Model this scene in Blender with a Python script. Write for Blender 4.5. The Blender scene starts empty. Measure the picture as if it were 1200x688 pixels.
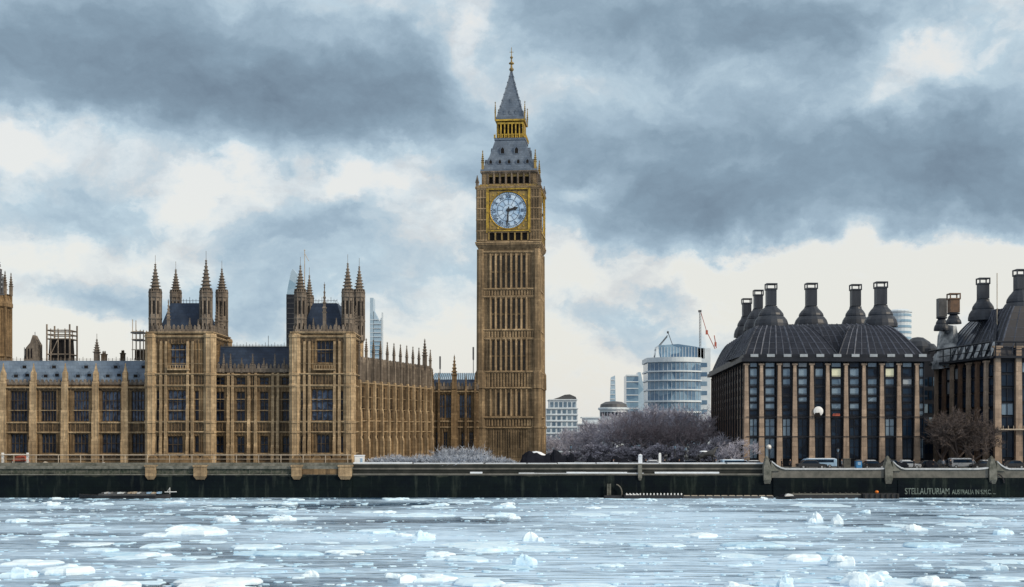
import bpy, math, random
from mathutils import Matrix, Vector

# ------------------------------------------------------------------ camera, world, sun, exposure
scene = bpy.context.scene
COL = scene.collection
F = 1500.0          # focal length in photo pixels (photo 1200 wide)
CAMZ = 12.0
cam = bpy.data.cameras.new('camera')
cam.lens = 45.0
cam.sensor_width = 36.0
cam.shift_y = 161.0 / 1200.0
cam.clip_start = 0.5
cam.clip_end = 12000
cam_o = bpy.data.objects.new('camera', cam)
COL.objects.link(cam_o)
cam_o.location = (0, 0, CAMZ)
cam_o.rotation_euler = (math.radians(90), 0, 0)
scene.camera = cam_o

SUN_AZ = math.radians(122)     # from +Y (view direction) clockwise: behind and right of the viewer
SUN_EL = math.radians(30)
sun = bpy.data.lights.new('sun', 'SUN')
sun.energy = 3.0
sun.angle = math.radians(10)
sun.color = (1.0, 0.86, 0.66)
sun_o = bpy.data.objects.new('sun', sun)
COL.objects.link(sun_o)
sd = Vector((math.sin(SUN_AZ) * math.cos(SUN_EL), math.cos(SUN_AZ) * math.cos(SUN_EL), math.sin(SUN_EL)))
sun_o.rotation_euler = sd.to_track_quat('Z', 'Y').to_euler()
sun_o.location = (60, -60, 140)

scene.view_settings.view_transform = 'Standard'
scene.view_settings.look = 'None'
scene.view_settings.exposure = 0.0
scene.view_settings.gamma = 1.0
scene.view_settings.use_curve_mapping = False
scene.cycles.max_bounces = 5

world = bpy.data.worlds.new('World')
scene.world = world
world.use_nodes = True
WT = world.node_tree
WT.nodes.clear()


class NT:
    """small helper to wire shader nodes"""
    def __init__(s, tree):
        s.t = tree

    def n(s, kind, **kw):
        nd = s.t.nodes.new(kind)
        for k, v in kw.items():
            setattr(nd, k, v)
        return nd

    def put(s, sock, v):
        if isinstance(v, bpy.types.NodeSocket):
            s.t.links.new(v, sock)
        elif v is not None:
            sock.default_value = v

    def math(s, op, a, b=None, c=None, clamp=False):
        nd = s.n('ShaderNodeMath', operation=op)
        nd.use_clamp = clamp
        for i, v in enumerate((a, b, c)):
            if v is not None:
                s.put(nd.inputs[i], v)
        return nd.outputs[0]

    def vm(s, op, a, b=None, out='Vector', scale=None):
        nd = s.n('ShaderNodeVectorMath', operation=op)
        s.put(nd.inputs[0], a)
        if b is not None:
            s.put(nd.inputs[1], b)
        if scale is not None:
            s.put(nd.inputs['Scale'], scale)
        return nd.outputs[out]

    def noise(s, vec, scale, detail=4, rough=0.55, dist=0.0, col=False, lac=2.0):
        nd = s.n('ShaderNodeTexNoise')
        s.put(nd.inputs['Vector'], vec)
        s.put(nd.inputs['Scale'], scale)
        nd.inputs['Detail'].default_value = detail
        nd.inputs['Roughness'].default_value = rough
        nd.inputs['Distortion'].default_value = dist
        nd.inputs['Lacunarity'].default_value = lac
        return nd.outputs['Color' if col else 'Fac']

    def ramp(s, fac, stops, interp='LINEAR'):
        nd = s.n('ShaderNodeValToRGB')
        cr = nd.color_ramp
        cr.interpolation = interp
        while len(cr.elements) < len(stops):
            cr.elements.new(0.5)
        for e, (p, c) in zip(cr.elements, stops):
            e.position = p
            e.color = (c[0], c[1], c[2], 1) if not isinstance(c, (int, float)) else (c, c, c, 1)
        s.put(nd.inputs[0], fac)
        return nd.outputs[0]

    def mix(s, fac, a, b, blend='MIX'):
        nd = s.n('ShaderNodeMix', data_type='RGBA', blend_type=blend)
        s.put(nd.inputs[0], fac)
        s.put(nd.inputs[6], a if isinstance(a, bpy.types.NodeSocket) else (*a, 1))
        s.put(nd.inputs[7], b if isinstance(b, bpy.types.NodeSocket) else (*b, 1))
        return nd.outputs[2]

    def mapping(s, vec, scale=(1, 1, 1), loc=(0, 0, 0)):
        nd = s.n('ShaderNodeMapping')
        s.put(nd.inputs[0], vec)
        nd.inputs['Location'].default_value = loc
        nd.inputs['Scale'].default_value = scale
        return nd.outputs[0]


def build_world():
    w = NT(WT)
    STR = 0.1
    tc = w.n('ShaderNodeTexCoord')
    d = tc.outputs['Generated']
    sep = w.n('ShaderNodeSeparateXYZ')
    w.put(sep.inputs[0], d)
    az = w.math('ARCTAN2', sep.outputs[0], sep.outputs[1])
    el = w.math('ARCSINE', sep.outputs[2])
    comb = w.n('ShaderNodeCombineXYZ')
    w.put(comb.inputs[0], az)
    w.put(comb.inputs[1], w.math('MULTIPLY', el, 1.25))
    base = comb.outputs[0]
    warp = w.vm('SCALE', w.vm('SUBTRACT', w.noise(base, 5.0, 3, 0.5, col=True), (0.5, 0.5, 0.5)), scale=0.13)
    warp2 = w.vm('SCALE', w.vm('SUBTRACT', w.noise(base, 19.0, 7, 0.62, col=True), (0.5, 0.5, 0.5)), scale=0.075)
    p = w.vm('ADD', w.vm('ADD', base, warp), warp2)

    def pix(x, y):
        u = (x - 600) / F
        v = (505 - y) / F
        return math.atan(u), math.atan(v / math.sqrt(1 + u * u)) * 1.25
    blobs = [  # px, py, rx, ry, weight   (+ dark cloud, - bright gap)
        (160, 75, 300, 98, .50), (270, 138, 230, 52, .32), (440, 105, 130, 60, .36), (30, 30, 200, 80, .12),
        (800, 18, 240, 72, .50), (960, 40, 140, 50, .2), (620, 10, 90, 40, .15),
        (930, 205, 240, 85, .44), (1120, 135, 130, 85, .40), (780, 250, 150, 55, .34), (1170, 235, 170, 62, .36), (700, 165, 90, 60, .22), (860, 150, 120, 50, .15),
        (90, 250, 120, 34, .26), (370, 275, 110, 36, .26), (450, 330, 150, 60, .20), (230, 345, 150, 34, .16), (120, 350, 80, 24, .14),
        (545, 215, 60, 80, .24), (745, 372, 110, 44, .30), (900, 400, 120, 22, .16), (1130, 372, 120, 18, .10), (300, 190, 90, 30, .16),  
        (15, 170, 65, 28, -.36), (240, 232, 60, 22, -.24), (400, 218, 60, 22, -.32), (475, 190, 70, 32, -.24), (515, 262, 40, 26, -.20),
        (700, 232, 50, 22, -.34), (560, 60, 46, 80, -.34), (650, 112, 75, 32, -.24), (1085, 58, 70, 36, -.44), (1020, 112, 40, 22, -.24),
        (950, 318, 300, 24, -.36), (1140, 330, 160, 36, -.2), (690, 305, 60, 18, -.16), (70, 395, 190, 44, -.24), (960, 365, 260, 36, -.20), (110, 305, 130, 26, -.22), (600, 400, 200, 50, -.12),
    ]
    acc = None
    for (x, y, rx, ry, wt) in blobs:
        a, e = pix(x, y)
        q = w.vm('MULTIPLY', w.vm('SUBTRACT', p, (a, e, 0)), (F / rx, F / ry / 1.25, 0))
        g = w.math('POWER', 2.718, w.math('MULTIPLY', w.vm('DOT_PRODUCT', q, q, out='Value'), -1.0))
        acc = w.math('MULTIPLY_ADD', g, wt * (1.12 if wt > 0 else 1.0), acc if acc is not None else 0.0)
    # cumulus heads: rounded billows at two sizes, plus fine wisps
    def billow(vec, sc, det):
        nz = w.noise(vec, sc, det, 0.55)
        return w.math('ABSOLUTE', w.math('MULTIPLY_ADD', nz, 2.0, -1.0))
    f1 = w.noise(w.mapping(p, (1.0, 1.35, 1.0)), 4.2, 8, 0.55)
    f2 = w.noise(w.mapping(base, (1.0, 1.4, 1.0), (3.1, 1.7, 0)), 14.0, 8, 0.6, 0.5)
    b1 = billow(w.mapping(p, (1.0, 1.3, 1.0), (5.3, 2.2, 0)), 8.0, 5)
    b2 = billow(w.mapping(p, (1.0, 1.2, 1.0), (1.3, 7.2, 0)), 22.0, 5)
    t = w.math('ADD', acc, w.math('MULTIPLY_ADD', f1, 1.0, -0.29))
    t = w.math('ADD', t, w.math('MULTIPLY_ADD', f2, 0.44, -0.22))
    t = w.math('ADD', t, w.math('MULTIPLY_ADD', b1, -0.30, 0.07))
    t = w.math('ADD', t, w.math('MULTIPLY_ADD', b2, -0.20, 0.045))
    t = w.math('MULTIPLY_ADD', t, 1.0, -0.20, clamp=True)
    cloud = w.ramp(t, [(0.0, (0.93, 0.93, 0.91)), (0.10, (0.75, 0.83, 0.88)), (0.22, (0.53, 0.665, 0.76)),
                       (0.44, (0.352, 0.470, 0.575)), (0.66, (0.248, 0.346, 0.440)), (1.0, (0.165, 0.228, 0.302))])
    # the low sky in the gaps is cream: light that came through a long path of air
    lowm = w.ramp(el, [(0.0, 1.0), (0.12, 0.95), (0.20, 0.45), (0.34, 0.25)])
    brightm = w.ramp(t, [(0.0, 1.0), (0.24, 0.0)])
    azm = w.ramp(w.math('MULTIPLY_ADD', az, 1.0, 0.5), [(0.0, 0.75), (0.4, 0.55), (0.62, 1.0), (1.0, 1.0)])
    cm = w.math('MULTIPLY', w.math('MULTIPLY', lowm, brightm), azm)
    cloud = w.mix(cm, cloud, (0.91, 0.90, 0.85))
    # lilac-warm edges on the lit side of the clouds
    em = w.math('MULTIPLY', w.ramp(t, [(0.05, 0.0), (0.18, 1.0), (0.34, 0.0)]), w.ramp(f2, [(0.42, 0.0), (0.62, 0.42)]))
    cloud = w.mix(em, cloud, (0.72, 0.66, 0.63))
    sky = w.n('ShaderNodeTexSky')
    sky.sky_type = 'NISHITA'
    sky.sun_disc = False
    sky.sun_elevation = SUN_EL
    sky.sun_rotation = SUN_AZ
    sky.air_density = 1.3
    sky.dust_density = 2.0
    cl = w.vm('SCALE', cloud, scale=1.0 / STR)
    cover = w.ramp(t, [(0.0, 0.80), (0.24, 0.93), (0.4, 1.0)])
    colr = w.mix(cover, sky.outputs[0], cl)
    bg = w.n('ShaderNodeBackground')
    w.put(bg.inputs[0], colr)
    bg.inputs[1].default_value = STR
    out = w.n('ShaderNodeOutputWorld')
    w.put(out.inputs[0], bg.outputs[0])


build_world()

# ------------------------------------------------------------------ helpers
RND = random.Random(7)


def PX(px, d):
    return (px - 600.0) / F * d


def PZ(py, d):
    return CAMZ + (505.0 - py) / F * d


def tag(o, label=None, cat=None, group=None, kind=None):
    if label:
        o['label'] = label
    if cat:
        o['category'] = cat
    if group:
        o['group'] = group
    if kind:
        o['kind'] = kind
    return o


def thing(name, label, cat, loc, group=None, rz=0.0):
    o = bpy.data.objects.new(name, None)
    o.empty_display_size = 0.5
    o.location = loc
    o.rotation_euler = (0, 0, rz)
    COL.objects.link(o)
    return tag(o, label, cat, group)


def world_loc(o):
    v = Vector((0, 0, 0))
    while o is not None:
        v += Vector(o.location)
        o = o.parent
    return v


def copy_tree(o, parent=None):
    c = o.copy()
    COL.objects.link(c)
    c.parent = parent
    for ch in list(o.children):
        copy_tree(ch, c)
    return c


class MB:
    def __init__(s, M=None):
        s.v = []
        s.f = []
        s.mi = []
        s.M = M
        s.m = 0

    def pt(s, p):
        p = Vector(p)
        if s.M is not None:
            p = s.M @ p
        s.v.append((p.x, p.y, p.z))
        return len(s.v) - 1

    def face(s, ids):
        s.f.append(tuple(ids))
        s.mi.append(s.m)

    def poly(s, pts):
        s.face([s.pt(p) for p in pts])

    def box(s, x0, x1, y0, y1, z0, z1):
        i = [s.pt(p) for p in ((x0, y0, z0), (x1, y0, z0), (x1, y1, z0), (x0, y1, z0), (x0, y0, z1), (x1, y0, z1), (x1, y1, z1), (x0, y1, z1))]
        for q in ((0, 3, 2, 1), (4, 5, 6, 7), (0, 1, 5, 4), (1, 2, 6, 5), (2, 3, 7, 6), (3, 0, 4, 7)):
            s.face([i[k] for k in q])

    def frustum(s, b, t, z0, z1):
        """b,t = (x0,x1,y0,y1)"""
        i = [s.pt(p) for p in ((b[0], b[2], z0), (b[1], b[2], z0), (b[1], b[3], z0), (b[0], b[3], z0), (t[0], t[2], z1), (t[1], t[2], z1), (t[1], t[3], z1), (t[0], t[3], z1))]
        for q in ((0, 3, 2, 1), (4, 5, 6, 7), (0, 1, 5, 4), (1, 2, 6, 5), (2, 3, 7, 6), (3, 0, 4, 7)):
            s.face([i[k] for k in q])

    def prism_xz(s, pts, y0, y1):
        a = [s.pt((p[0], y0, p[1])) for p in pts]
        b = [s.pt((p[0], y1, p[1])) for p in pts]
        n = len(pts)
        s.face(a)
        s.face(b[::-1])
        for k in range(n):
            s.face((a[k], b[k], b[(k + 1) % n], a[(k + 1) % n]))

    def lathe(s, cx, cy, prof, n=8, rot=None, sx=1.0, sy=1.0):
        if rot is None:
            rot = math.pi / n
        rings = []
        for r, z in prof:
            if r < 1e-4:
                rings.append([s.pt((cx, cy, z))])
            else:
                rings.append([s.pt((cx + sx * r * math.cos(rot + 2 * math.pi * k / n), cy + sy * r * math.sin(rot + 2 * math.pi * k / n), z)) for k in range(n)])
        for a, b in zip(rings, rings[1:]):
            for k in range(n):
                k2 = (k + 1) % n
                if len(a) == 1 and len(b) == 1:
                    continue
                if len(a) == 1:
                    s.face((a[0], b[k2], b[k]))
                elif len(b) == 1:
                    s.face((a[k], a[k2], b[0]))
                else:
                    s.face((a[k], a[k2], b[k2], b[k]))
        if len(rings[0]) > 1:
            s.face(rings[0][::-1])
        if len(rings[-1]) > 1:
            s.face(rings[-1])

    def tube(s, p0, p1, r0, r1=None, n=5, cap=True):
        r1 = r0 if r1 is None else r1
        p0 = Vector(p0)
        p1 = Vector(p1)
        d = (p1 - p0)
        if d.length < 1e-6:
            return
        d.normalize()
        up = Vector((0, 0, 1)) if abs(d.z) < 0.9 else Vector((1, 0, 0))
        a = d.cross(up).normalized()
        b = d.cross(a)
        A = []
        B = []
        for k in range(n):
            t = 2 * math.pi * k / n
            o = a * math.cos(t) + b * math.sin(t)
            A.append(s.pt(p0 + o * r0))
            B.append(s.pt(p1 + o * r1))
        for k in range(n):
            k2 = (k + 1) % n
            s.face((A[k], B[k], B[k2], A[k2]))
        if cap:
            s.face(A)
            s.face(B[::-1])

    def build(s, name, mats, parent=None, smooth=False):
        if not isinstance(mats, (list, tuple)):
            mats = [mats]
        off = world_loc(parent) if parent is not None else Vector((0, 0, 0))
        loc = Vector((0, 0, 0))
        if parent is None and s.v:
            n = len(s.v)
            loc = Vector((sum(p[0] for p in s.v) / n, sum(p[1] for p in s.v) / n, min(p[2] for p in s.v)))
            off = loc
        me = bpy.data.meshes.new(name)
        me.from_pydata([(p[0] - off.x, p[1] - off.y, p[2] - off.z) for p in s.v], [], s.f)
        for m in mats:
            me.materials.append(m)
        if len(mats) > 1:
            me.polygons.foreach_set('material_index', s.mi)
        if smooth:
            me.polygons.foreach_set('use_smooth', [True] * len(s.f))
        me.update()
        o = bpy.data.objects.new(name, me)
        o.location = loc
        COL.objects.link(o)
        if parent is not None:
            o.parent = parent
        return o


def frame(p0, p1, z=0.0):
    """local x runs p0->p1, local y goes into the building, z up"""
    u = Vector((p1[0] - p0[0], p1[1] - p0[1], 0))
    L = u.length
    u.normalize()
    return Matrix(((u.x, -u.y, 0, p0[0]), (u.y, u.x, 0, p0[1]), (0, 0, 1, z), (0, 0, 0, 1))), L


# ------------------------------------------------------------------ materials
def new_mat(name):
    m = bpy.data.materials.new(name)
    m.use_nodes = True
    t = NT(m.node_tree)
    bsdf = m.node_tree.nodes['Principled BSDF']
    pos = t.n('ShaderNodeNewGeometry').outputs['Position']
    return m, t, bsdf, pos


def bump(t, bsdf, h, strength=0.4, dist=0.05):
    b = t.n('ShaderNodeBump')
    b.inputs['Strength'].default_value = strength
    b.inputs['Distance'].default_value = dist
    t.put(b.inputs['Height'], h)
    t.put(bsdf.inputs['Normal'], b.outputs[0])


def stone_mat(name, light, mid, soot, soot_amt=0.5, course=0.55, rough=0.88):
    m, t, b, pos = new_mat(name)
    big = t.noise(pos, 0.16, 5, 0.6)
    fine = t.noise(pos, 2.2, 5, 0.65)
    streak = t.noise(t.mapping(pos, (1.1, 1.1, 0.07)), 1.4, 5, 0.65)
    br = t.n('ShaderNodeTexBrick')
    t.put(br.inputs['Vector'], t.mapping(pos, (1, 1, 1)))
    # courses run along x+y so both wall directions get joints
    sep = t.n('ShaderNodeSeparateXYZ')
    t.put(sep.inputs[0], pos)
    cb = t.n('ShaderNodeCombineXYZ')
    t.put(cb.inputs[0], t.math('ADD', sep.outputs[0], sep.outputs[1]))
    t.put(cb.inputs[1], sep.outputs[2])
    t.put(br.inputs['Vector'], cb.outputs[0])
    br.inputs['Scale'].default_value = 1.0
    br.inputs['Brick Width'].default_value = course * 2.1
    br.inputs['Row Height'].default_value = course
    br.inputs['Mortar Size'].default_value = 0.022
    br.inputs['Color1'].default_value = (0.42, 0.42, 0.43, 1)
    br.inputs['Color2'].default_value = (1.0, 1.0, 1.0, 1)
    br.inputs['Mortar'].default_value = (0.35, 0.35, 0.35, 1)
    c = t.mix(t.ramp(big, [(0.32, 0), (0.66, 1)]), light, mid)
    c = t.mix(t.math('MULTIPLY', t.ramp(streak, [(0.42, 0), (0.70, 1)]), soot_amt), c, soot)
    c = t.mix(t.math('MULTIPLY', t.ramp(fine, [(0.5, 0), (0.8, 1)]), 0.55), c, soot)
    c = t.mix(0.55, c, br.outputs['Color'], 'MULTIPLY')
    patch = t.noise(t.mapping(pos, (1, 1, 0.6), (11, 3, 5)), 0.38, 6, 0.7)
    c = t.mix(t.math('MULTIPLY', t.ramp(patch, [(0.50, 0), (0.62, 1)]), 0.55), c, t.mix(0.5, mid, soot))
    t.put(b.inputs['Base Color'], c)
    b.inputs['Roughness'].default_value = rough
    b.inputs['Specular IOR Level'].default_value = 0.2
    bump(t, b, t.math('ADD', t.math('MULTIPLY', fine, 0.6), t.math('MULTIPLY', br.outputs['Fac'], -0.5)), 0.5, 0.08)
    return m


def plain_mat(name, col, col2=None, scale=0.6, rough=0.6, metal=0.0, spec=0.4, bumpy=0.0, streak=False, detail=5):
    m, t, b, pos = new_mat(name)
    vec = t.mapping(pos, (1, 1, 0.12)) if streak else pos
    nz = t.noise(vec, scale, detail, 0.62)
    c2 = col2 if col2 else tuple(x * 0.55 for x in col)
    t.put(b.inputs['Base Color'], t.mix(t.ramp(nz, [(0.32, 0), (0.68, 1)]), col, c2))
    t.put(b.inputs['Roughness'], t.math('MULTIPLY_ADD', nz, 0.25, rough - 0.12, clamp=True))
    b.inputs['Metallic'].default_value = metal
    b.inputs['Specular IOR Level'].default_value = spec
    if bumpy:
        bump(t, b, t.noise(pos, scale * 5, 4), bumpy, 0.05)
    return m


def glass_mat(name, col, col2, rough=0.12, spec=0.5, cell=0.8):
    m, t, b, pos = new_mat(name)
    vor = t.n('ShaderNodeTexVoronoi')
    t.put(vor.inputs['Vector'], pos)
    vor.inputs['Scale'].default_value = cell
    nz = t.noise(pos, 0.5, 3)
    f = t.math('MULTIPLY_ADD', vor.outputs['Color'], 0.6, t.math('MULTIPLY', nz, 0.4))
    t.put(b.inputs['Base Color'], t.mix(t.ramp(f, [(0.3, 0), (0.75, 1)]), col, col2))
    b.inputs['Roughness'].default_value = rough
    b.inputs['Specular IOR Level'].default_value = spec
    bump(t, b, t.noise(pos, 0.9, 2), 0.08, 0.05)
    return m


def tiled_roof(name, col, col2, row=0.5, width=0.8, rough=0.55, spec=0.4):
    m, t, b, pos = new_mat(name)
    sep = t.n('ShaderNodeSeparateXYZ')
    t.put(sep.inputs[0], pos)
    cb = t.n('ShaderNodeCombineXYZ')
    t.put(cb.inputs[0], t.math('ADD', sep.outputs[0], t.math('MULTIPLY', sep.outputs[1], 0.6)))
    t.put(cb.inputs[1], sep.outputs[2])
    br = t.n('ShaderNodeTexBrick')
    t.put(br.inputs['Vector'], cb.outputs[0])
    br.inputs['Scale'].default_value = 1.0
    br.inputs['Brick Width'].default_value = width
    br.inputs['Row Height'].default_value = row
    br.inputs['Mortar Size'].default_value = 0.03
    br.inputs['Color1'].default_value = (0.6, 0.6, 0.6, 1)
    br.inputs['Color2'].default_value = (1, 1, 1, 1)
    br.inputs['Mortar'].default_value = (0.35, 0.35, 0.35, 1)
    nz = t.noise(pos, 0.45, 5, 0.65)
    c = t.mix(t.ramp(nz, [(0.3, 0), (0.7, 1)]), col, col2)
    c = t.mix(0.55, c, br.outputs['Color'], 'MULTIPLY')
    t.put(b.inputs['Base Color'], c)
    t.put(b.inputs['Roughness'], t.math('MULTIPLY_ADD', nz, 0.3, rough - 0.15, clamp=True))
    b.inputs['Specular IOR Level'].default_value = spec
    bump(t, b, br.outputs['Fac'], -0.5, 0.05)
    return m


M = {}
M['stone'] = stone_mat('honey limestone', (0.33, 0.228, 0.125), (0.175, 0.116, 0.064), (0.040, 0.031, 0.023), 0.9)
M['stone_pale'] = stone_mat('pale limestone trim', (0.62, 0.47, 0.295), (0.37, 0.265, 0.158), (0.090, 0.069, 0.049), 0.75)
M['stone_dark'] = stone_mat('dark limestone', (0.16, 0.115, 0.072), (0.080, 0.059, 0.041), (0.030, 0.025, 0.020), 0.75)  # darker limestone for the carved bands between courses and the window bars
M['stone_grey'] = stone_mat('grey weathered limestone', (0.33, 0.275, 0.222), (0.165, 0.137, 0.113), (0.050, 0.044, 0.041), 0.85)
M['stone_tower'] = stone_mat('clock tower limestone', (0.41, 0.302, 0.185), (0.20, 0.146, 0.090), (0.052, 0.041, 0.030), 0.9)
M['slate_blue'] = tiled_roof('blue grey cast roof', (0.085, 0.125, 0.185), (0.165, 0.22, 0.295), 0.7, 1.1)
M['slate_dark'] = tiled_roof('dark navy roof', (0.012, 0.024, 0.052), (0.034, 0.054, 0.095), 0.6, 0.9, 0.6, 0.25)
M['iron_roof'] = tiled_roof('clock tower iron roof', (0.075, 0.105, 0.155), (0.15, 0.19, 0.25), 0.55, 0.7, 0.5, 0.3)
M['bronze_roof'] = tiled_roof('dark bronze roof', (0.006, 0.010, 0.021), (0.018, 0.023, 0.038), 0.55, 0.8, 0.5, 0.25)
M['seam'] = plain_mat('worn bronze seam', (0.10, 0.115, 0.155), (0.035, 0.04, 0.058), 1.2, 0.45, 0.0, 0.3)
M['bronze'] = plain_mat('dark bronze metal', (0.008, 0.011, 0.018), (0.018, 0.021, 0.030), 0.5, 0.5, 0.0, 0.2)
M['chimney'] = plain_mat('dark chimney metal', (0.014, 0.018, 0.028), (0.034, 0.042, 0.058), 0.7, 0.45, 0.0, 0.3, streak=True)
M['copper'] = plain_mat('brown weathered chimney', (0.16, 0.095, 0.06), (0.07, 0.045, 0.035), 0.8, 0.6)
M['patina'] = plain_mat('pale patinated sheet', (0.50, 0.54, 0.58), (0.06, 0.075, 0.10), 0.75, 0.4, 0.0, 0.5, 0.4, detail=8)
M['sheet'] = plain_mat('silvery blue roof sheet', (0.10, 0.135, 0.19), (0.025, 0.03, 0.045), 0.5, 0.32, 0.0, 0.6, 0.3, streak=True)
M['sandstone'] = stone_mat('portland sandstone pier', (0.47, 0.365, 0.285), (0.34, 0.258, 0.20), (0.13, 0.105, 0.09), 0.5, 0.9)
M['glass_dark'] = glass_mat('dark leaded glass', (0.006, 0.010, 0.020), (0.028, 0.042, 0.075), 0.25, 0.2, 1.3)
M['glass_blue'] = glass_mat('blue leaded glass', (0.008, 0.016, 0.038), (0.065, 0.10, 0.17), 0.2, 0.25, 1.6)
M['glass_navy'] = glass_mat('navy office glass', (0.004, 0.009, 0.020), (0.014, 0.032, 0.062), 0.15, 0.16, 0.35)
M['glass_teal'] = glass_mat('blue grey office glass', (0.075, 0.13, 0.20), (0.20, 0.28, 0.36), 0.15, 0.4, 0.35)
M['blind'] = plain_mat('pale window blind', (0.34, 0.38, 0.42), (0.22, 0.25, 0.29), 0.5, 0.5)
M['slit'] = plain_mat('grimy slit window', (0.080, 0.066, 0.050), (0.036, 0.033, 0.032), 0.9, 0.5, spec=0.2)
M['void'] = plain_mat('black opening', (0.012, 0.011, 0.012), (0.02, 0.018, 0.018), 1.0, 0.9, spec=0.1)
M['gold'] = plain_mat('gilded metal', (0.62, 0.41, 0.055), (0.20, 0.135, 0.03), 1.4, 0.42, 0.35, 0.5)
M['gold_dull'] = plain_mat('dull gilding on stone', (0.36, 0.25, 0.075), (0.13, 0.095, 0.045), 1.0, 0.6, 0.1, 0.4)
M['dial'] = plain_mat('opal clock glass', (0.20, 0.36, 0.58), (0.60, 0.73, 0.88), 0.60, 0.35, 0.0, 0.4, detail=6)
M['ink'] = plain_mat('dark blue clock ironwork', (0.02, 0.035, 0.07), (0.04, 0.06, 0.10), 1.0, 0.5)
M['black'] = plain_mat('black iron', (0.012, 0.013, 0.017), (0.025, 0.026, 0.03), 1.0, 0.5)
M['granite'] = plain_mat('grey granite coping', (0.20, 0.20, 0.18), (0.065, 0.072, 0.062), 0.9, 0.75, 0, 0.3, 0.3)
M['granite_dark'] = plain_mat('dark granite parapet', (0.16, 0.155, 0.14), (0.075, 0.078, 0.072), 0.6, 0.75, 0, 0.3, 0.3)
M['granite_black'] = plain_mat('blackened granite', (0.035, 0.038, 0.037), (0.016, 0.020, 0.020), 0.6, 0.8, 0, 0.15, 0.3)
M['snow'] = plain_mat('settled snow', (0.74, 0.78, 0.84), (0.58, 0.63, 0.71), 0.8, 0.7, 0, 0.3, 0.3)
M['snow_dirty'] = plain_mat('wet dirty snow', (0.56, 0.59, 0.63), (0.33, 0.36, 0.39), 1.1, 0.7, 0, 0.3, 0.3)
M['white'] = plain_mat('white paint', (0.74, 0.75, 0.76), (0.60, 0.62, 0.64), 0.4, 0.5)
M['rail'] = plain_mat('weathered pale scaffold pole', (0.46, 0.40, 0.32), (0.29, 0.245, 0.20), 0.8, 0.6)
M['steel_dark'] = plain_mat('dark painted steel', (0.05, 0.055, 0.065), (0.09, 0.095, 0.105), 0.8, 0.5)
M['twig'] = plain_mat('frosty bare twig bark', (0.50, 0.505, 0.60), (0.28, 0.27, 0.325), 0.7, 0.85, spec=0.2)
M['twig_brown'] = plain_mat('brown bare twig bark', (0.37, 0.335, 0.375), (0.21, 0.182, 0.205), 0.7, 0.85, spec=0.2)
M['twig_dark'] = plain_mat('dark brown twig bark', (0.120, 0.098, 0.092), (0.065, 0.053, 0.052), 0.7, 0.85, spec=0.2)
M['frost'] = plain_mat('frosted twig', (0.56, 0.62, 0.72), (0.13, 0.16, 0.22), 1.1, 0.75, spec=0.3)
M['leaf_dark'] = plain_mat('dark evergreen leaf', (0.025, 0.032, 0.035), (0.012, 0.015, 0.02), 1.2, 0.7)
M['tarp'] = plain_mat('black tarpaulin', (0.005, 0.006, 0.010), (0.011, 0.013, 0.020), 0.8, 0.85, 0, 0.08, 0.3)
M['red'] = plain_mat('faded red canvas', (0.36, 0.085, 0.05), (0.24, 0.05, 0.035), 0.8, 0.7)
M['orange'] = plain_mat('orange buoy plastic', (0.80, 0.24, 0.03), (0.62, 0.16, 0.02), 1.5, 0.5)
M['blue_paint'] = plain_mat('bright blue paint', (0.05, 0.24, 0.52), (0.03, 0.16, 0.38), 0.8, 0.45)
M['pale_blue'] = plain_mat('pale blue paint', (0.30, 0.46, 0.64), (0.22, 0.35, 0.52), 0.8, 0.4)
M['car_black'] = plain_mat('black car paint', (0.010, 0.011, 0.015), (0.018, 0.019, 0.024), 0.4, 0.25, 0, 0.6)
M['car_silver'] = plain_mat('silver car paint', (0.36, 0.39, 0.43), (0.28, 0.30, 0.34), 0.4, 0.28, 0.3, 0.6)
M['rubber'] = plain_mat('tyre rubber', (0.016, 0.016, 0.016), (0.028, 0.028, 0.028), 2.0, 0.85)
M['lamp_glass'] = plain_mat('lamp glass', (0.72, 0.73, 0.72), (0.6, 0.6, 0.6), 2.0, 0.2, 0, 0.6)
M['skin'] = plain_mat('skin', (0.46, 0.28, 0.20), (0.40, 0.24, 0.17), 3.0, 0.6)
M['coat_dark'] = plain_mat('dark coat cloth', (0.016, 0.017, 0.022), (0.028, 0.029, 0.036), 3.0, 0.9, spec=0.1)
M['coat_grey'] = plain_mat('grey coat cloth', (0.20, 0.22, 0.26), (0.14, 0.155, 0.18), 3.0, 0.9, spec=0.1)
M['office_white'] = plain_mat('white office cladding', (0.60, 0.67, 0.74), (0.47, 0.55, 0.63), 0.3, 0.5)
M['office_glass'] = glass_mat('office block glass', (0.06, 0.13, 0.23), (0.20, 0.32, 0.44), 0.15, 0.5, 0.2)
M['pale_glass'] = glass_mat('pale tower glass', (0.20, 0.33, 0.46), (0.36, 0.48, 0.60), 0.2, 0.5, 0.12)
M['letter'] = plain_mat('faded white lettering', (0.20, 0.25, 0.23), (0.03, 0.05, 0.05), 2.6, 0.8)
M['crane_red'] = plain_mat('red crane paint', (0.42, 0.10, 0.07), (0.28, 0.07, 0.05), 0.6, 0.6)
M['asphalt'] = plain_mat('asphalt', (0.05, 0.05, 0.052), (0.075, 0.075, 0.078), 0.7, 0.85, 0, 0.3, 0.2)
M['paving'] = plain_mat('snow dusted paving', (0.30, 0.31, 0.32), (0.16, 0.165, 0.17), 0.5, 0.85, 0, 0.3, 0.2)
M['earth'] = plain_mat('winter ground', (0.14, 0.15, 0.16), (0.07, 0.075, 0.075), 0.06, 0.9, 0, 0.2, 0.2)
M['statue'] = plain_mat('dark bronze statue', (0.014, 0.015, 0.018), (0.035, 0.036, 0.04), 1.0, 0.4, 0.0, 0.5)


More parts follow.
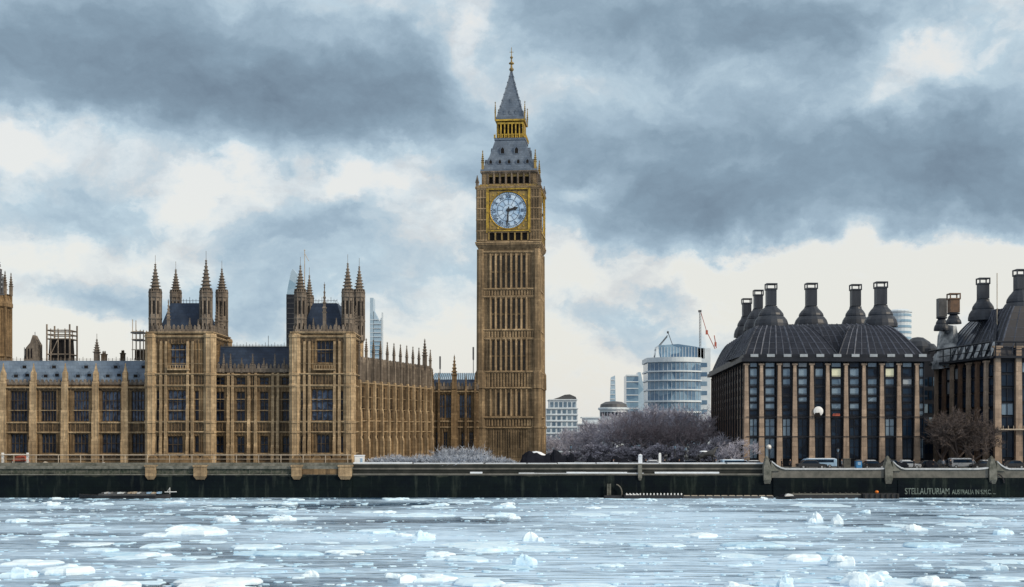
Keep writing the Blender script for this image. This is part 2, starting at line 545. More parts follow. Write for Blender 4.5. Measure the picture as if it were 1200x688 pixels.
def wall_mat():
    """river wall: granite, black-green with algae up to the tide line"""
    m, t, b, pos = new_mat('tidal river wall stone')
    sep = t.n('ShaderNodeSeparateXYZ')
    t.put(sep.inputs[0], pos)
    nz = t.noise(t.mapping(pos, (0.5, 0.5, 0.5)), 0.5, 6, 0.65)
    fine = t.noise(pos, 2.0, 5, 0.6)
    c = t.mix(t.ramp(nz, [(0.35, 0), (0.65, 1)]), (0.0035, 0.0065, 0.011), (0.007, 0.013, 0.014))
    weed = t.noise(t.mapping(pos, (0.9, 0.9, 0.12), (3, 9, 1)), 0.9, 6, 0.65)
    c = t.mix(t.math('MULTIPLY', t.ramp(weed, [(0.54, 0), (0.68, 1)]), 0.8), c, (0.030, 0.040, 0.036))
    h = t.math('ADD', sep.outputs[2], t.math('MULTIPLY_ADD', nz, 2.4, -1.2))
    dry = t.ramp(t.math('MULTIPLY', h, 0.1), [(0.395, 0), (0.44, 1)])
    dc = t.mix(t.ramp(fine, [(0.3, 0), (0.7, 1)]), (0.13, 0.13, 0.11), (0.025, 0.04, 0.03))
    c = t.mix(dry, c, dc)
    br = t.n('ShaderNodeTexBrick')
    cb = t.n('ShaderNodeCombineXYZ')
    t.put(cb.inputs[0], sep.outputs[0])
    t.put(cb.inputs[1], sep.outputs[2])
    t.put(br.inputs['Vector'], cb.outputs[0])
    br.inputs['Scale'].default_value = 1.0
    br.inputs['Brick Width'].default_value = 1.6
    br.inputs['Row Height'].default_value = 0.6
    br.inputs['Mortar Size'].default_value = 0.03
    br.inputs['Color1'].default_value = (0.75, 0.75, 0.75, 1)
    br.inputs['Color2'].default_value = (1, 1, 1, 1)
    br.inputs['Mortar'].default_value = (0.4, 0.4, 0.4, 1)
    c = t.mix(0.5, c, br.outputs['Color'], 'MULTIPLY')
    t.put(b.inputs['Base Color'], c)
    b.inputs['Roughness'].default_value = 0.7
    b.inputs['Specular IOR Level'].default_value = 0.06
    bump(t, b, t.math('ADD', t.math('MULTIPLY', br.outputs['Fac'], -0.5), fine), 0.5, 0.06)
    return m


def river_mat():
    m, t, b, pos = new_mat('icy river')
    p = t.mapping(pos, (0.30, 1.0, 1.0))
    warp = t.vm('ADD', p, t.vm('SCALE', t.noise(p, 0.12, 4, 0.6, col=True), scale=3.0))
    a = t.noise(warp, 0.085, 7, 0.62)
    s2 = t.noise(t.mapping(pos, (0.10, 1.0, 1.0)), 0.55, 6, 0.65)
    grain = t.noise(t.mapping(pos, (0.35, 1.2, 1.0)), 2.0, 5, 0.7)
    k = t.math('ADD', t.math('MULTIPLY', a, 0.62), t.math('ADD', t.math('MULTIPLY', s2, 0.30), t.math('MULTIPLY', grain, 0.20)))
    big = t.noise(t.mapping(pos, (0.55, 1.0, 1.0), (40, 12, 0)), 0.035, 4, 0.6)
    k = t.math('ADD', k, t.math('MULTIPLY_ADD', big, 0.55, -0.275))
    sx = t.n('ShaderNodeSeparateXYZ')
    t.put(sx.inputs[0], warp)
    u = t.math('MULTIPLY', t.math('SUBTRACT', sx.outputs[0], 5.5), 0.17)
    k = t.math('MULTIPLY_ADD', t.math('POWER', 2.718, t.math('MULTIPLY', t.math('MULTIPLY', u, u), -1.0)), 0.10, k)  # bright reflection on the water, painted in as a strip of paler ice
    ice = t.ramp(k, [(0.45, 0), (0.53, 0.5), (0.63, 1)])
    crack = t.noise(t.mapping(pos, (0.07, 0.85, 1.0)), 0.9, 6, 0.6, 0.6)
    leads = t.ramp(t.math('ABSOLUTE', t.math('MULTIPLY_ADD', crack, 2.0, -1.0)), [(0.0, 0.9), (0.035, 0.7), (0.09, 0.0)])
    patch = t.ramp(t.noise(t.mapping(pos, (0.4, 1.0, 1.0)), 0.06, 4, 0.6), [(0.38, 0), (0.55, 1)])
    ice = t.math('MULTIPLY', ice, t.math('SUBTRACT', 1.0, t.math('MULTIPLY', leads, patch)))
    wc = t.mix(t.ramp(s2, [(0.35, 0), (0.65, 1)]), (0.014, 0.045, 0.090), (0.06, 0.135, 0.235))
    ic = t.mix(t.ramp(grain, [(0.3, 0), (0.7, 1)]), (0.36, 0.55, 0.77), (0.64, 0.80, 0.94))
    t.put(b.inputs['Base Color'], t.mix(ice, wc, ic))
    t.put(b.inputs['Roughness'], t.math('MULTIPLY_ADD', ice, 0.45, 0.16))
    b.inputs['IOR'].default_value = 1.33
    b.inputs['Specular IOR Level'].default_value = 0.42
    rip = t.noise(t.mapping(pos, (0.35, 1.0, 1.0)), 1.6, 4, 0.6)
    bump(t, b, t.math('ADD', t.math('MULTIPLY', rip, 0.6), t.math('MULTIPLY', ice, 0.6)), 0.4, 0.22)
    return m


def ice_mat(name, c1, c2):
    m, t, b, pos = new_mat(name)
    n1 = t.noise(pos, 0.9, 6, 0.65)
    n2 = t.noise(pos, 5.0, 4, 0.6)
    t.put(b.inputs['Base Color'], t.mix(t.ramp(n1, [(0.35, 0), (0.65, 1)]), c1, c2))
    b.inputs['Roughness'].default_value = 0.6
    b.inputs['Specular IOR Level'].default_value = 0.4
    bump(t, b, t.math('ADD', n1, t.math('MULTIPLY', n2, 0.4)), 0.6, 0.12)
    return m


M['river_wall'] = wall_mat()
M['river'] = river_mat()
M['ice'] = ice_mat('pale blue ice', (0.48, 0.69, 0.86), (0.68, 0.83, 0.94))
M['ice_white'] = ice_mat('snow covered ice', (0.74, 0.85, 0.93), (0.58, 0.74, 0.87))
M['ice_blue'] = ice_mat('wet blue ice', (0.34, 0.57, 0.77), (0.54, 0.73, 0.87))

# ------------------------------------------------------------------ setting
GZ = 5.0          # embankment level
WALL_Y = 230.0


def sheet(name, x0, x1, y0, y1, z, mat, nx=1, ny=1):
    mb = MB()
    for i in range(nx):
        for j in range(ny):
            xa, xb = x0 + (x1 - x0) * i / nx, x0 + (x1 - x0) * (i + 1) / nx
            ya, yb = y0 + (y1 - y0) * j / ny, y0 + (y1 - y0) * (j + 1) / ny
            mb.poly([(xa, ya, z), (xb, ya, z), (xb, yb, z), (xa, yb, z)])
    return tag(mb.build(name, mat), kind='structure')


sheet('river', -700, 700, -200, WALL_Y + 1.0, 0.0, M['river'])
sheet('ground', -2600, 2600, WALL_Y + 0.9, 2900, GZ, M['earth'])
sheet('pavement', PX(420, 233), 300, WALL_Y + 0.95, 235.5, GZ + 0.12, M['paving'])
kb = MB()
kb.box(PX(420, 233), 300, 235.5, 235.8, GZ - 0.1, GZ + 0.125)
tag(kb.build('kerb', M['granite']), kind='structure')
sheet('road', -20, 300, 235.81, 243.6, GZ + 0.006, M['asphalt'])
mk = MB()
for i in range(60):
    mk.poly([(-18 + i * 5, 239.6, GZ + 0.011), (-16 + i * 5, 239.6, GZ + 0.011), (-16 + i * 5, 239.75, GZ + 0.011), (-18 + i * 5, 239.75, GZ + 0.011)])
tag(mk.build('road_marking', M['white']), kind='structure')

# ------------------------------------------------------------------ building helpers


def wall_grid(mb, x0, x1, z0, z1, holes, depth=0.5, y=0.0):
    """front skin with rectangular openings and their reveals; holes = (x0,x1,z0,z1)"""
    xs = sorted({x0, x1} | {h[0] for h in holes} | {h[1] for h in holes})
    zs = sorted({z0, z1} | {h[2] for h in holes} | {h[3] for h in holes})
    xs = [x for x in xs if x0 <= x <= x1]
    zs = [z for z in zs if z0 <= z <= z1]
    for a, b in zip(xs, xs[1:]):
        for c, d in zip(zs, zs[1:]):
            mx, mz = (a + b) / 2, (c + d) / 2
            if any(h[0] < mx < h[1] and h[2] < mz < h[3] for h in holes):
                continue
            mb.poly([(a, y, c), (b, y, c), (b, y, d), (a, y, d)])
    for (a, b, c, d) in holes:
        mb.poly([(a, y, c), (a, y, d), (a, y + depth, d), (a, y + depth, c)])
        mb.poly([(b, y, c), (b, y + depth, c), (b, y + depth, d), (b, y, d)])
        mb.poly([(a, y, c), (a, y + depth, c), (b, y + depth, c), (b, y, c)])
        mb.poly([(a, y, d), (b, y, d), (b, y + depth, d), (a, y + depth, d)])


def window(Mx, x0, x1, z0, z1, ncol, transoms, parent, glass='glass_dark', frame_m='stone_dark', y=0.0, depth=0.5, name='window', w=0.085, arch=True):
    mb = MB(Mx)
    yg = y + depth - 0.06
    mb.m = 1
    mb.poly([(x0, yg, z0), (x1, yg, z0), (x1, yg, z1), (x0, yg, z1)])
    mb.m = 0
    ya, yb = y + depth - 0.34, y + depth - 0.07
    g = 0.004
    mb.box(x0 + g, x0 + w, ya, yb, z0 + g, z1 - g)
    mb.box(x1 - w, x1 - g, ya, yb, z0 + g, z1 - g)
    mb.box(x0 + w, x1 - w, ya, yb, z1 - w, z1 - g)
    mb.box(x0 + w, x1 - w, ya - 0.1, yb, z0 + g, z0 + w)
    cw = (x1 - x0) / ncol
    for k in range(1, ncol):
        xc = x0 + cw * k
        mb.box(xc - w * 0.5, xc + w * 0.5, ya + 0.03, yb, z0 + w, z1 - w)
    for tz in transoms:
        zc = z0 + (z1 - z0) * tz
        mb.box(x0 + w, x1 - w, ya + 0.05, yb - 0.01, zc - w * 0.5, zc + w * 0.5)
    if arch:   # cusped heads of the lights
        hh = min(cw * 0.6, (z1 - z0) * 0.14)
        for k in range(ncol):
            a, b = x0 + cw * k, x0 + cw * (k + 1)
            mb.prism_xz([(a + 0.03, z1 - w - hh), (a + cw * 0.18, z1 - w - hh * 0.45), ((a + b) / 2, z1 - w - 0.01), (a + 0.03, z1 - w - 0.01)], ya + 0.08, yb - 0.02)
            mb.prism_xz([(b - 0.03, z1 - w - hh), (b - 0.03, z1 - w - 0.01), ((a + b) / 2, z1 - w - 0.012), (b - cw * 0.18, z1 - w - hh * 0.45)], ya + 0.083, yb - 0.023)
    return mb.build(name, [M[frame_m], M[glass]], parent)


def ribs(mb, x0, x1, z0, z1, step, w=0.12, proj=0.12, holes=(), y=0.0):
    n = max(1, int(round((x1 - x0) / step)))
    for k in range(1, n):
        xc = x0 + (x1 - x0) * k / n
        segs = [(z0, z1)]
        for h in holes:
            if h[0] - w < xc < h[1] + w:
                ns = []
                for a, b in segs:
                    if h[3] <= a or h[2] >= b:
                        ns.append((a, b))
                    else:
                        if h[2] - a > 0.3:
                            ns.append((a, h[2] - 0.12))
                        if b - h[3] > 0.3:
                            ns.append((h[3] + 0.12, b))
                segs = ns
        for a, b in segs:
            mb.box(xc - w / 2, xc + w / 2, y - proj, y + 0.02, a, b)


def course(mb, x0, x1, z, h=0.28, proj=0.3, y=0.0):
    mb.prism_pts = None
    mb.box(x0, x1, y - proj, y + 0.05, z, z + h * 0.55)
    mb.box(x0, x1, y - proj * 0.6, y + 0.05, z - h * 0.45, z - 0.003)
    

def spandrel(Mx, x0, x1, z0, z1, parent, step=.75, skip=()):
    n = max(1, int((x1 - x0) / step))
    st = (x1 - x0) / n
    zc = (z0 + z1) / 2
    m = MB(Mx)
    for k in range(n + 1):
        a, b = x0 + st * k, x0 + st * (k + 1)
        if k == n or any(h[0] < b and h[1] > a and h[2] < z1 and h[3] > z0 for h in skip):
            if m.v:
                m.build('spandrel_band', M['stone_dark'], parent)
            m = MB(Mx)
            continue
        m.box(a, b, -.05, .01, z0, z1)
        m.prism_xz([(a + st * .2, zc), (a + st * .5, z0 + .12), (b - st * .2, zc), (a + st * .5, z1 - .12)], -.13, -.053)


def crenel(mb, x0, x1, z, h=0.9, step=0.9, thick=0.35, y=0.0):
    mb.box(x0, x1, y, y + thick, z, z + h * 0.5)
    n = max(1, int((x1 - x0) / step))
    st = (x1 - x0) / n
    for k in range(n):
        a = x0 + st * k
        hh = h * (1.0 if k % 2 else 0.92)
        mb.box(a + st * 0.2, a + st * 0.8, y + 0.02, y + thick - 0.02, z + h * 0.5 + 0.003, z + hh * 0.86)
        mb.prism_xz([(a + st * 0.16, z + hh * 0.863), (a + st * 0.84, z + hh * 0.863), (a + st * 0.5, z + hh * 1.18)], y + 0.01, y + thick - 0.01)
        mb.box(a + st * 0.42, a + st * 0.58, y - 0.08, y - 0.003, z + 0.1, z + h * 0.45)


def buttress(mb, x, w, z0, z1, proj, y=0.0, stages=3):
    h = (z1 - z0) / stages
    for k in range(stages):
        p = proj * (1 - 0.18 * k)
        ww = w * (1 - 0.07 * k)
        a, b = z0 + h * k, z0 + h * (k + 1)
        mb.box(x - ww / 2, x + ww / 2, y - p, y + 0.02, a + (0.003 if k else 0), b - 0.25)
        # weathered slope
        q = [(x - ww / 2, y - p, b - 0.25), (x + ww / 2, y - p, b - 0.25), (x + ww / 2, y + 0.02, b - 0.25), (x - ww / 2, y + 0.02, b - 0.25),
             (x - ww / 2, y - p * 0.8, b), (x + ww / 2, y - p * 0.8, b), (x + ww / 2, y + 0.02, b), (x - ww / 2, y + 0.02, b)]
        i = [mb.pt(t) for t in q]
        for f in ((4, 5, 6, 7), (0, 1, 5, 4), (1, 2, 6, 5), (2, 3, 7, 6), (3, 0, 4, 7)):
            mb.face([i[j] for j in f])
        # sunk panel lines
        mb.box(x - ww * 0.5 - 0.02, x - ww * 0.5 + 0.07, y - p - 0.06, y - p + 0.05, a + 0.4, b - 0.6)
        mb.box(x + ww * 0.5 - 0.07, x + ww * 0.5 + 0.02, y - p - 0.06, y - p + 0.05, a + 0.4, b - 0.6)
        mb.box(x - 0.05, x + 0.05, y - p - 0.05, y - p + 0.05, a + 0.4, b - 0.6)


def spire_prof(r, z0, z1, knobs=7):
    """crocketed spire: a tapering zigzag"""
    prof = []
    for k in range(knobs):
        t = k / knobs
        rr = r * (1 - t) ** 0.95 + 0.06
        z = z0 + (z1 - z0) * 0.86 * t
        dz = (z1 - z0) * 0.86 / knobs
        prof += [(rr * 0.88, z), (rr * 0.78, z + dz * 0.5), (rr * 1.22, z + dz * 0.68), (rr * 1.12, z + dz * 0.86)]
    zt = z0 + (z1 - z0) * 0.86
    prof += [(0.05, zt), (0.20, zt + (z1 - zt) * 0.15), (0.22, zt + (z1 - zt) * 0.3), (0.05, zt + (z1 - zt) * 0.42), (0.03, z1 - 0.02), (0.0, z1)]
    return prof


def pinnacle(mb, cx, cy, z0, z1, w):
    zs = z0 + (z1 - z0) * 0.42
    mb.lathe(cx, cy, [(w * 0.5, z0), (w * 0.5, zs - 0.25), (w * 0.68, zs - 0.15), (w * 0.68, zs), (w * 0.45, zs + 0.02)] , 4)
    mb.lathe(cx, cy, spire_prof(w * 0.46, zs + 0.01, z1, 5), 4)


def turret(parent, cx, cy, z0, z1, zt, r, mat='stone_grey', name='turret', n=8):
    """octagonal turret: panelled shaft, open lights, gablets, crocketed spire"""
    mb = MB()
    h = z1 - z0
    prof = [(r, z0), (r, z0 + h * 0.40), (r * 1.14, z0 + h * 0.42), (r * 1.14, z0 + h * 0.45), (r * 0.93, z0 + h * 0.47), (r * 0.93, z0 + h * 0.92), (r * 1.13, z0 + h * 0.95), (r * 1.13, z1), (r * 0.9, z1 + 0.05)]
    mb.lathe(cx, cy, prof, n)
    for k in range(n):
        a = math.pi / n + 2 * math.pi * k / n
        x, y = cx + r * 1.0 * math.cos(a), cy + r * 1.0 * math.sin(a)
        mb.tube((x, y, z0 + 0.1), (x, y, z1 - 0.02), r * 0.10, n=4)
        # little pinnacle above each corner
        mb.lathe(x, y, [(r * 0.12, z1), (r * 0.12, z1 + r * 0.35), (r * 0.18, z1 + r * 0.37), (0.0, z1 + r * 1.15)], 4)
        b = 2 * math.pi * k / n
        c = math.cos(math.pi / n) * r
        # gablet between
        T = Matrix.Translation((cx, cy, 0)) @ Matrix.Rotation(b + math.pi / 2, 4, 'Z')
        old = mb.M
        mb.M = T
        s = r * math.sin(math.pi / n)
        mb.prism_xz([(-s * .9, z1 + 0.01), (s * .9, z1 + 0.01), (0, z1 + r * 1.0)], -c * 1.02, -c * 0.72)
        mb.m = 1
        mb.box(-s * 0.42, s * 0.42, -c * 0.95, -c * 0.8, z0 + h * 0.54, z0 + h * 0.86)
        mb.box(-s * 0.30, s * 0.30, -c * 1.008, -c * 0.9, z0 + h * 0.12, z0 + h * 0.32)
        mb.m = 0
        mb.M = old
    mb.lathe(cx, cy, spire_prof(r * 0.92, z1 + 0.06, zt, 9), n)
    mb.tube((cx, cy, zt - 0.3), (cx, cy, zt + 1.1), 0.035, n=4)
    return mb.build(name, [M[mat], M['void']], parent)


def ridge_cresting(mb, x0, x1, y, z, h=0.6, step=0.6):
    mb.box(x0, x1, y - 0.03, y + 0.03, z + h * 0.55, z + h * 0.65)
    n = int((x1 - x0) / step)
    for k in range(n + 1):
        a = x0 + (x1 - x0) * k / max(1, n)
        mb.box(a - 0.035, a + 0.035, y - 0.035, y + 0.035, z - 0.05, z + h * (1.0 if k % 3 else 1.5))


# ------------------------------------------------------------------ the palace
D0 = 240.0
palace = thing('palace', 'long honey stone Gothic palace with two turreted pavilion towers along the river terrace', 'palace', (PX(230, D0), D0 + 8, GZ))


def z240(py):
    return PZ(py, D0)


# ---- left river range
def river_range():
    y0 = 241.0
    k = 241.0 / F
    X = lambda p: (p - 600) * k
    Z = lambda p: CAMZ + (505 - p) * k
    Mx = Matrix.Translation((0, y0, 0))
    xa, xb = X(-160), X(173)
    centres = [163, 130, 95, 57, 22, -13, -49, -85, -121]
    piers = [147, 112.5, 76.5, 39.5, 4, -31, -67, -103, -139]
    wid = [18, 22, 18, 18, 20, 19, 19, 19, 19]
    holes = []
    for c, w in zip(centres, wid):
        holes.append((X(c - w / 2), X(c + w / 2), Z(494), Z(458)))
        holes.append((X(c - w / 2 + 0.5), X(c + w / 2 - 0.5), Z(531), Z(508)))
    mb = MB(Mx)
    wall_grid(mb, xa, xb, GZ, Z(452), holes, 0.55)
    ribs(mb, xa, xb, GZ + 2, Z(455), 0.85, 0.14, 0.16, holes)
    mb.m = 2
    mb.box(xa, xb, 0.7, 12, GZ, Z(447))
    mb.m = 1
    for py, pr in ((454.5, .5), (495.5, .38), (507, .38), (481, .10), (533, .35)):
        course(mb, xa, xb, Z(py), 0.30 if pr > .2 else .12, pr)
    rng = mb.build('river_range', [M['stone'], M['stone_pale'], M['void']], palace)
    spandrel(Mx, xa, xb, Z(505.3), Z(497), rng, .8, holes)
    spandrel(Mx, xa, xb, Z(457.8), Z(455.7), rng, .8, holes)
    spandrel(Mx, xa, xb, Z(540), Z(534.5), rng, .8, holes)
    for (h, kx) in zip(holes, range(len(holes))):
        up = kx % 2 == 0
        window(Mx, *h, 5 if up else 4, (0.35, 0.68) if up else (0.5,), rng, 'glass_blue' if (up and kx in (0, 2, 4)) else 'glass_dark', depth=0.55)
    par = MB(Mx)
    crenel(par, xa, xb - 0.1, Z(452) + 0.2, 0.9, 0.8)
    par.build('parapet', M['stone_grey'], rng)
    for p in piers:
        b = MB(Mx)
        buttress(b, X(p), 1.35, GZ, Z(447), 0.75)
        b.box(X(p) - 0.42, X(p) + 0.42, -0.45, 0.45, Z(447) + 0.003, Z(437))
        b.lathe(X(p), 0, [(0.52, Z(437)), (0.52, Z(436)), (0.38, Z(435)), (0.10, Z(428)), (0.16, Z(427.5)), (0.0, Z(425))], 4)
        b.build('buttress', M['stone_pale'], rng)
    rf = MB(Mx)
    za, zb = Z(449), Z(421.5)
    rf.poly([(xa, 0.45, za), (xb, 0.45, za), (xb, 3.6, zb), (xa, 3.6, zb)])
    rf.poly([(xa, 3.6, zb), (xb, 3.6, zb), (xb, 9.5, zb), (xa, 9.5, zb)])
    rf.poly([(xa, 9.5, zb), (xb, 9.5, zb), (xb, 12, za), (xa, 12, za)])
    rf.poly([(xa, 0.45, za), (xa, 3.6, zb), (xa, 9.5, zb), (xa, 12, za)])
    rf.poly([(xb, 0.45, za), (xb, 12, za), (xb, 9.5, zb), (xb, 3.6, zb)])
    roof = rf.build('roof', M['slate_blue'], rng)
    cr = MB(Mx)
    ridge_cresting(cr, xa, xb, 3.6, zb, 0.5, 0.7)
    cr.build('ridge_cresting', M['stone_grey'], rng)
    # round-headed roof vents
    for c in centres:
        for off, zz in ((-6, 440), (7, 439), (1, 429)):
            d = MB(Mx)
            zc = Z(zz)
            yy = 0.45 + 3.15 * (zc - za) / (zb - za)
            d.m = 0
            xx = X(c + off)
            d.prism_xz([(xx - .55, zc - .5), (xx + .55, zc - .5), (xx + .55, zc + .25), (xx, zc + .75), (xx - .55, zc + .25)], yy - 0.35, yy + 0.5)
            d.m = 1
            d.lathe(0, 0, [], 3) if False else None
            d.box(xx - .36, xx + .36, yy - 0.37, yy - 0.2, zc - .32, zc + .22)
            d.build('dormer', [M['slate_blue'], M['void']], rng)


river_range()


# ---- pavilion towers
def pavilion(pxl, pxr, yf, depth, upper, main, low, tur, mid_pin, glass_up):
    k = yf / F
    X = lambda p: (p - 600) * k
    Z = lambda p: CAMZ + (505 - p) * k
    xl, xr = X(pxl), X(pxr)
    W = xr - xl
    ztop = Z(391)
    Mf = Matrix.Translation((0, yf, 0))
    Mr, Lr = frame((xr, yf), (xr, yf + depth))
    Ml, _ = frame((xl, yf + depth), (xl, yf))
    hf = [(X(upper[0]), X(upper[1]), Z(upper[3]), Z(upper[2])), (X(main[0]), X(main[1]), Z(main[3]), Z(main[2])), (X(low[0]), X(low[1]), Z(low[3]), Z(low[2]))]
    # narrow side lights flanking the bay
    for off in (-1, 1):
        c = (main[0] + main[1]) / 2 + off * 23
        hf.append((X(c - 2.5), X(c + 2.5), Z(493), Z(458)))
        hf.append((X(c - 2.5), X(c + 2.5), Z(530), Z(511)))
    mb = MB(Mf)
    wall_grid(mb, xl, xr, GZ, ztop, hf, 0.6)
    ribs(mb, xl + 1.2, xr - 1.2, GZ + 2, Z(398), 0.62, 0.13, 0.17, hf)
    hs = []
    for u in (0.28, 0.5, 0.72):
        hs.append((Lr * u - 0.6, Lr * u + 0.6, Z(425), Z(402)))
        hs.append((Lr * u - 0.6, Lr * u + 0.6, Z(492), Z(457)))
    mb.M = Mr
    wall_grid(mb, 0, Lr, GZ, ztop, hs, 0.6)
    ribs(mb, 0.6, Lr - 0.6, GZ + 2, Z(398), 0.8, 0.14, 0.2, hs)
    mb.M = Ml
    wall_grid(mb, 0, Lr, GZ, ztop, [], 0.6)
    mb.M = Mf
    mb.m = 2
    mb.box(xl + 0.72, xr - 0.72, 0.74, depth - 0.01, GZ, ztop + 0.02)
    mb.m = 1
    for py, pr in ((390, .45), (394.5, .35), (438.5, .5), (452, .42), (494.5, .42), (506.5, .42), (426, .2), (410, .08), (481, .10), (468, .08), (532, .4)):
        h = 0.34 if pr > .2 else .12
        mb.M = Mf
        course(mb, xl - pr, xr + pr, Z(py), h, pr)
        mb.M = Mr
        course(mb, 0.051, Lr, Z(py), h, pr)
        mb.M = Ml
        course(mb, 0, Lr - 0.051, Z(py), h, pr)
    tower = mb.build('pavilion_tower', [M['stone'], M['stone_pale'], M['void']], palace)
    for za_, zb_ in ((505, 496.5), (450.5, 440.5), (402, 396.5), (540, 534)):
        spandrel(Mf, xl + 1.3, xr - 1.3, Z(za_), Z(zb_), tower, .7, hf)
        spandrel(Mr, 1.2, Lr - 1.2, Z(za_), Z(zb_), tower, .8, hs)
    window(Mf, *hf[0], 4, (0.45,), tower, glass_up, depth=0.6)
    window(Mf, *hf[1], 4, (0.3, 0.62), tower, 'glass_blue', depth=0.6)
    window(Mf, *hf[2], 3, (0.5,), tower, 'glass_dark', depth=0.6)
    for h in hf[3:]:
        window(Mf, *h, 1, (0.5,), tower, 'glass_dark', depth=0.6)
    for h in hs:
        window(Mr, *h, 2, (0.5,), tower, 'glass_dark', depth=0.6)
    # oriel frame around the middle bay
    b = MB(Mf)
    for e in (main[0] - 2.2, main[1] + 2.2, main[0] - 8, main[1] + 8):
        buttress(b, X(e), 0.5, GZ, Z(400), 0.62, stages=4)
    b.box(X(upper[0]) - .4, X(upper[1]) + .4, -1.0, -0.05, Z(434), Z(432.4))
    for q in range(9):
        xx = X(upper[0]) - .3 + q * (X(upper[1]) - X(upper[0]) + .6) / 8
        b.box(xx - .06, xx + .06, -0.97, -0.85, Z(432.4) + 0.003, Z(428.5))
    b.box(X(upper[0]) - .4, X(upper[1]) + .4, -1.0, -0.82, Z(428.5) + 0.003, Z(427.8))
    b.build('bay_frame', M['stone_pale'], tower)
    # polygonal corner buttresses
    for cx, cy in ((xl + .45, yf + .45), (xr - .45, yf + .45), (xr - .45, yf + depth - .45), (xl + .45, yf + depth - .45)):
        c = MB()
        prof = [(1.15, GZ)]
        for py in (506.5, 494.5, 452, 438.5, 394):
            prof += [(1.12, Z(py) - .3), (1.3, Z(py) - .2), (1.3, Z(py) + .2), (1.1, Z(py) + .3)]
        prof += [(1.1, ztop)]
        c.lathe(cx, cy, prof, 8)
        for q in range(8):
            a = math.pi / 8 + q * math.pi / 4
            c.tube((cx + 1.1 * math.cos(a), cy + 1.1 * math.sin(a), GZ), (cx + 1.1 * math.cos(a), cy + 1.1 * math.sin(a), ztop), 0.1, n=4)
        c.build('corner_shaft', M['stone_pale'], tower)
    p = MB(Mf)
    crenel(p, xl + .4, xr - .4, ztop + 0.15, 1.35, 0.75)
    p.M = Mr
    crenel(p, .4, Lr - .4, ztop + 0.15, 1.35, 0.8)
    p.M = Ml
    crenel(p, .4, Lr - .4, ztop + 0.15, 1.35, 0.8)
    p.build('parapet', M['stone_grey'], tower)
    rf = MB()
    zr = Z(353)
    e = 1.3
    rf.frustum((xl + e, xr - e, yf + e, yf + depth - e), (xl + e + 1.9, xr - e - 1.9, yf + e + 2.3, yf + depth - e - 2.3), ztop, zr)
    rf.build('roof', M['slate_dark'], tower)
    cr = MB()
    ridge_cresting(cr, xl + e + 1.9, xr - e - 1.9, yf + e + 2.3, zr, 0.75, 0.55)
    cr.build('roof_cresting', M['steel_dark'], tower)
    cr = MB()
    ridge_cresting(cr, xl + e + 1.9, xr - e - 1.9, yf + depth - e - 2.3, zr, 0.75, 0.55)
    cr.build('roof_cresting', M['steel_dark'], tower)
    for (px_, d_, ytip, r) in tur:
        cx = PX(px_, d_)
        turret(tower, cx, d_, ztop - 0.5, PZ(346 if ytip < 318 else 352, d_), PZ(ytip, d_), r * 1.0)
    for px_, ytip, w in mid_pin:
        m = MB()
        pinnacle(m, X(px_), yf + .25, ztop, Z(ytip), w)
        m.build('pinnacle', M['stone_grey'], tower)
    # side pinnacles on the right flank
    for u in (0.33, 0.62):
        m = MB()
        pinnacle(m, xr - .2, yf + depth * u, ztop, Z(352), 0.7)
        m.build('pinnacle', M['stone_grey'], tower)
    return tower


pavilion(174, 248, 238, 14.5, (200, 220, 403, 431), (197, 218, 457, 493), (196, 214, 511, 531),
         [(182, 239.3, 306, 1.12), (241.5, 239.3, 301, 1.12), (206, 250.5, 313, 1.05), (260, 250.8, 312, 1.12)],
         [(197, 350, .7), (222, 372, .6), (232, 374, .5)], 'glass_blue')
pavilion(343, 412, 238, 13.5, (371, 391, 399, 425), (365, 390, 456, 493), (371, 386, 509, 531),
         [(352, 239.3, 308, 1.08), (407.5, 239.3, 305, 1.08), (362.5, 249.5, 320, 0.85), (421, 250, 309, 1.08)],
         [(380, 330, .8), (367, 372, .5), (394, 372, .5)], 'glass_dark')


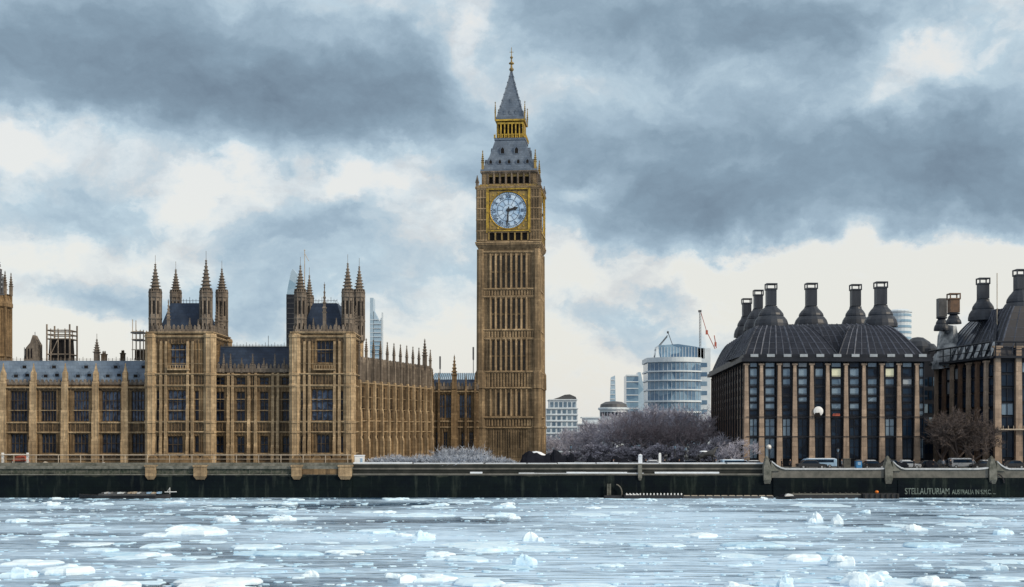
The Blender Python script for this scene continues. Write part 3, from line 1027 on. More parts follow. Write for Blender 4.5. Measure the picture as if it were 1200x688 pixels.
# ---- middle range between the towers
def middle_range():
    y0 = 241.0
    k = y0 / F
    X = lambda p: (p - 600) * k
    Z = lambda p: CAMZ + (505 - p) * k
    Mx = Matrix.Translation((0, y0, 0))
    xa, xb = X(249), X(343)
    holes = []
    cs = [257.5, 282, 309.5, 335.5]
    for c in cs:
        holes += [(X(c - 5), X(c + 5), Z(494), Z(459)), (X(c - 4.6), X(c + 4.6), Z(531), Z(511)), (X(c - 5.5), X(c + 5.5), Z(451), Z(442))]
    mb = MB(Mx)
    wall_grid(mb, xa, xb, GZ, Z(438), holes, 0.6)
    ribs(mb, xa, xb, GZ + 2, Z(440), 0.62, 0.13, 0.17, holes)
    mb.m = 2
    mb.box(xa, xb, 0.74, 12, GZ, Z(436))
    mb.m = 1
    for py, pr in ((439.5, .5), (453, .42), (494.5, .42), (506.5, .42), (481, .1), (468, .08), (532, .4)):
        course(mb, xa, xb, Z(py), 0.32 if pr > .2 else .12, pr)
    rng = mb.build('middle_range', [M['stone'], M['stone_pale'], M['void']], palace)
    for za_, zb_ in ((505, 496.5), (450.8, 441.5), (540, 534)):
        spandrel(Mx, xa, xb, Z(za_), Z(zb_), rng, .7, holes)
    for i, h in enumerate(holes):
        window(Mx, *h, 2, ((0.33, 0.66) if i % 3 == 0 else (0.5,)), rng, 'glass_dark', depth=0.6)
    for p in (268, 273, 292, 300, 320, 326):
        b = MB(Mx)
        buttress(b, X(p), .55, GZ, Z(437), 0.75, stages=4)
        b.build('buttress', M['stone_pale'], rng)
    p = MB(Mx)
    crenel(p, xa, xb, Z(437) + .1, 1.5, 0.75)
    for px_ in (262, 270, 283, 296, 309, 322, 333):
        pinnacle(p, X(px_), 0.15, Z(437), Z(419 if px_ % 2 else 414), 0.5)
    p.build('parapet', M['stone_grey'], rng)
    rf = MB(Mx)
    za, zb = Z(436), Z(405)
    rf.poly([(xa, 0.6, za), (xb, 0.6, za), (xb, 4.6, zb), (xa, 4.6, zb)])
    rf.poly([(xa, 4.6, zb), (xb, 4.6, zb), (xb, 8, zb), (xa, 8, zb)])
    rf.poly([(xa, 8, zb), (xb, 8, zb), (xb, 12, za), (xa, 12, za)])
    rf.build('roof', M['slate_dark'], rng)
    cr = MB(Mx)
    ridge_cresting(cr, xa, xb, 4.6, zb, 0.6, 0.6)
    cr.box(xa, xb, 4.5, 4.7, zb, zb + 0.18)
    cr.tube((X(309), 4.6, zb), (X(309), 4.6, zb + 2.2), 0.05)
    cr.build('ridge_cresting', M['steel_dark'], rng)


middle_range()


# ---- north wing running back to the clock tower
def north_wing():
    p0, p1 = (-29.6, 247.0), (-18.2, 285.0)
    Mx, L = frame(p0, p1)
    zt, za, zs1, zs2 = 26.0, 21.3, 13.9, 11.8
    n = 11
    bay = L / n
    holes = []
    for i in range(n):
        c = bay * (i + .5)
        holes += [(c - .85, c + .85, zs1 + 0.6, za - 0.7), (c - .85, c + .85, 7.4, zs2 - .5)]
    mb = MB(Mx)
    wall_grid(mb, 0, L, GZ, za, holes, 0.5)
    ribs(mb, 0, L, GZ + 1.5, za - .3, 0.6, 0.14, 0.16, holes)
    mb.m = 2
    mb.box(0, L, 0.62, 12, GZ, za + .01)
    mb.m = 1
    for z, pr in ((za, .4), (zs1, .4), (zs2, .4), (16.3, .12), (18.6, .12), (6.6, .3)):
        course(mb, 0, L, z, 0.28 if pr > .2 else .12, pr)
    mb.m = 3
    wall_grid(mb, 0, L, za + .2, zt - .7, [], 0.5)
    ribs(mb, 0, L, za + .3, zt - .7, 0.5, 0.13, 0.14)
    mb.box(0, L, 0.05, 11.5, za + .02, zt - .7)
    wing = mb.build('north_wing', [M['stone'], M['stone_pale'], M['void'], M['stone_grey']], palace)
    for i, h in enumerate(holes):
        window(Mx, *h, 2, (0.36, 0.7) if i % 2 == 0 else (0.5,), wing, 'glass_dark', depth=0.5)
    par = MB(Mx)
    crenel(par, 0, L, zt - .7 + .003, 1.0, 0.7)
    par.build('parapet', M['stone_grey'], wing)
    for i in range(n + 1):
        b = MB(Mx)
        x = min(bay * i, L - .1)
        buttress(b, x, .8, GZ, za + .6, 0.75, stages=3)
        b.m = 1
        b.box(x - .33, x + .33, -.4, .3, za + .603, zt)
        pinnacle(b, x, -.05, zt + .003, zt + (4.2 if i not in (n - 1,) else 6.4), .62 if i != n - 1 else 1.1)
        b.build('buttress', [M['stone_pale'], M['stone_grey']], wing)


north_wing()

# ---- plinth and terrace structures in front of the towers
for pxa, pxb in ((174, 247), (343, 412)):
    tp = MB()
    a, b = PX(pxa, 236.5), PX(pxb, 236.5)
    tp.box(a, b, 235.4, 237.2, GZ, PZ(538, 236))
    n = 6
    for i in range(n):
        c = a + (b - a) * (i + .5) / n
        w = (b - a) / n * .46
        tp.prism_xz([(c - w, PZ(538, 236) + .003), (c + w, PZ(538, 236) + .003), (c + w * .55, PZ(534.5, 236)), (c, PZ(533.5, 236)), (c - w * .55, PZ(534.5, 236))], 235.5, 237.0)
    tp.build('terrace_plinth', M['stone'], palace)

# ------------------------------------------------------------------ link building between wing and clock tower
def link_hall():
    y0 = 288.0
    k = y0 / F
    X = lambda p: (p - 600) * k
    Z = lambda p: CAMZ + (505 - p) * k
    t = thing('gothic_hall', 'low dark stone Gothic hall between the palace wing and the clock tower', 'hall', (X(533), y0 + 5, GZ))
    Mx = Matrix.Translation((0, y0, 0))
    xa, xb = X(505.5), X(561)
    holes = []
    for c in (518, 525.5, 541.5, 549):
        holes.append((X(c - 3.2), X(c + 3.2), Z(490), Z(462)))
    for c in (513, 522, 531, 543, 552):
        holes.append((X(c - 2.4), X(c + 2.4), Z(524), Z(506)))
    mb = MB(Mx)
    wall_grid(mb, xa, xb, GZ, Z(458), holes, 0.6)
    ribs(mb, xa, xb, GZ + 1, Z(460), 0.6, 0.14, 0.18, holes)
    mb.m = 2
    mb.box(xa, xb, 0.7, 9, GZ, Z(455))
    mb.m = 1
    for py, pr in ((459, .5), (494, .4), (501, .4)):
        course(mb, xa, xb, Z(py), .35, pr)
    mb.build('wall', [M['stone'], M['stone_pale'], M['void']], t)
    for i, h in enumerate(holes):
        window(Mx, *h, 2, (0.5,), t, 'glass_blue' if i < 4 else 'glass_dark', 'stone', depth=0.6)
    par = MB(Mx)
    crenel(par, xa, xb, Z(456.5), 1.5, .8)
    par.build('parapet', M['stone_grey'], t)
    for px_, tip, w in ((532.5, 415, 1.5), (507, 432, .8), (514.5, 436, .5), (546, 438, .5), (557, 438, .5)):
        b = MB(Mx)
        buttress(b, X(px_), w, GZ, Z(456), .8)
        pinnacle(b, X(px_), -.2, Z(456) + .003, Z(tip), w)
        b.build('buttress', M['stone'], t)
    rf = MB(Mx)
    rf.frustum((xa, xb, .8, 9), (xa, xb, 3.5, 6), Z(455.5), Z(444))
    rf.build('roof', M['slate_dark'], t)


link_hall()


# ------------------------------------------------------------------ clock tower
def clock_tower():
    D = 290.0
    k = D / F
    th = math.radians(-5.6)
    W = 13.4
    fc = PX(596, D)
    cx, cy = fc - W / 2 * math.sin(th), D + W / 2 * math.cos(th)
    t = thing('clock_tower', 'tall honey stone clock tower with gilded clock faces and a steep iron spire', 'clock tower', (cx, cy, GZ))
    T0 = Matrix.Translation((cx, cy, 0)) @ Matrix.Rotation(th, 4, 'Z')
    def Z(p):
        dd = 0.0 if p >= 199 else (.7 + (199 - p) / 35 * 2.8 if p > 164 else (3.5 if p > 136 else 3.5 + 3.2 * min(1, (136 - p) / 52)))
        return CAMZ + (505 - p) * (D + dd) / F
    faces = [T0 @ Matrix.Rotation(math.pi / 2 * q, 4, 'Z') for q in range(4)]

    def fr(h):   # local: x along, y into (front plane at y=-h)
        return [f @ Matrix.Translation((0, -h, 0)) for f in faces]

    # --- shaft
    hw = W / 2
    zb, zt = GZ, Z(292)
    sh = MB()
    stages = [(Z(436), Z(397)), (Z(387), Z(348)), (Z(339), Z(297))]
    slit_defs = []
    for f in fr(hw):
        sh.M = f
        sh.m = 0
        holes = []
        cols = [-3.5, -2.35, -1.18, 0, 1.18, 2.35, 3.5]
        for (a, b) in stages:
            for c in cols:
                holes.append((c - .27, c + .27, a + (b - a) * .05, a + (b - a) * .46))
                holes.append((c - .27, c + .27, a + (b - a) * .51, a + (b - a) * .94))
        for c in cols[1::2]:
            holes.append((c - .26, c + .26, Z(486), Z(460)))
            holes.append((c - .26, c + .26, Z(525), Z(506)))
        wall_grid(sh, -hw, hw, zb, zt, holes, 0.26)
        slit_defs.append((f, holes))
        # vertical ribs between the slits, full height of each stage
        for (a, b) in stages + [(Z(488), Z(456))]:
            sh.m = 1
            for i in range(8):
                xc = -4.1 + i * 8.2 / 7
                sh.box(xc - .17, xc + .17, -.34, .02, a + .05, b - .05)
            sh.m = 0
            for i in range(5):
                for sgn in (-1, 1):
                    xc = sgn * (4.75 + i * .42)
                    sh.box(xc - .06, xc + .06, -.10, .02, a + .3, b - .3)
        for i in range(17):
            xc = -4.6 + i * 9.2 / 16
            sh.box(xc - .09, xc + .09, -.16, .02, zb + 1, Z(503))
        # cornice bands
        sh.m = 1
        for py, pr, h in ((436, .42, .5), (455, .5, .5), (387, .36, .45), (397, .36, .45), (339, .36, .45), (348, .36, .45), (489.5, .55, .5), (501.5, .45, .4), (295.5, .3, .4)):
            course(sh, -hw - pr + .001, hw + pr - .001, Z(py), h, pr)
        for (a, b) in ((Z(397), Z(387)), (Z(348), Z(339)), (Z(455), Z(436)), (Z(501), Z(490))):
            for i in range(14):
                xc = -4.4 + i * 8.8 / 13
                sh.box(xc - .12, xc + .12, -.2, .02, a + .35, b - .3)
            for i in range(4):
                for sgn in (-1, 1):
                    xc = sgn * (4.9 + i * .5)
                    sh.box(xc - .1, xc + .1, -.2, .02, a + .35, b - .3)
    sh.M = T0
    sh.m = 2
    sh.box(-hw + .5, hw - .5, -hw + .5, hw - .5, zb, zt)
    shaft = sh.build('shaft', [M['stone_tower'], M['stone_pale'], M['void']], t)
    # corner buttresses: wider in the base storeys
    for f in faces:
        c = MB(f)
        c.lathe(-hw + .3, -hw + .3, [(1.25, zb), (1.25, Z(503)), (1.4, Z(502)), (1.4, Z(500)), (1.15, Z(499)), (1.15, Z(456)), (1.35, Z(455)), (1.3, Z(437)), (1.0, Z(434)), (0.9, zt)], 8)
        c.box(-hw - .12, -hw + 2.2, -hw - .14, -hw + .3, Z(454), Z(440))
        for i in range(6):
            c.box(-hw + .2 + i * .33 - .05, -hw + .2 + i * .33 + .05, -hw - .26, -hw - .1, Z(453), Z(441))
        c.box(-hw + 0.1, -hw + 2.3, -hw - .16, -hw + .3, zb, Z(503))
        c.box(hw - 2.3, hw - 0.1, -hw - .16, -hw + .3, zb, Z(503))
        c.build('corner_buttress', M['stone_tower'], t)
    for q, (f, holes) in enumerate(slit_defs[:1] + slit_defs[1:2]):
        for h in holes:
            s = MB(f)
            s.poly([(h[0], .22, h[2]), (h[1], .22, h[2]), (h[1], .22, h[3]), (h[0], .22, h[3])])
            s.box(h[0] + .004, h[1] - .004, .08, .2, (h[2] + h[3]) / 2 - .08, (h[2] + h[3]) / 2 + .08)
            s.build('slit_window', M['slit'], shaft)
    # --- clock stage
    cs = MB()
    hc = 7.2
    z0, z1 = Z(284), Z(219)
    cs.M = T0
    # corbelled transition
    cs.frustum((-hw, hw, -hw, hw), (-hc - .25, hc + .25, -hc - .25, hc + .25), Z(293), Z(287))
    cs.box(-hc - .25, hc + .25, -hc - .25, hc + .25, Z(287) + .003, Z(284))
    cs.box(-hc + .4, hc - .4, -hc + .4, hc - .4, Z(284), z1)
    fs = 4.75
    zf0, zf1 = Z(271.5), Z(221)
    for f in fr(hc):
        cs.M = f
        cs.m = 0
        wall_grid(cs, -hc, hc, Z(284) + .003, z1, [(-fs, fs, zf0, zf1), (-fs, fs, Z(282), Z(273))], .4)
        for sgn in (-1, 1):
            for i in range(4):
                xc = sgn * (fs + .35 + i * .62)
                cs.box(xc - .1, xc + .1, -.16, .02, Z(282), Z(222))
            cs.m = 1
            for py in (282, 271, 258, 245, 232, 222):
                a, b = (sgn * (fs + .15), sgn * hc)
                course(cs, min(a, b), max(a, b), Z(py), .3, .22)
            cs.m = 0
        cs.m = 1
        course(cs, -hc - .3, hc + .3, Z(285), .5, .35)
        cs.m = 3
        for i in range(7):
            xc = -fs + .3 + i * (2 * fs - .6) / 6
            cs.box(xc - .16, xc + .16, -.06, .25, Z(282), Z(273))
        cs.m = 2
        cs.poly([(-fs, .38, Z(282)), (fs, .38, Z(282)), (fs, .38, Z(273)), (-fs, .38, Z(273))])
    stage = cs.build('clock_stage', [M['stone_tower'], M['stone_pale'], M['void'], M['gold_dull']], t)
    # --- four clock faces
    roman = ['XII', 'I', 'II', 'III', 'IIII', 'V', 'VI', 'VII', 'VIII', 'IX', 'X', 'XI']
    num_mesh = {}
    for rn in roman:
        cu = bpy.data.curves.new('numeral', 'FONT')
        cu.body = rn
        cu.size = 1.05
        cu.align_x = 'CENTER'
        cu.align_y = 'CENTER'
        cu.extrude = .02
        cu.offset = .012
        tmp = bpy.data.objects.new('numeral', cu)
        COL.objects.link(tmp)
        bpy.context.view_layer.update()
        me = bpy.data.meshes.new_from_object(tmp.evaluated_get(bpy.context.evaluated_depsgraph_get()))
        bpy.data.objects.remove(tmp)
        num_mesh[rn] = [tuple(v.co) for v in me.vertices], [tuple(p.vertices) for p in me.polygons]
        bpy.data.meshes.remove(me)
    zc = Z(246.8)
    R = 4.12
    for q, f in enumerate(fr(hc)):
        # the dial: opal glass disc
        fb = f @ Matrix.Translation((0, .16, zc)) @ Matrix.Rotation(math.pi / 2, 4, 'X')   # local: x right, y up, z out
        d = MB(fb)
        d.lathe(0, 0, [(R, -.1), (R, 0.02), (R * .5, .05), (0.02, .06)], 48, 0)
        face = d.build('clock_face', M['dial'], t)
        ir = MB(fb)
        def ring(r0, r1, zz, n=60, th_=.05):
            for i in range(n):
                a, b = 2 * math.pi * i / n, 2 * math.pi * (i + 1) / n
                pts = [(r0 * math.cos(a), r0 * math.sin(a)), (r1 * math.cos(a), r1 * math.sin(a)), (r1 * math.cos(b), r1 * math.sin(b)), (r0 * math.cos(b), r0 * math.sin(b))]
                ir.poly([(x, y, zz) for x, y in pts])
        ring(R * .985, R * 1.0, .11)
        ring(R * .88, R * .90, .11)
        ring(R * .60, R * .625, .11)
        ring(R * .30, R * .315, .11)
        for i in range(60):
            a = 2 * math.pi * i / 60
            c, s_ = math.cos(a), math.sin(a)
            w = .09 if i % 5 == 0 else .035
            for r0, r1 in ((R * .90, R * .985),) + (((R * .315, R * .60),) if i % 5 == 0 else ()):
                w2 = w if r0 > R * .5 else .04
                ir.poly([(r0 * c - w2 * s_, r0 * s_ + w2 * c, .105), (r0 * c + w2 * s_, r0 * s_ - w2 * c, .105), (r1 * c + w2 * s_, r1 * s_ - w2 * c, .105), (r1 * c - w2 * s_, r1 * s_ + w2 * c, .105)])
        ir.build('dial_tracery', M['ink'], face)
        for i, rn in enumerate(roman):
            a = -2 * math.pi * i / 12
            nb = MB(fb @ Matrix.Rotation(a, 4, 'Z') @ Matrix.Translation((0, R * .755, .12)))
            vs, fcs = num_mesh[rn]
            ids = [nb.pt(v) for v in vs]
            for fc_ in fcs:
                nb.face([ids[j] for j in fc_])
            nb.build('numeral', M['ink'], face)
        for nm, ang, ln, w, zz in (('minute_hand', 186, R * .92, .17, .26), ('hour_hand', 75.5, R * .56, .30, .2)):
            hb = MB(fb @ Matrix.Rotation(-math.radians(ang), 4, 'Z'))
            hb.M = hb.M @ Matrix.Translation((0, 0, zz))
            pts = [(-w * .6, -ln * .22), (w * .6, -ln * .22), (w, 0), (w * .8, ln * .55), (w * 1.4, ln * .68), (0, ln), (-w * 1.4, ln * .68), (-w * .8, ln * .55), (-w, 0)]
            a_ = [hb.pt((x, y, 0)) for x, y in pts]
            b_ = [hb.pt((x, y, .05)) for x, y in pts]
            hb.face(a_[::-1])
            hb.face(b_)
            for i in range(len(pts)):
                j = (i + 1) % len(pts)
                hb.face((a_[i], a_[j], b_[j], b_[i]))
            hb.lathe(0, 0, [(.42, 0.055), (.42, .09), (.0, .1)], 12)
            hb.build(nm, M['black'], face)
        # gilded square frame with pierced corners
        g = MB(f)
        for (xa, xb, za, zb_) in ((-fs, -fs + .3, zf0, zf1), (fs - .3, fs, zf0, zf1), (-fs + .3, fs - .3, zf0, zf0 + .3), (-fs + .3, fs - .3, zf1 - .3, zf1)):
            g.box(xa + .004, xb - .004, -.22, .36, za + .004, zb_ - .004)
        for sx in (-1, 1):
            for sz in (-1, 1):
                pts = [(sx * (fs - .42), zc + sz * (fs - .42))]
                for i in range(9):
                    a = math.pi / 2 * i / 8
                    pts.append((sx * R * 1.05 * math.cos(a), zc + sz * R * 1.05 * math.sin(a)))
                # fan of triangles from the corner
                c0 = g.pt((pts[0][0], .12, pts[0][1]))
                ids = [g.pt((p[0], .12, p[1])) for p in pts[1:]]
                g.m = 1
                for i in range(8):
                    g.face((c0, ids[i], ids[i + 1]))
                g.m = 0
                for i in range(3):
                    a = math.radians(30 + 15 * i)
                    rr = R * 1.05 + .55 - abs(i - 1) * .25
                    g.tube((sx * rr * math.cos(a), .1, zc + sz * rr * math.sin(a)), (sx * rr * math.cos(a), .0, zc + sz * rr * math.sin(a)), .22, n=7)
        n = 48
        for i in range(n):
            a, b = 2 * math.pi * i / n, 2 * math.pi * (i + 1) / n
            g.tube((R * 1.03 * math.cos(a), .06, zc + R * 1.03 * math.sin(a)), (R * 1.03 * math.cos(b), .06, zc + R * 1.03 * math.sin(b)), .13, n=4, cap=False)
        g.box(-fs - .25, -fs - .02, -.26, .1, zf0 - .3, zf1 + .6)
        g.box(fs + .02, fs + .25, -.26, .1, zf0 - .3, zf1 + .6)
        g.build('gilded_frame', [M['gold'], M['gold_dull']], t)
    # --- parapet and belfry above the clock
    bf = MB(T0)
    hb_ = 6.15
    za, zt2 = Z(219), Z(199)
    bf.box(-hc - .35, hc + .35, -hc - .35, hc + .35, Z(221) + .003, Z(218.8))
    bf.frustum((-hc - .1, hc + .1, -hc - .1, hc + .1), (-hb_ - .1, hb_ + .1, -hb_ - .1, hb_ + .1), Z(218.8) + .004, Z(215))
    bf.box(-hb_ + 1.2, hb_ - 1.2, -hb_ + 1.2, hb_ - 1.2, Z(215), zt2)
    for f in fr(hb_):
        bf.M = f
        bf.m = 0
        hl = []
        for i in range(7):
            c = -4.1 + i * 8.2 / 6
            hl.append((c - .45, c + .45, Z(214.6), Z(203.5)))
        wall_grid(bf, -hb_, hb_, Z(215), zt2, hl, 0.8)
        bf.m = 2
        bf.poly([(-4.7, .79, Z(215)), (4.7, .79, Z(215)), (4.7, .79, Z(203)), (-4.7, .79, Z(203))])
        bf.m = 1
        for i in range(8):
            c = -4.1 - .68 + i * 8.2 / 6
            bf.box(c - .13, c + .13, -.2, .02, Z(214.8), Z(202))
        course(bf, -hb_ - .3, hb_ + .3, Z(201), .5, .35)
        bf.m = 3
        for i in range(7):
            c = -4.1 + i * 8.2 / 6
            bf.prism_xz([(c - .42, Z(203.5) - .5), (c + .42, Z(203.5) - .5), (c + .42, Z(203.5) - .01), (c - .42, Z(203.5) - .01)], .3, .4)
        crenel_m = MB(f)
    bf.build('belfry', [M['stone_tower'], M['stone_grey'], M['void'], M['gold_dull']], t)
    pp = MB()
    for f in fr(hc):
        pp.M = f
        crenel(pp, -hc - .2, hc + .2, Z(218.8) + .003, 0.5, .7, .3)
    pp.build('parapet', M['gold_dull'], t)
    # --- lower iron roof
    rf = MB(T0)
    rl, ru = 6.2, 3.4
    zr0, zr1 = Z(199) + .1, Z(164)
    rf.frustum((-rl, rl, -rl, rl), (-4.55, 4.55, -4.55, 4.55), zr0, Z(182))
    rf.frustum((-4.55, 4.55, -4.55, 4.55), (-ru, ru, -ru, ru), Z(182) + .003, zr1)
    rf.box(-rl - .25, rl + .25, -rl - .25, rl + .25, zr0 - .3, zr0 + .15)
    roof = rf.build('roof', M['iron_roof'], t)
    for f in faces:
        def dorm(xc, zz, w, h):
            # depth on the slope
            if zz < Z(182):
                y = rl - (rl - 4.55) * (zz - zr0) / (Z(182) - zr0)
            else:
                y = 4.55 - (4.55 - ru) * (zz - Z(182)) / (zr1 - Z(182))
            m = MB(f)
            m.prism_xz([(xc - w, zz), (xc + w, zz), (xc + w, zz + h * .6), (xc, zz + h), (xc - w, zz + h * .6)], -y - .12, -y + .9)
            m.m = 1
            m.prism_xz([(xc - w * .6, zz + .15), (xc + w * .6, zz + .15), (xc + w * .6, zz + h * .55), (xc, zz + h * .78), (xc - w * .6, zz + h * .55)], -y - .135, -y)
            m.build('dormer', [M['iron_roof'], M['void']], t)
        for xc in (-4.2, -2.1, 0.9 - .9, 2.1, 4.2):
            dorm(xc, Z(192.5), .48, 1.35)
        for xc in (-1.6, 1.6):
            dorm(xc, Z(180.5), .62, 2.0)
    # --- gilded lantern
    lz0, lz1 = zr1, Z(140)
    ln = MB(T0)
    lw = 3.1
    ln.m = 2
    ln.box(-ru - .2, ru + .2, -ru - .2, ru + .2, lz0 - .12, lz0 + .4)
    ln.m = 0
    ln.box(-ru - .05, ru + .05, -ru - .05, ru + .05, lz1 - .35, lz1 + .05)
    for f in fr(lw):
        ln.M = f
        for i in range(8):
            c = -lw + .12 + i * (2 * lw - .24) / 7
            ln.box(c - .14, c + .14, -.02, .30, lz0 + .403, lz1 - .56)
        ln.box(-lw, lw, .02, .25, lz0 + 1.3, lz0 + 1.42)
        for i in range(7):
            c = -lw + .12 + (i + .5) * (2 * lw - .24) / 7
            ln.box(c - .3, c + .3, .03, .2, lz1 - 1.0, lz1 - .57)
    ln.m = 1
    ln.M = T0
    ln.box(-lw + .9, lw - .9, -lw + .9, lw - .9, lz0 + .4, lz1 - .5)
    ln.build('lantern', [M['gold'], M['void'], M['iron_roof']], t)
    gp = MB()
    for f in fr(ru + .35):
        gp.M = f
        for i in range(9):
            c = -ru + i * 2 * ru / 8
            gp.lathe(c, .1, [(.14, lz0 + .42), (.10, lz0 + .9), (.17, lz0 + 1.0), (0, lz0 + 1.4)], 4)
    gp.build('lantern_balustrade', M['gold'], t)
    # --- upper spire
    sp = MB(T0)
    zs0, zs1 = Z(140) + .06, Z(84)
    prof = []
    for i in range(9):
        u = i / 8
        prof.append((4.35 * (1 - u) ** 1.12 + .22, zs0 + (zs1 - zs0) * u))
    sp.lathe(0, 0, [(4.9, zs0), (4.9, zs0 + .5), (4.35, zs0 + .52)] + prof[0:], 4, math.pi / 4)
    sp.build('spire', M['iron_roof'], t)
    for a in range(4):
        se = MB(T0)
        an = math.pi / 4 + a * math.pi / 2
        for (r0, z0_), (r1, z1_) in zip(prof, prof[1:]):
            se.tube((r0 * math.cos(an), r0 * math.sin(an), z0_), (r1 * math.cos(an), r1 * math.sin(an), z1_), .12, n=4)
            se.lathe(r0 * math.cos(an), r0 * math.sin(an), [(0.05, z0_), (.24, z0_ + .25), (0, z0_ + .5)], 4)
        se.build('spire_rib', M['iron_roof'], t)
    for f in faces:
        se = MB(f)
        for u, w in ((.10, .35), (.34, .28)):
            z = zs0 + (zs1 - zs0) * u
            r = (4.35 * (1 - u) ** 1.12 + .22) / math.sqrt(2)
            for xc in ((-1.3, 0, 1.3) if u < .2 else (0,)):
                se = MB(f)
                se.prism_xz([(xc - w, z), (xc + w, z), (xc, z + 1.1)], -r - .06, -r + .7)
                se.build('spire_dormer', M['iron_roof'], t)
    fn = MB(T0)
    fn.lathe(0, 0, [(.22, zs1), (.5, zs1 + .3), (.55, zs1 + .6), (.25, zs1 + .9), (.2, zs1 + 1.6), (.62, Z(75)), (.62, Z(74)), (.2, Z(72.5)), (.15, Z(69)), (.36, Z(68)), (.36, Z(67)), (.1, Z(66)), (.06, Z(56)), (0, Z(55))], 10)
    fn.box(-.45, .45, -.05, .05, Z(61.5), Z(61.0))
    fn.box(-.05, .05, -.45, .45, Z(61.6), Z(60.9))
    fn.build('finial', M['gold_dull'], t)
    # --- corner pinnacles
    for f in faces:
        for (r, zz0, zz1, w, mat) in ((hc - .1, Z(219), Z(205), .9, 'stone_grey'), (rl - .2, Z(199), Z(177), .75, 'gold_dull'), (ru, Z(141), Z(120), .4, 'gold_dull')):
            m = MB(f)
            pinnacle(m, -r, -r, zz0, zz1, w)
            m.build('corner_pinnacle', M[mat], t)


clock_tower()


# ------------------------------------------------------------------ chimneyed office blocks
def chimney(parent, x, y, zb, zbell, zt, rb, w, cap=True, mat='chimney', n=16):
    """bell-shaped base with a tall ventilation stack on it"""
    m = MB()
    h = zbell - zb
    m.lathe(x, y, [(rb, zb), (rb * .99, zb + h * .16), (rb * .92, zb + h * .34), (rb * .80, zb + h * .48), (rb * .72, zb + h * .54), (rb * .735, zb + h * .58), (rb * .70, zb + h * .68), (rb * .58, zb + h * .82), (rb * .46, zb + h * .92), (w * .66, zbell), (w * .66, zbell + .2)], n)
    c = m.build('chimney', M['chimney'], parent, smooth=False)
    s = MB()
    zc = zt - (1.3 if cap else 0)
    s.box(x - w / 2, x + w / 2, y - w / 2, y + w / 2, zbell + .3, zc)
    if cap:
        o = w / 2 + .15
        s.box(x - o, x + o, y - o, y + o, zc + .003, zc + .28)
        for sx in (-1, 1):
            for sy in (-1, 1):
                s.box(x + sx * o - (.22 if sx > 0 else 0), x + sx * o + (.22 if sx < 0 else 0), y + sy * o - (.22 if sy > 0 else 0), y + sy * o + (.22 if sy < 0 else 0), zc + .283, zt - .22)
        s.box(x - o, x + o, y - o, y + o, zt - .217, zt)
    s.build('stack', M[mat], c)
    return c


def pier_mb(Mx, x, w0, w1, z0, z1, proj):
    m = MB(Mx)
    n = 5
    for i in range(n):
        a, b = i / n, (i + 1) / n
        wa, wb = w0 + (w1 - w0) * a, w0 + (w1 - w0) * b
        za, zb = z0 + (z1 - z0) * a, z0 + (z1 - z0) * b
        m.frustum((x - wa / 2, x + wa / 2, -proj * (1 - .3 * a), .3), (x - wb / 2, x + wb / 2, -proj * (1 - .3 * b), .3), za + (.02 if i else 0), zb)
    m.box(x - w1 * .9, x + w1 * .9, -proj * .85, .3, z1 + .003, z1 + .35)
    return m


def roof_bell(parent, Mx, b, t, z0, z1, nrib, mat='bronze_roof', bulge=.25):
    """convex pavilion roof with standing seams; b,t = plan rectangles"""
    m = MB(Mx)
    N = 6
    rect = []
    for i in range(N + 1):
        u = i / N
        e = 1 - (1 - u) ** (1 + bulge) if False else u
        zz = z0 + (z1 - z0) * (math.sin(u * math.pi / 2) * bulge + u * (1 - bulge))
        rect.append(([b[j] + (t[j] - b[j]) * e for j in range(4)], zz))
    rings = []
    for r, z in rect:
        rings.append([m.pt((r[0], r[2], z)), m.pt((r[1], r[2], z)), m.pt((r[1], r[3], z)), m.pt((r[0], r[3], z))])
    for A, B in zip(rings, rings[1:]):
        for q in range(4):
            m.face((A[q], A[(q + 1) % 4], B[(q + 1) % 4], B[q]))
    m.face(rings[-1])
    roof = m.build('roof', M[mat], parent)
    s = MB(Mx)

    def edge(side, f, lev):
        r, z = rect[lev]
        if side == 0:
            return (r[0] + (r[1] - r[0]) * f, r[2], z)
        if side == 1:
            return (r[0], r[2] + (r[3] - r[2]) * f, z)
        if side == 2:
            return (r[1], r[2] + (r[3] - r[2]) * f, z)
        return (r[0] + (r[1] - r[0]) * f, r[3], z)
    for side in (0, 1, 2):
        for i in range(nrib + 1):
            f = i / nrib
            for lev in range(N):
                p, q = Vector(edge(side, f, lev)), Vector(edge(side, f, lev + 1))
                s.tube(p, q, .17 if i % 2 == 0 else .10, n=4, cap=False)
        for lev in range(1, N):
            s.tube(edge(side, 0, lev), edge(side, 1, lev), .035, n=4, cap=False)
    s.build('standing_seam', M['seam'], roof)
    return roof


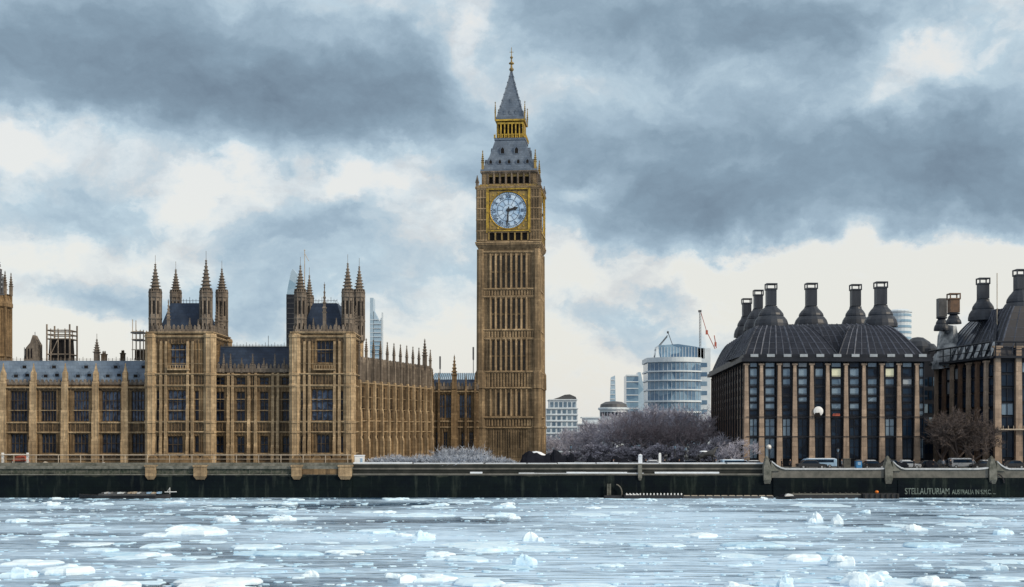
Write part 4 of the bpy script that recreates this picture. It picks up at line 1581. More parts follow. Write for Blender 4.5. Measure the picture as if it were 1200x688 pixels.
def offices():
    D = 250.0
    k = D / F
    X = lambda p: (p - 600) * k
    Z = lambda p: CAMZ + (505 - p) * k
    t = thing('office_block', 'dark bronze office block with sandstone piers and six tall black chimneys in view', 'office building', (X(980), D + 20, GZ))
    xl, xr = X(875), X(1087)
    Mf = Matrix.Translation((0, D, 0))
    zt = Z(424)
    rowsf = [(425.5, 430), (432, 441.5), (444, 451.5), (454.5, 462.5), (465.5, 471), (473, 479.5), (481.5, 487), (491, 510.5), (514, 537)]
    piers = [874.5, 892, 913, 931, 951, 969.5, 991, 1012, 1033, 1053, 1074]
    # core with dark cladding
    core = MB()
    yb = 324.0
    core.poly([(xl + .6, D + .6, GZ), (xr - .6, D + .6, GZ), (xr - .6, D + .6, zt), (xl + .6, D + .6, zt)])
    core.poly([(xl + .6, D + .6, GZ), (xl + .6, D + .6, zt), (X(875) + 5.2, yb, zt), (X(875) + 5.2, yb, GZ)])
    core.poly([(xr - .6, D + .6, GZ), (xr - .6, yb, GZ), (xr - .6, yb, zt), (xr - .6, D + .6, zt)])
    core.poly([(xl + .6, D + .6, zt), (xr - .6, D + .6, zt), (xr - .6, yb, zt), (X(875) + 5.2, yb, zt)])
    core.build('core_wall', M['bronze'], t)
    # front bays
    r = random.Random(4)
    edges = piers + [1086]
    fr_ = MB(Mf)
    for i in range(len(edges) - 1):
        a, b = X(edges[i]) + .45, X(edges[i + 1]) - .45
        cw = b - a
        wx0, wx1 = a + cw * .17, b - cw * .17
        fr_.box(a, a + .16, -.05, .5, GZ, zt)
        fr_.box(b - .16, b, -.05, .5, GZ, zt)
        for j, (pa, pb) in enumerate(rowsf):
            z1, z0 = Z(pa), Z(pb)
            w = MB(Mf)
            g = r.random()
            if j >= 7:
                mat = 'glass_navy' if g < .75 else 'glass_teal'
                if i in (1, 2) and j == 7:
                    mat = 'glass_teal'
            elif j in (0, 1, 2):
                mat = 'glass_teal' if g < .66 else ('blind' if g < .86 else 'glass_navy')
            else:
                mat = 'glass_teal' if g < (.62 if i < 4 else .30) else 'glass_navy'
            w.m = 1
            y = .30
            w.poly([(wx0, y, z0), (wx1, y, z0), (wx1, y, z1), (wx0, y, z1)])
            w.m = 0
            for (xa, xb, za, zb) in ((wx0 - .12, wx0, z0 - .1, z1 + .1), (wx1, wx1 + .12, z0 - .1, z1 + .1), (wx0, wx1, z0 - .1, z0), (wx0, wx1, z1, z1 + .1)):
                w.box(xa, xb, .12, .36, za, zb)
            if j >= 7:
                w.box((wx0 + wx1) / 2 - .05, (wx0 + wx1) / 2 + .05, .2, .29, z0, z1)
                w.box(wx0, wx1, .2, .28, z0 + (z1 - z0) * .55, z0 + (z1 - z0) * .55 + .1)
            # lower third reads as a spandrel louvre
            elif j >= 1:
                w.box(wx0, wx1, .22, .29, z0 + .12, z0 + .2)
            if (i, j) in ((5, 1), (8, 1)):
                mat = 'lit_window'
            w.build('window', [M['bronze'], M[mat]], t)
    for z in (Z(489), Z(512.5), Z(443), Z(453), Z(464)):
        fr_.box(xl, xr, .05, .45, z - .12, z + .12)
    for pz in (Z(488.5), Z(511.5)):
        fr_.box(xl - .2, xr + .2, -.75, -.66, pz - .05, pz + .05)
    fr_.build('bay_frame', M['bronze'], t)
    for p in piers:
        pier_mb(Mf, X(p), 1.18, .58, GZ, Z(428), .62).build('pier', M['sandstone'], t)
    # two round signs and a red sign in the bays
    # left flank
    Ml, L = frame((X(875) + 4.7, 324.0), (xl, D))
    n = 15
    sd_ = MB(Ml)
    for i in range(n):
        a, b = L * i / n, L * (i + 1) / n
        w = MB(Ml)
        w.m = 1
        w.poly([(a + .7, .35, GZ), (b - .7, .35, GZ), (b - .7, .35, zt), (a + .7, .35, zt)])
        w.m = 0
        for pz in (432, 443, 453, 464, 474, 488, 511):
            w.box(a + .5, b - .5, .15, .4, Z(pz) - .35, Z(pz) + .35)
        w.box(a + .45, a + .7, -.1, .45, GZ, zt)
        w.box(b - .7, b - .45, -.1, .45, GZ, zt)
        w.build('window', [M['bronze'], M['glass_navy']], t)
    for i in range(n):
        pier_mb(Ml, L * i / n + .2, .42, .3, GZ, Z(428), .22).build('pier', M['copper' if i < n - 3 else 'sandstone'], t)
    # eaves gutter
    e = MB()
    o = 1.1
    e.box(xl - o, xr + .8, D - o, D + .5, Z(424) + .003, Z(419.5))
    e.box(xl - o * .6, xr + .5, D - o * .6, D + .5, Z(419.5) + .003, Z(415.5))
    for i in range(len(edges) - 1):
        c = (X(edges[i]) + X(edges[i + 1])) / 2
        e.m = 1
        e.box(c - .75, c + .75, D - o * .6 - .12, D - .2, Z(418.6), Z(415.2))
        e.m = 0
    e.M = Ml
    e.box(0, L - .5, -o, .5, Z(424) + .006, Z(419.5))
    e.box(0, L - .5, -o * .6, .5, Z(419.5) + .006, Z(415.5))
    e.build('eaves_gutter', [M['bronze'], M['blind']], t)
    # roofs
    ze = Z(416)
    zr = 33.6
    I = Matrix.Identity(4)
    xm = X(981)
    roof_bell(t, I, (xl - .3, xm + .2, D + .05, D + 24), (xl + 3.4, xm - 4.3, D + 5.5, D + 17), ze, 33.0, 12, bulge=.5)
    roof_bell(t, I, (xm + .35, xr - 1.0, D + .06, D + 24), (xm + 4.2, xr - 6.2, D + 5.5, D + 17), ze, 33.0, 11, bulge=.5)
    roof_bell(t, Ml, (-.4, L - 4, .1, 33), (4.5, L - 10, 3.6, 27), ze - .05, 33.6, 24, bulge=.6)
    # chimneys: px, distance, bell bottom, bell top, top, bell half-width px, stack width px
    for (px_, d, yb_, ybell, yt, hwp, wp) in ((903.5, 259.5, 381.5, 360, 332.5, 20, 11), (950.5, 266, 381.5, 360.5, 332, 19.5, 11.5), (1002.5, 276, 381.5, 360.5, 333.5, 16, 10.5), (1032, 259.5, 381.5, 359, 330.5, 19.5, 12),
                                         (888.5, 284, 386, 363, 340, 17, 9.5), (875, 304, 394, 372, 350, 15, 9.5)):
        s = d / F
        chimney(t, PX(px_, d), d, PZ(yb_, d) - .3, PZ(ybell, d), PZ(yt, d), hwp * s, wp * s)


m_, t_, b_, p_ = new_mat('lit office window')
b_.inputs['Base Color'].default_value = (0.42, 0.44, 0.34, 1)
b_.inputs['Emission Color'].default_value = (1.0, 0.95, 0.62, 1)
b_.inputs['Emission Strength'].default_value = 0.22
M['lit_window'] = m_
offices()


def offices_right():
    D = 245.0
    k = D / F
    X = lambda p: (p - 600) * k
    Z = lambda p: CAMZ + (505 - p) * k
    t = thing('office_block', 'dark office building at the right edge with mottled silvery roof and brown piers', 'office building', (X(1200), D + 14, GZ))
    xl, xr = X(1166), X(1330)
    zt = Z(420)
    Mf = Matrix.Translation((0, D, 0))
    far = (PX(1097, 272), 272.0)
    Ml, L = frame(far, (xl, D))
    core = MB()
    core.poly([(xl + .5, D + .5, GZ), (xr, D + .5, GZ), (xr, D + .5, zt), (xl + .5, D + .5, zt)])
    core.poly([(xl + .5, D + .5, GZ), (xl + .5, D + .5, zt), (far[0] + .5, far[1], zt), (far[0] + .5, far[1], GZ)])
    core.poly([(xl + .5, D + .5, zt), (xr, D + .5, zt), (xr, far[1], zt), (far[0] + .5, far[1], zt)])
    core.poly([(xr, D + .5, GZ), (xr, far[1], GZ), (xr, far[1], zt), (xr, D + .5, zt)])
    core.build('core_wall', M['bronze'], t)
    r = random.Random(9)
    pf = [1168.5, 1193, 1217, 1241, 1265, 1289, 1313]
    for p in pf:
        m = pier_mb(Mf, X(p), 1.35, 1.0, GZ, Z(405) - .4, .7)
        m.build('pier', M['sandstone'], t)
    rows = [(425, 436), (439, 452), (455, 470), (473, 486), (489, 500), (506, 536)]
    for a, b in zip(pf, pf[1:]):
        xa, xb = X(a) + .9, X(b) - .9
        for (pa, pb) in rows:
            w = MB(Mf)
            w.m = 1
            w.poly([(xa, .3, Z(pb)), (xb, .3, Z(pb)), (xb, .3, Z(pa)), (xa, .3, Z(pa))])
            w.m = 0
            w.box(xa - .2, xa, .1, .4, Z(pb) - .15, Z(pa) + .15)
            w.box(xb, xb + .2, .1, .4, Z(pb) - .15, Z(pa) + .15)
            w.box(xa, xb, .1, .4, Z(pa), Z(pa) + .2)
            w.box((xa + xb) / 2 - .06, (xa + xb) / 2 + .06, .15, .29, Z(pb), Z(pa))
            w.build('window', [M['bronze'], M['glass_navy' if r.random() < .7 else 'glass_teal']], t)
        # stone patches above the balcony
    n = 7
    for i in range(n):
        x = L * i / n + .4
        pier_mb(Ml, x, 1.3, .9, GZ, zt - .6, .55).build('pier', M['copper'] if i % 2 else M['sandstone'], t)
        a, b = L * i / n + 1.1, L * (i + 1) / n - .3
        for q, (pa, pb) in enumerate(((427, 440), (443, 458), (461, 476), (480, 500), (506, 536))):
            w = MB(Ml)
            w.m = 1
            w.poly([(a, .3, Z(pb)), (b, .3, Z(pb)), (b, .3, Z(pa)), (a, .3, Z(pa))])
            w.m = 0
            w.box(a - .15, a, .1, .4, Z(pb) - .15, Z(pa) + .15)
            w.box(b, b + .15, .1, .4, Z(pb) - .15, Z(pa) + .15)
            w.box(a, b, .1, .4, Z(pa), Z(pa) + .25)
            w.build('window', [M['bronze'], M['blind' if (q == 0 and i in (1, 2)) or (q == 1 and i == 1) else 'glass_navy']], t)
    # double eaves rail
    rl = MB()
    for mx, a, b in ((Ml, -1.0, L + .3), (Mf, xl - .3, xr)):
        rl.M = mx
        rl.box(a, b, -1.2, .2, zt, zt + .45)
        rl.tube((a, -1.1, zt + 3.1), (b, -1.1, zt + 3.1), .2, n=6)
        rl.tube((a, -1.1, zt + 1.6), (b, -1.1, zt + 1.6), .09, n=5)
        nn = max(2, int((b - a) / 3.4))
        for i in range(nn + 1):
            x = a + (b - a) * i / nn
            rl.tube((x, -1.1, zt + .4), (x, -1.1, zt + 3.1), .12, n=5)
    rl.build('eaves_rail', M['bronze'], t)
    # slanted pale lights between the rails
    for mx, a, b, nn in ((Ml, .5, L - 1.0, 8), (Mf, xl + 1.0, xr - 1, 12)):
        for i in range(nn):
            x = a + (b - a) * (i + .5) / nn
            w = MB(mx)
            w.poly([(x - .8, .1, zt + .5), (x + .8, .1, zt + .5), (x + 1.0, 1.2, zt + 3.4), (x - .6, 1.2, zt + 3.4)])
            w.box(x - .95, x - .82, .05, .3, zt + .46, zt + 1.0)
            w.build('rooflight', M['patina' if mx is Ml else 'glass_teal'], t)
    I = Matrix.Identity(4)
    # main roof in two bells plus the lumpy patinated hip at the far end
    roof_bell(t, I, (xl + .3, xl + 19, D + .5, D + 22), (xl + 3.5, xl + 14, D + 8, D + 14), zt + .3, PZ(362, 253), 10)
    roof_bell(t, I, (xl + 19.2, xr, D + .5, D + 22), (xl + 24, xr - 6, D + 8, D + 14), zt + .3, PZ(362, 253), 10)
    Mr = Ml
    roof_bell(t, Ml, (-.5, L * .62, .4, 18), (4.5, L * .66, 6, 14), zt + .3, PZ(372, 262), 9, 'sheet', .45)
    roof_bell(t, Ml, (L * .45, L * 1.02, .5, 18), (L * .62, L * .95, 4.5, 14), zt + .28, PZ(364, 256), 7, 'bronze_roof', .35)
    hip = MB()
    cxh, cyh = PX(1098, 270), 270.0
    rr = random.Random(3)
    rings = []
    for j in range(6):
        u = j / 5
        z = zt - 1.0 + u * (PZ(382, 268) - zt + 1.0)
        rings.append([hip.pt((cxh + 2.5 + (3.6 * (1 - u * .55) + rr.uniform(-.5, .5)) * math.cos(a * math.pi / 6), cyh + (4.2 * (1 - u * .5) + rr.uniform(-.5, .5)) * math.sin(a * math.pi / 6), z + rr.uniform(-.3, .3))) for a in range(12)])
    for A, B in zip(rings, rings[1:]):
        for q in range(12):
            hip.face((A[q], A[(q + 1) % 12], B[(q + 1) % 12], B[q]))
    hip.face(rings[-1])
    hip.build('roof_hip', M['patina'], t)
    for (px_, d, yb_, ybell, yt, hwp, wp, cap, mat) in ((1152, 258, 370, 352, 326, 17, 11, True, 'chimney'), (1196, 252, 366, 341, 316, 22, 12.5, True, 'chimney'), (1240, 256, 366, 341, 320, 20, 12, True, 'chimney'),
                                                   (1117.5, 264, 374, 368, 344, 9, 11, True, 'copper'), (1103.5, 268, 382, 373, 350, 9, 9.5, False, 'steel_dark')):
        s = d / F
        chimney(t, PX(px_, d), d, PZ(yb_, d) - 1.0, PZ(ybell, d), PZ(yt, d), hwp * s, wp * s, cap, mat)
    pl = MB()
    pl.tube((PX(1168.5, 250), 250, PZ(400, 250)), (PX(1168.5, 250), 250, PZ(320, 250)), .09, n=5)
    pl.build('mast', M['rail'], t)
    b = MB(Mf)
    b.box(xl, xr, -1.6, -.72, Z(504), Z(502.5))
    for i in range(28):
        x = xl + i * (xr - xl) / 27
        b.box(x - .05, x + .05, -1.55, -1.45, Z(502.5) + .003, Z(499))
    b.build('balcony', M['rail'], t)


offices_right()


# ------------------------------------------------------------------ river walls
def river_walls():
    Y = WALL_Y
    # palace terrace wall
    k = Y / F
    Z = lambda p: CAMZ + (505 - p) * k
    X = lambda p: (p - 600) * k
    t = thing('terrace_wall', 'dark green stained terrace wall with pale stone piers under the palace', 'river wall', (X(150), Y + 1, 0))
    w = MB()
    xa, xb = X(-400), X(413)
    w.box(xa, xb, Y, Y + 2.0, -1.5, Z(557))
    w.box(xa, xb, Y + .15, Y + 2.0, Z(557) + .003, Z(549.5))
    w.build('wall', M['river_wall'], t)
    c = MB()
    c.box(xa, xb, Y - .15, Y + 2.1, Z(549.5) + .003, Z(546))
    c.box(xa, xb, Y - .08, Y + .2, Z(556.8), Z(555.6))
    c.box(xa, xb, Y + .6, Y + 1.6, Z(546) + .003, Z(542.5))
    for i in range(64):
        x = xa + (xb - xa) * (i + .5) / 64
        c.box(x - .03, x + .03, Y + .12, Y + .3, Z(555.4), Z(550))
    c.build('coping', M['granite'], t)
    for pa, pb, mat in ((171, 183, 'stone_pale'), (227.5, 242.5, 'stone_pale'), (342, 354, 'stone_pale'), (397, 412.5, 'stone_pale'), (-20, -8, 'stone_pale'), (-190, -178, 'stone_pale')):
        p = MB()
        a, b = X(pa), X(pb)
        p.box(a, b, Y - .5, Y + 1.9, Z(558), Z(547))
        p.box(a - .12, b + .12, Y - .62, Y + 1.95, Z(547) + .003, Z(545))
        p.frustum((a + .4, b - .4, Y - .2, Y + .4), (a, b, Y - .5, Y + .4), Z(562), Z(558) - .003)
        p.build('stone_pier', M[mat], t)
    r = MB()
    r.box(X(354.5), X(396.5), Y - .2, Y + .13, Z(556), Z(549.6))
    r.build('stone_panel', M['stone'], t)
    # middle wall
    t2 = thing('embankment_wall', 'dark river wall with two snow lined ledges below the clock tower and bare trees', 'river wall', (X(660), Y + 1, 0))
    w = MB()
    xa, xb = X(413.2), X(906)
    w.box(xa, xb, Y + .1, Y + 2.2, -1.5, Z(557))
    w.build('wall', M['river_wall'], t2)
    w = MB()
    w.box(xa, xb, Y + 1.0, Y + 2.2, Z(557) + .003, Z(545))
    w.build('upper_wall', M['granite_black'], t2)
    g = MB()
    g.box(xa, xb, Y, Y + 1.2, Z(557) + .004, Z(555))
    g.box(xa, xb, Y + .85, Y + 1.6, Z(550.4), Z(548.6))
    g.box(X(640), xb, Y + .95, Y + 2.3, Z(545) + .003, Z(543.6))
    g.box(xa, X(640), Y + .95, Y + 2.3, Z(545) + .003, Z(543.6))
    g.build('ledge', M['granite_dark'], t2)
    s = MB()
    rr = random.Random(5)
    x = xa
    while x < xb - 2:
        L = rr.uniform(2, 9)
        if rr.random() < .62:
            s.box(x, min(x + L, xb), Y + .02, Y + .9, Z(555) + .003, Z(555) + rr.uniform(.08, .3))
        x += L
    x = xa
    while x < xb - 2:
        L = rr.uniform(4, 14)
        s.box(x, min(x + L * .97, xb), Y + .93, Y + 1.9, Z(543.6) + .003, Z(543.6) + rr.uniform(.10, .24))
        x += L
    s.build('snow_cap', M['snow'], t2)
    # right wall with lamp piers and sagging parapets
    t3 = thing('embankment_wall', 'dark embankment wall with pale sagging parapet and painted lettering on the right', 'river wall', (X(1040), Y + 1, 0))
    w = MB()
    xa, xb = X(906.2), X(1420)
    w.box(xa, xb, Y - .1, Y + 2.2, -1.5, Z(560))
    w.box(X(1052), X(1162), Y - .22, Y - .11, .3, Z(562))
    w.build('wall', M['river_wall'], t3)
    piers_px = [899, 1041, 1163, 1290]
    p = MB()
    for a, b in zip(piers_px, piers_px[1:]):
        N = 24
        xa_, xb_ = X(a) + .8, X(b) - .8
        prev = None
        for i in range(N + 1):
            u = i / N
            x = xa_ + (xb_ - xa_) * u
            e = max(0, 1 - min(u, 1 - u) / .13)
            if a == 899 and u > .5:
                e *= .2
            if a == 1041 and u > .5:
                e *= .35
            top = Z(550.5) + (1.35 * e ** 1.8)
            if prev:
                for y0_, y1_, zz0, dz, mi in ((Y - .05, Y + 1.0, Z(560) + .004, 0, 0),):
                    pa = [(prev[0], y0_, zz0), (x, y0_, zz0), (x, y0_, top), (prev[0], y0_, prev[1])]
                    pb = [(q[0], y1_, q[2]) for q in pa]
                    p.m = 0
                    ia = [p.pt(q) for q in pa]
                    ib = [p.pt(q) for q in pb]
                    p.face(ia)
                    p.face(ib[::-1])
                    for q in range(4):
                        p.face((ia[q], ib[q], ib[(q + 1) % 4], ia[(q + 1) % 4]))
                # coping
                p.m = 1
                za, zb = prev[1], top
                i8 = [p.pt(q) for q in ((prev[0], Y - .28, za + .004), (x, Y - .28, zb + .004), (x, Y + 1.2, zb + .004), (prev[0], Y + 1.2, za + .004), (prev[0], Y - .28, za + .27), (x, Y - .28, zb + .27), (x, Y + 1.2, zb + .27), (prev[0], Y + 1.2, za + .27))]
                for q in ((0, 3, 2, 1), (4, 5, 6, 7), (0, 1, 5, 4), (1, 2, 6, 5), (2, 3, 7, 6), (3, 0, 4, 7)):
                    p.face([i8[j] for j in q])
            prev = (x, top)
    p.build('parapet', [M['granite_dark'], M['snow_dirty']], t3)
    for px_ in piers_px:
        q = MB()
        x = X(px_)
        q.box(x - .68, x + .68, Y - .45, Y + 1.4, Z(562), Z(548))
        q.prism_xz([(x - .68, Z(548) + .003), (x + .68, Z(548) + .003), (x + .42, Z(543)), (x + .2, Z(538.5)), (x - .3, Z(538.5)), (x - .55, Z(543))], Y - .4, Y + 1.2)
        q.prism_xz([(x + .69, Z(552)), (x + 2.2, Z(552)), (x + 1.5, Z(548.5)), (x + .9, Z(543)), (x + .69, Z(541))], Y - .3, Y + .8)
        q.box(x - .45, x + .35, Y - .35, Y + 1.15, Z(538.5) + .003, Z(537.6))
        q.lathe(x - .05, Y + .4, [(.34, Z(537.6) + .003), (.38, Z(536.8)), (.22, Z(536)), (.27, Z(535.3)), (.0, Z(534))], 10)
        q.frustum((x - .5, x + .5, Y - .12, Y + .5), (x - .68, x + .68, Y - .45, Y + .5), Z(567), Z(562) - .003)
        q.build('lamp_pier', M['granite'], t3)
    a = MB()
    # mooring ring arch at the last pier
    for i in range(10):
        an, bn = math.pi * i / 10, math.pi * (i + 1) / 10
        a.tube((X(1168) + 1.2 * math.cos(an), Y - .3, Z(566) + 1.6 * math.sin(an)), (X(1168) + 1.2 * math.cos(bn), Y - .3, Z(566) + 1.6 * math.sin(bn)), .12, n=5)
    a.build('mooring_ring', M['black'], t3)
    # faded painted lettering on the panel
    for body, pxa, pxb, size in (('STELLAUTURIAM', 1060, 1112, 1.55), ('AUSTRALIA IN S.M.C. ...', 1115, 1166, 1.15)):
        cu = bpy.data.curves.new('wall_lettering', 'FONT')
        cu.body = body
        cu.size = size
        cu.extrude = .015
        cu.offset = .02
        tmp = bpy.data.objects.new('wall_lettering', cu)
        COL.objects.link(tmp)
        bpy.context.view_layer.update()
        me = bpy.data.meshes.new_from_object(tmp.evaluated_get(bpy.context.evaluated_depsgraph_get()))
        bpy.data.objects.remove(tmp)
        x0 = min(v.co.x for v in me.vertices)
        x1 = max(v.co.x for v in me.vertices)
        sx = (X(pxb) - X(pxa)) / (x1 - x0)
        m = MB(Matrix.Translation((X(pxa), Y - .245, Z(579))) @ Matrix.Rotation(math.pi / 2, 4, 'X') @ Matrix.Diagonal((sx, 1.0, 1, 1)))
        ids = [m.pt((v.co.x - x0, v.co.y, v.co.z)) for v in me.vertices]
        for f in me.polygons:
            m.face([ids[j] for j in f.vertices])
        m.build('wall_lettering', M['letter'], t3)
        bpy.data.meshes.remove(me)


river_walls()


# ------------------------------------------------------------------ far buildings
def slab_building(name, label, cat, x0, x1, y0, y1, z1, wall, glass, floors, bays, roof=None, group=None):
    t = thing(name, label, cat, ((x0 + x1) / 2, (y0 + y1) / 2, GZ), group)
    Mx, L = frame((x0, y0), (x1, y0))
    w = MB()
    w.box(x0, x1, y0 + .3, y1, GZ, z1)
    w.build('wall', M[wall], t)
    fh = (z1 - GZ) / floors
    bw = L / bays
    g = MB(Mx)
    for f in range(floors):
        for b in range(bays):
            wd = MB(Mx)
            wd.box(bw * b + bw * .2, bw * (b + 1) - bw * .2, .18, .31, GZ + fh * f + fh * .25, GZ + fh * f + fh * .85)
            if floors * bays <= 60:
                wd.build('window', M[glass], t)
    s = MB(Mx)
    for f in range(floors + 1):
        s.box(-.2, L + .2, -.05, .31, GZ + fh * f - .12, GZ + fh * f + .18)
    s.build('floor_band', M[wall], t)
    return t


def far_buildings():
    # white classical building right of the clock tower
    D = 420
    X = lambda p: PX(p, D)
    Z = lambda p: PZ(p, D)
    t = slab_building('white_building', 'white classical building with dark domed roof beyond the bare trees', 'building', X(640), X(677), D, D + 18, Z(479), 'office_white', 'glass_teal', 7, 6)
    u = MB()
    u.box(X(644), X(676), D + 1, D + 16, Z(479) + .25, Z(469))
    u.box(X(643), X(677), D + .6, D + 16.5, Z(469) + .003, Z(467.8))
    u.build('attic', M['office_white'], t)
    for i in range(6):
        c = X(647) + i * (X(673) - X(647)) / 5
        w = MB()
        w.box(c - .5, c + .5, D + .9, D + 1.02, Z(477), Z(471))
        w.build('window', M['glass_teal'], t)
    d = MB()
    d.prism_xz([(X(648), Z(467.8) + .003), (X(676), Z(467.8) + .003), (X(675), Z(465)), (X(668), Z(462)), (X(662), Z(462.5)), (X(655), Z(465.5))], D + 1.2, D + 15)
    d.build('roof', M['steel_dark'], t)
    D2 = 400
    t = slab_building('terrace_building', 'low pale terrace building with flat stepped roofs beyond the bare trees', 'building', PX(679, D2), PX(706, D2), D2, D2 + 10, PZ(497, D2), 'office_white', 'glass_dark', 4, 5)
    q = MB()
    q.box(PX(684, D2), PX(702, D2), D2 + 2, D2 + 9, PZ(497, D2) + .2, PZ(490, D2))
    q.box(PX(682, D2), PX(704, D2), D2 + 1.5, D2 + 9.5, PZ(490, D2) + .003, PZ(488.5, D2))
    q.build('upper_storey', M['office_white'], t)
    # round dark roofed building
    D3 = 460
    X3 = lambda p: PX(p, D3)
    Z3 = lambda p: PZ(p, D3)
    t = thing('round_building', 'low round building with dark domed roof under the pale tapered tower', 'building', (X3(719), D3, GZ))
    m = MB()
    m.lathe(X3(719), D3, [(5.0, GZ), (5.0, Z3(481)), (5.6, Z3(480)), (5.6, Z3(478)), (4.9, Z3(477.5))], 20)
    m.build('wall', M['office_white'], t)
    m = MB()
    m.lathe(X3(719), D3, [(4.9, Z3(477.4)), (4.7, Z3(474)), (3.0, Z3(471)), (0, Z3(470))], 20)
    m.build('roof', M['steel_dark'], t)
    for i in range(10):
        a = -math.pi / 2 + (i - 4.5) * .26
        w = MB(Matrix.Translation((X3(719), D3, 0)) @ Matrix.Rotation(a + math.pi / 2, 4, 'Z'))
        w.box(-.5, .5, -5.06, -4.9, Z3(488), Z3(483))
        w.build('window', M['glass_dark'], t)
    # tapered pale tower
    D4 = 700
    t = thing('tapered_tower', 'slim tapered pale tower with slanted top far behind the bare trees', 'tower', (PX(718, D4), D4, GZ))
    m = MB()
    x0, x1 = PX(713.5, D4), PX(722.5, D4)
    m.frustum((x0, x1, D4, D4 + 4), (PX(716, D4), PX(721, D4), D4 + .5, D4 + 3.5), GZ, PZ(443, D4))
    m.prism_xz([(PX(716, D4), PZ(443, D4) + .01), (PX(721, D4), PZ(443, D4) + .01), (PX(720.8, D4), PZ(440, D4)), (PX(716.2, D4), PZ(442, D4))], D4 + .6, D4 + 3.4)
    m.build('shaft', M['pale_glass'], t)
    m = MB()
    for i in range(12):
        z = GZ + 6 + i * 2.6
        m.box(x0 + .35 + i * .05, x1 - .35 - i * .06, D4 - .1 + i * .03, D4 + .5, z, z + .5)
    m.build('floor_band', M['office_white'], t)
    # blue glass block
    D5 = 560
    X5 = lambda p: PX(p, D5)
    t = thing('glass_block', 'blue glass block with a leaning pale flank left of the rounded office', 'building', (X5(743), D5, GZ))
    m = MB()
    m.box(X5(734), X5(748), D5, D5 + 12, GZ, PZ(440, D5))
    m.build('glass_wall', M['office_glass'], t)
    m = MB()
    m.prism_xz([(X5(748.2), GZ), (X5(757), GZ), (X5(754), PZ(450, D5)), (X5(751), PZ(436, D5)), (X5(748.2), PZ(436, D5))], D5 + 1, D5 + 9)
    m.build('pale_flank', M['pale_glass'], t)
    m = MB()
    for i in range(9):
        z = GZ + 8 + i * 2.9
        m.box(X5(733.6), X5(748.1), D5 - .2, D5 + .1, z, z + .4)
    m.box(X5(733.6), X5(748.1), D5 - .25, D5 + 1, PZ(441, D5), PZ(439.6, D5))
    m.build('floor_band', M['office_white'], t)
    # large rounded office
    D6 = 600
    X6 = lambda p: PX(p, D6)
    Z6 = lambda p: PZ(p, D6)
    t = thing('rounded_office', 'large rounded glass office with white floor bands beyond the bare trees', 'office building', (X6(797), D6 + 10, GZ))

    def curved(xl, xr, y, dep, z0, z1, bow, mb, N=14):
        pts = [(xl + (xr - xl) * i / N, y - bow * math.sin(math.pi * (i / N) * .85 + .1)) for i in range(N + 1)]
        pts += [(xr, y + dep), (xl, y + dep)]
        a = [mb.pt((p[0], p[1], z0)) for p in pts]
        b = [mb.pt((p[0], p[1], z1)) for p in pts]
        mb.face(a[::-1])
        mb.face(b)
        for i in range(len(pts)):
            j = (i + 1) % len(pts)
            mb.face((a[i], a[j], b[j], b[i]))
    g = MB()
    curved(X6(759), X6(820), D6, 20, GZ, Z6(425), 8, g)
    g.build('glass_wall', M['office_glass'], t)
    for za, zb in ((497, 494), (484, 482), (471.5, 469.5), (458, 456.5), (447, 445.5), (436.5, 434.8), (425, 419.5)):
        m = MB()
        curved(X6(757.5), X6(821), D6 - .4, 20.6, Z6(za), Z6(zb), 8.3, m)
        m.build('floor_band', M['office_white'], t)
    for i in range(13):
        m = MB()
        u = (i + .5) / 13
        x = X6(759) + (X6(820) - X6(759)) * u
        y = D6 - 8.0 * math.sin(math.pi * u * .85 + .1) - .1
        m.box(x - .07, x + .07, y - .1, y + .2, Z6(497), Z6(426))
        m.build('mullion', M['office_white'], t)
    m = MB()
    m.box(X6(818), X6(833), D6 + 1, D6 + 22, GZ, Z6(408))
    m.build('core_wall', M['office_white'], t)
    for j in range(6):
        w = MB()
        w.box(X6(822), X6(829), D6 + .85, D6 + 1.01, Z6(430 + j * 11 - 0), Z6(425 + j * 11))
        w.build('window', M['office_glass'], t)
    m = MB()
    m.prism_xz([(X6(770), Z6(420) + .01), (X6(826), Z6(420) + .01), (X6(826), Z6(408)), (X6(812), Z6(405.5)), (X6(795), Z6(403)), (X6(772), Z6(404.5))], D6 + 1, D6 + 17)
    m.build('penthouse', M['office_glass'], t)
    m = MB()
    for i in range(16):
        x = X6(772) + i * (X6(825) - X6(772)) / 15
        m.box(x - .09, x + .09, D6 + .8, D6 + 1.0, Z6(420), Z6(406.5))
    m.prism_xz([(X6(768), Z6(421)), (X6(774), Z6(421)), (X6(771), Z6(407)), (X6(769.5), Z6(407))], D6 + .5, D6 + 3)
    m.build('penthouse_fin', M['office_white'], t)
    # cranes
    t = thing('crane', 'small dark derrick crane on the roof of the rounded office', 'crane', (X6(778), D6 + 6, Z6(404)))
    m = MB()
    m.tube((X6(769), D6 + 6, Z6(410)), (X6(784), D6 + 6, Z6(392)), .22, n=4)
    m.tube((X6(770.5), D6 + 6, Z6(410)), (X6(784), D6 + 6, Z6(393.5)), .12, n=4)
    m.tube((X6(771), D6 + 6, Z6(411)), (X6(768), D6 + 6, Z6(419.5)), .3, n=5)
    m.build('boom', M['steel_dark'], t)
    m = MB()
    m.tube((X6(784.5), D6 + 6, Z6(388)), (X6(790), D6 + 6, Z6(403)), .16, n=4)
    m.lathe(X6(784.5), D6 + 6, [(.1, Z6(390)), (.5, Z6(389)), (.5, Z6(387.5)), (0, Z6(386.5))], 8)
    m.build('mast', M['steel_dark'], t)
    D7 = 610
    t = thing('tower_crane', 'tall thin tower crane with drooping red jib right of the rounded office', 'crane', (PX(820.5, D7), D7 + 22, GZ))
    X7 = lambda p: PX(p, D7 + 22)
    Z7 = lambda p: PZ(p, D7 + 22)
    m = MB()
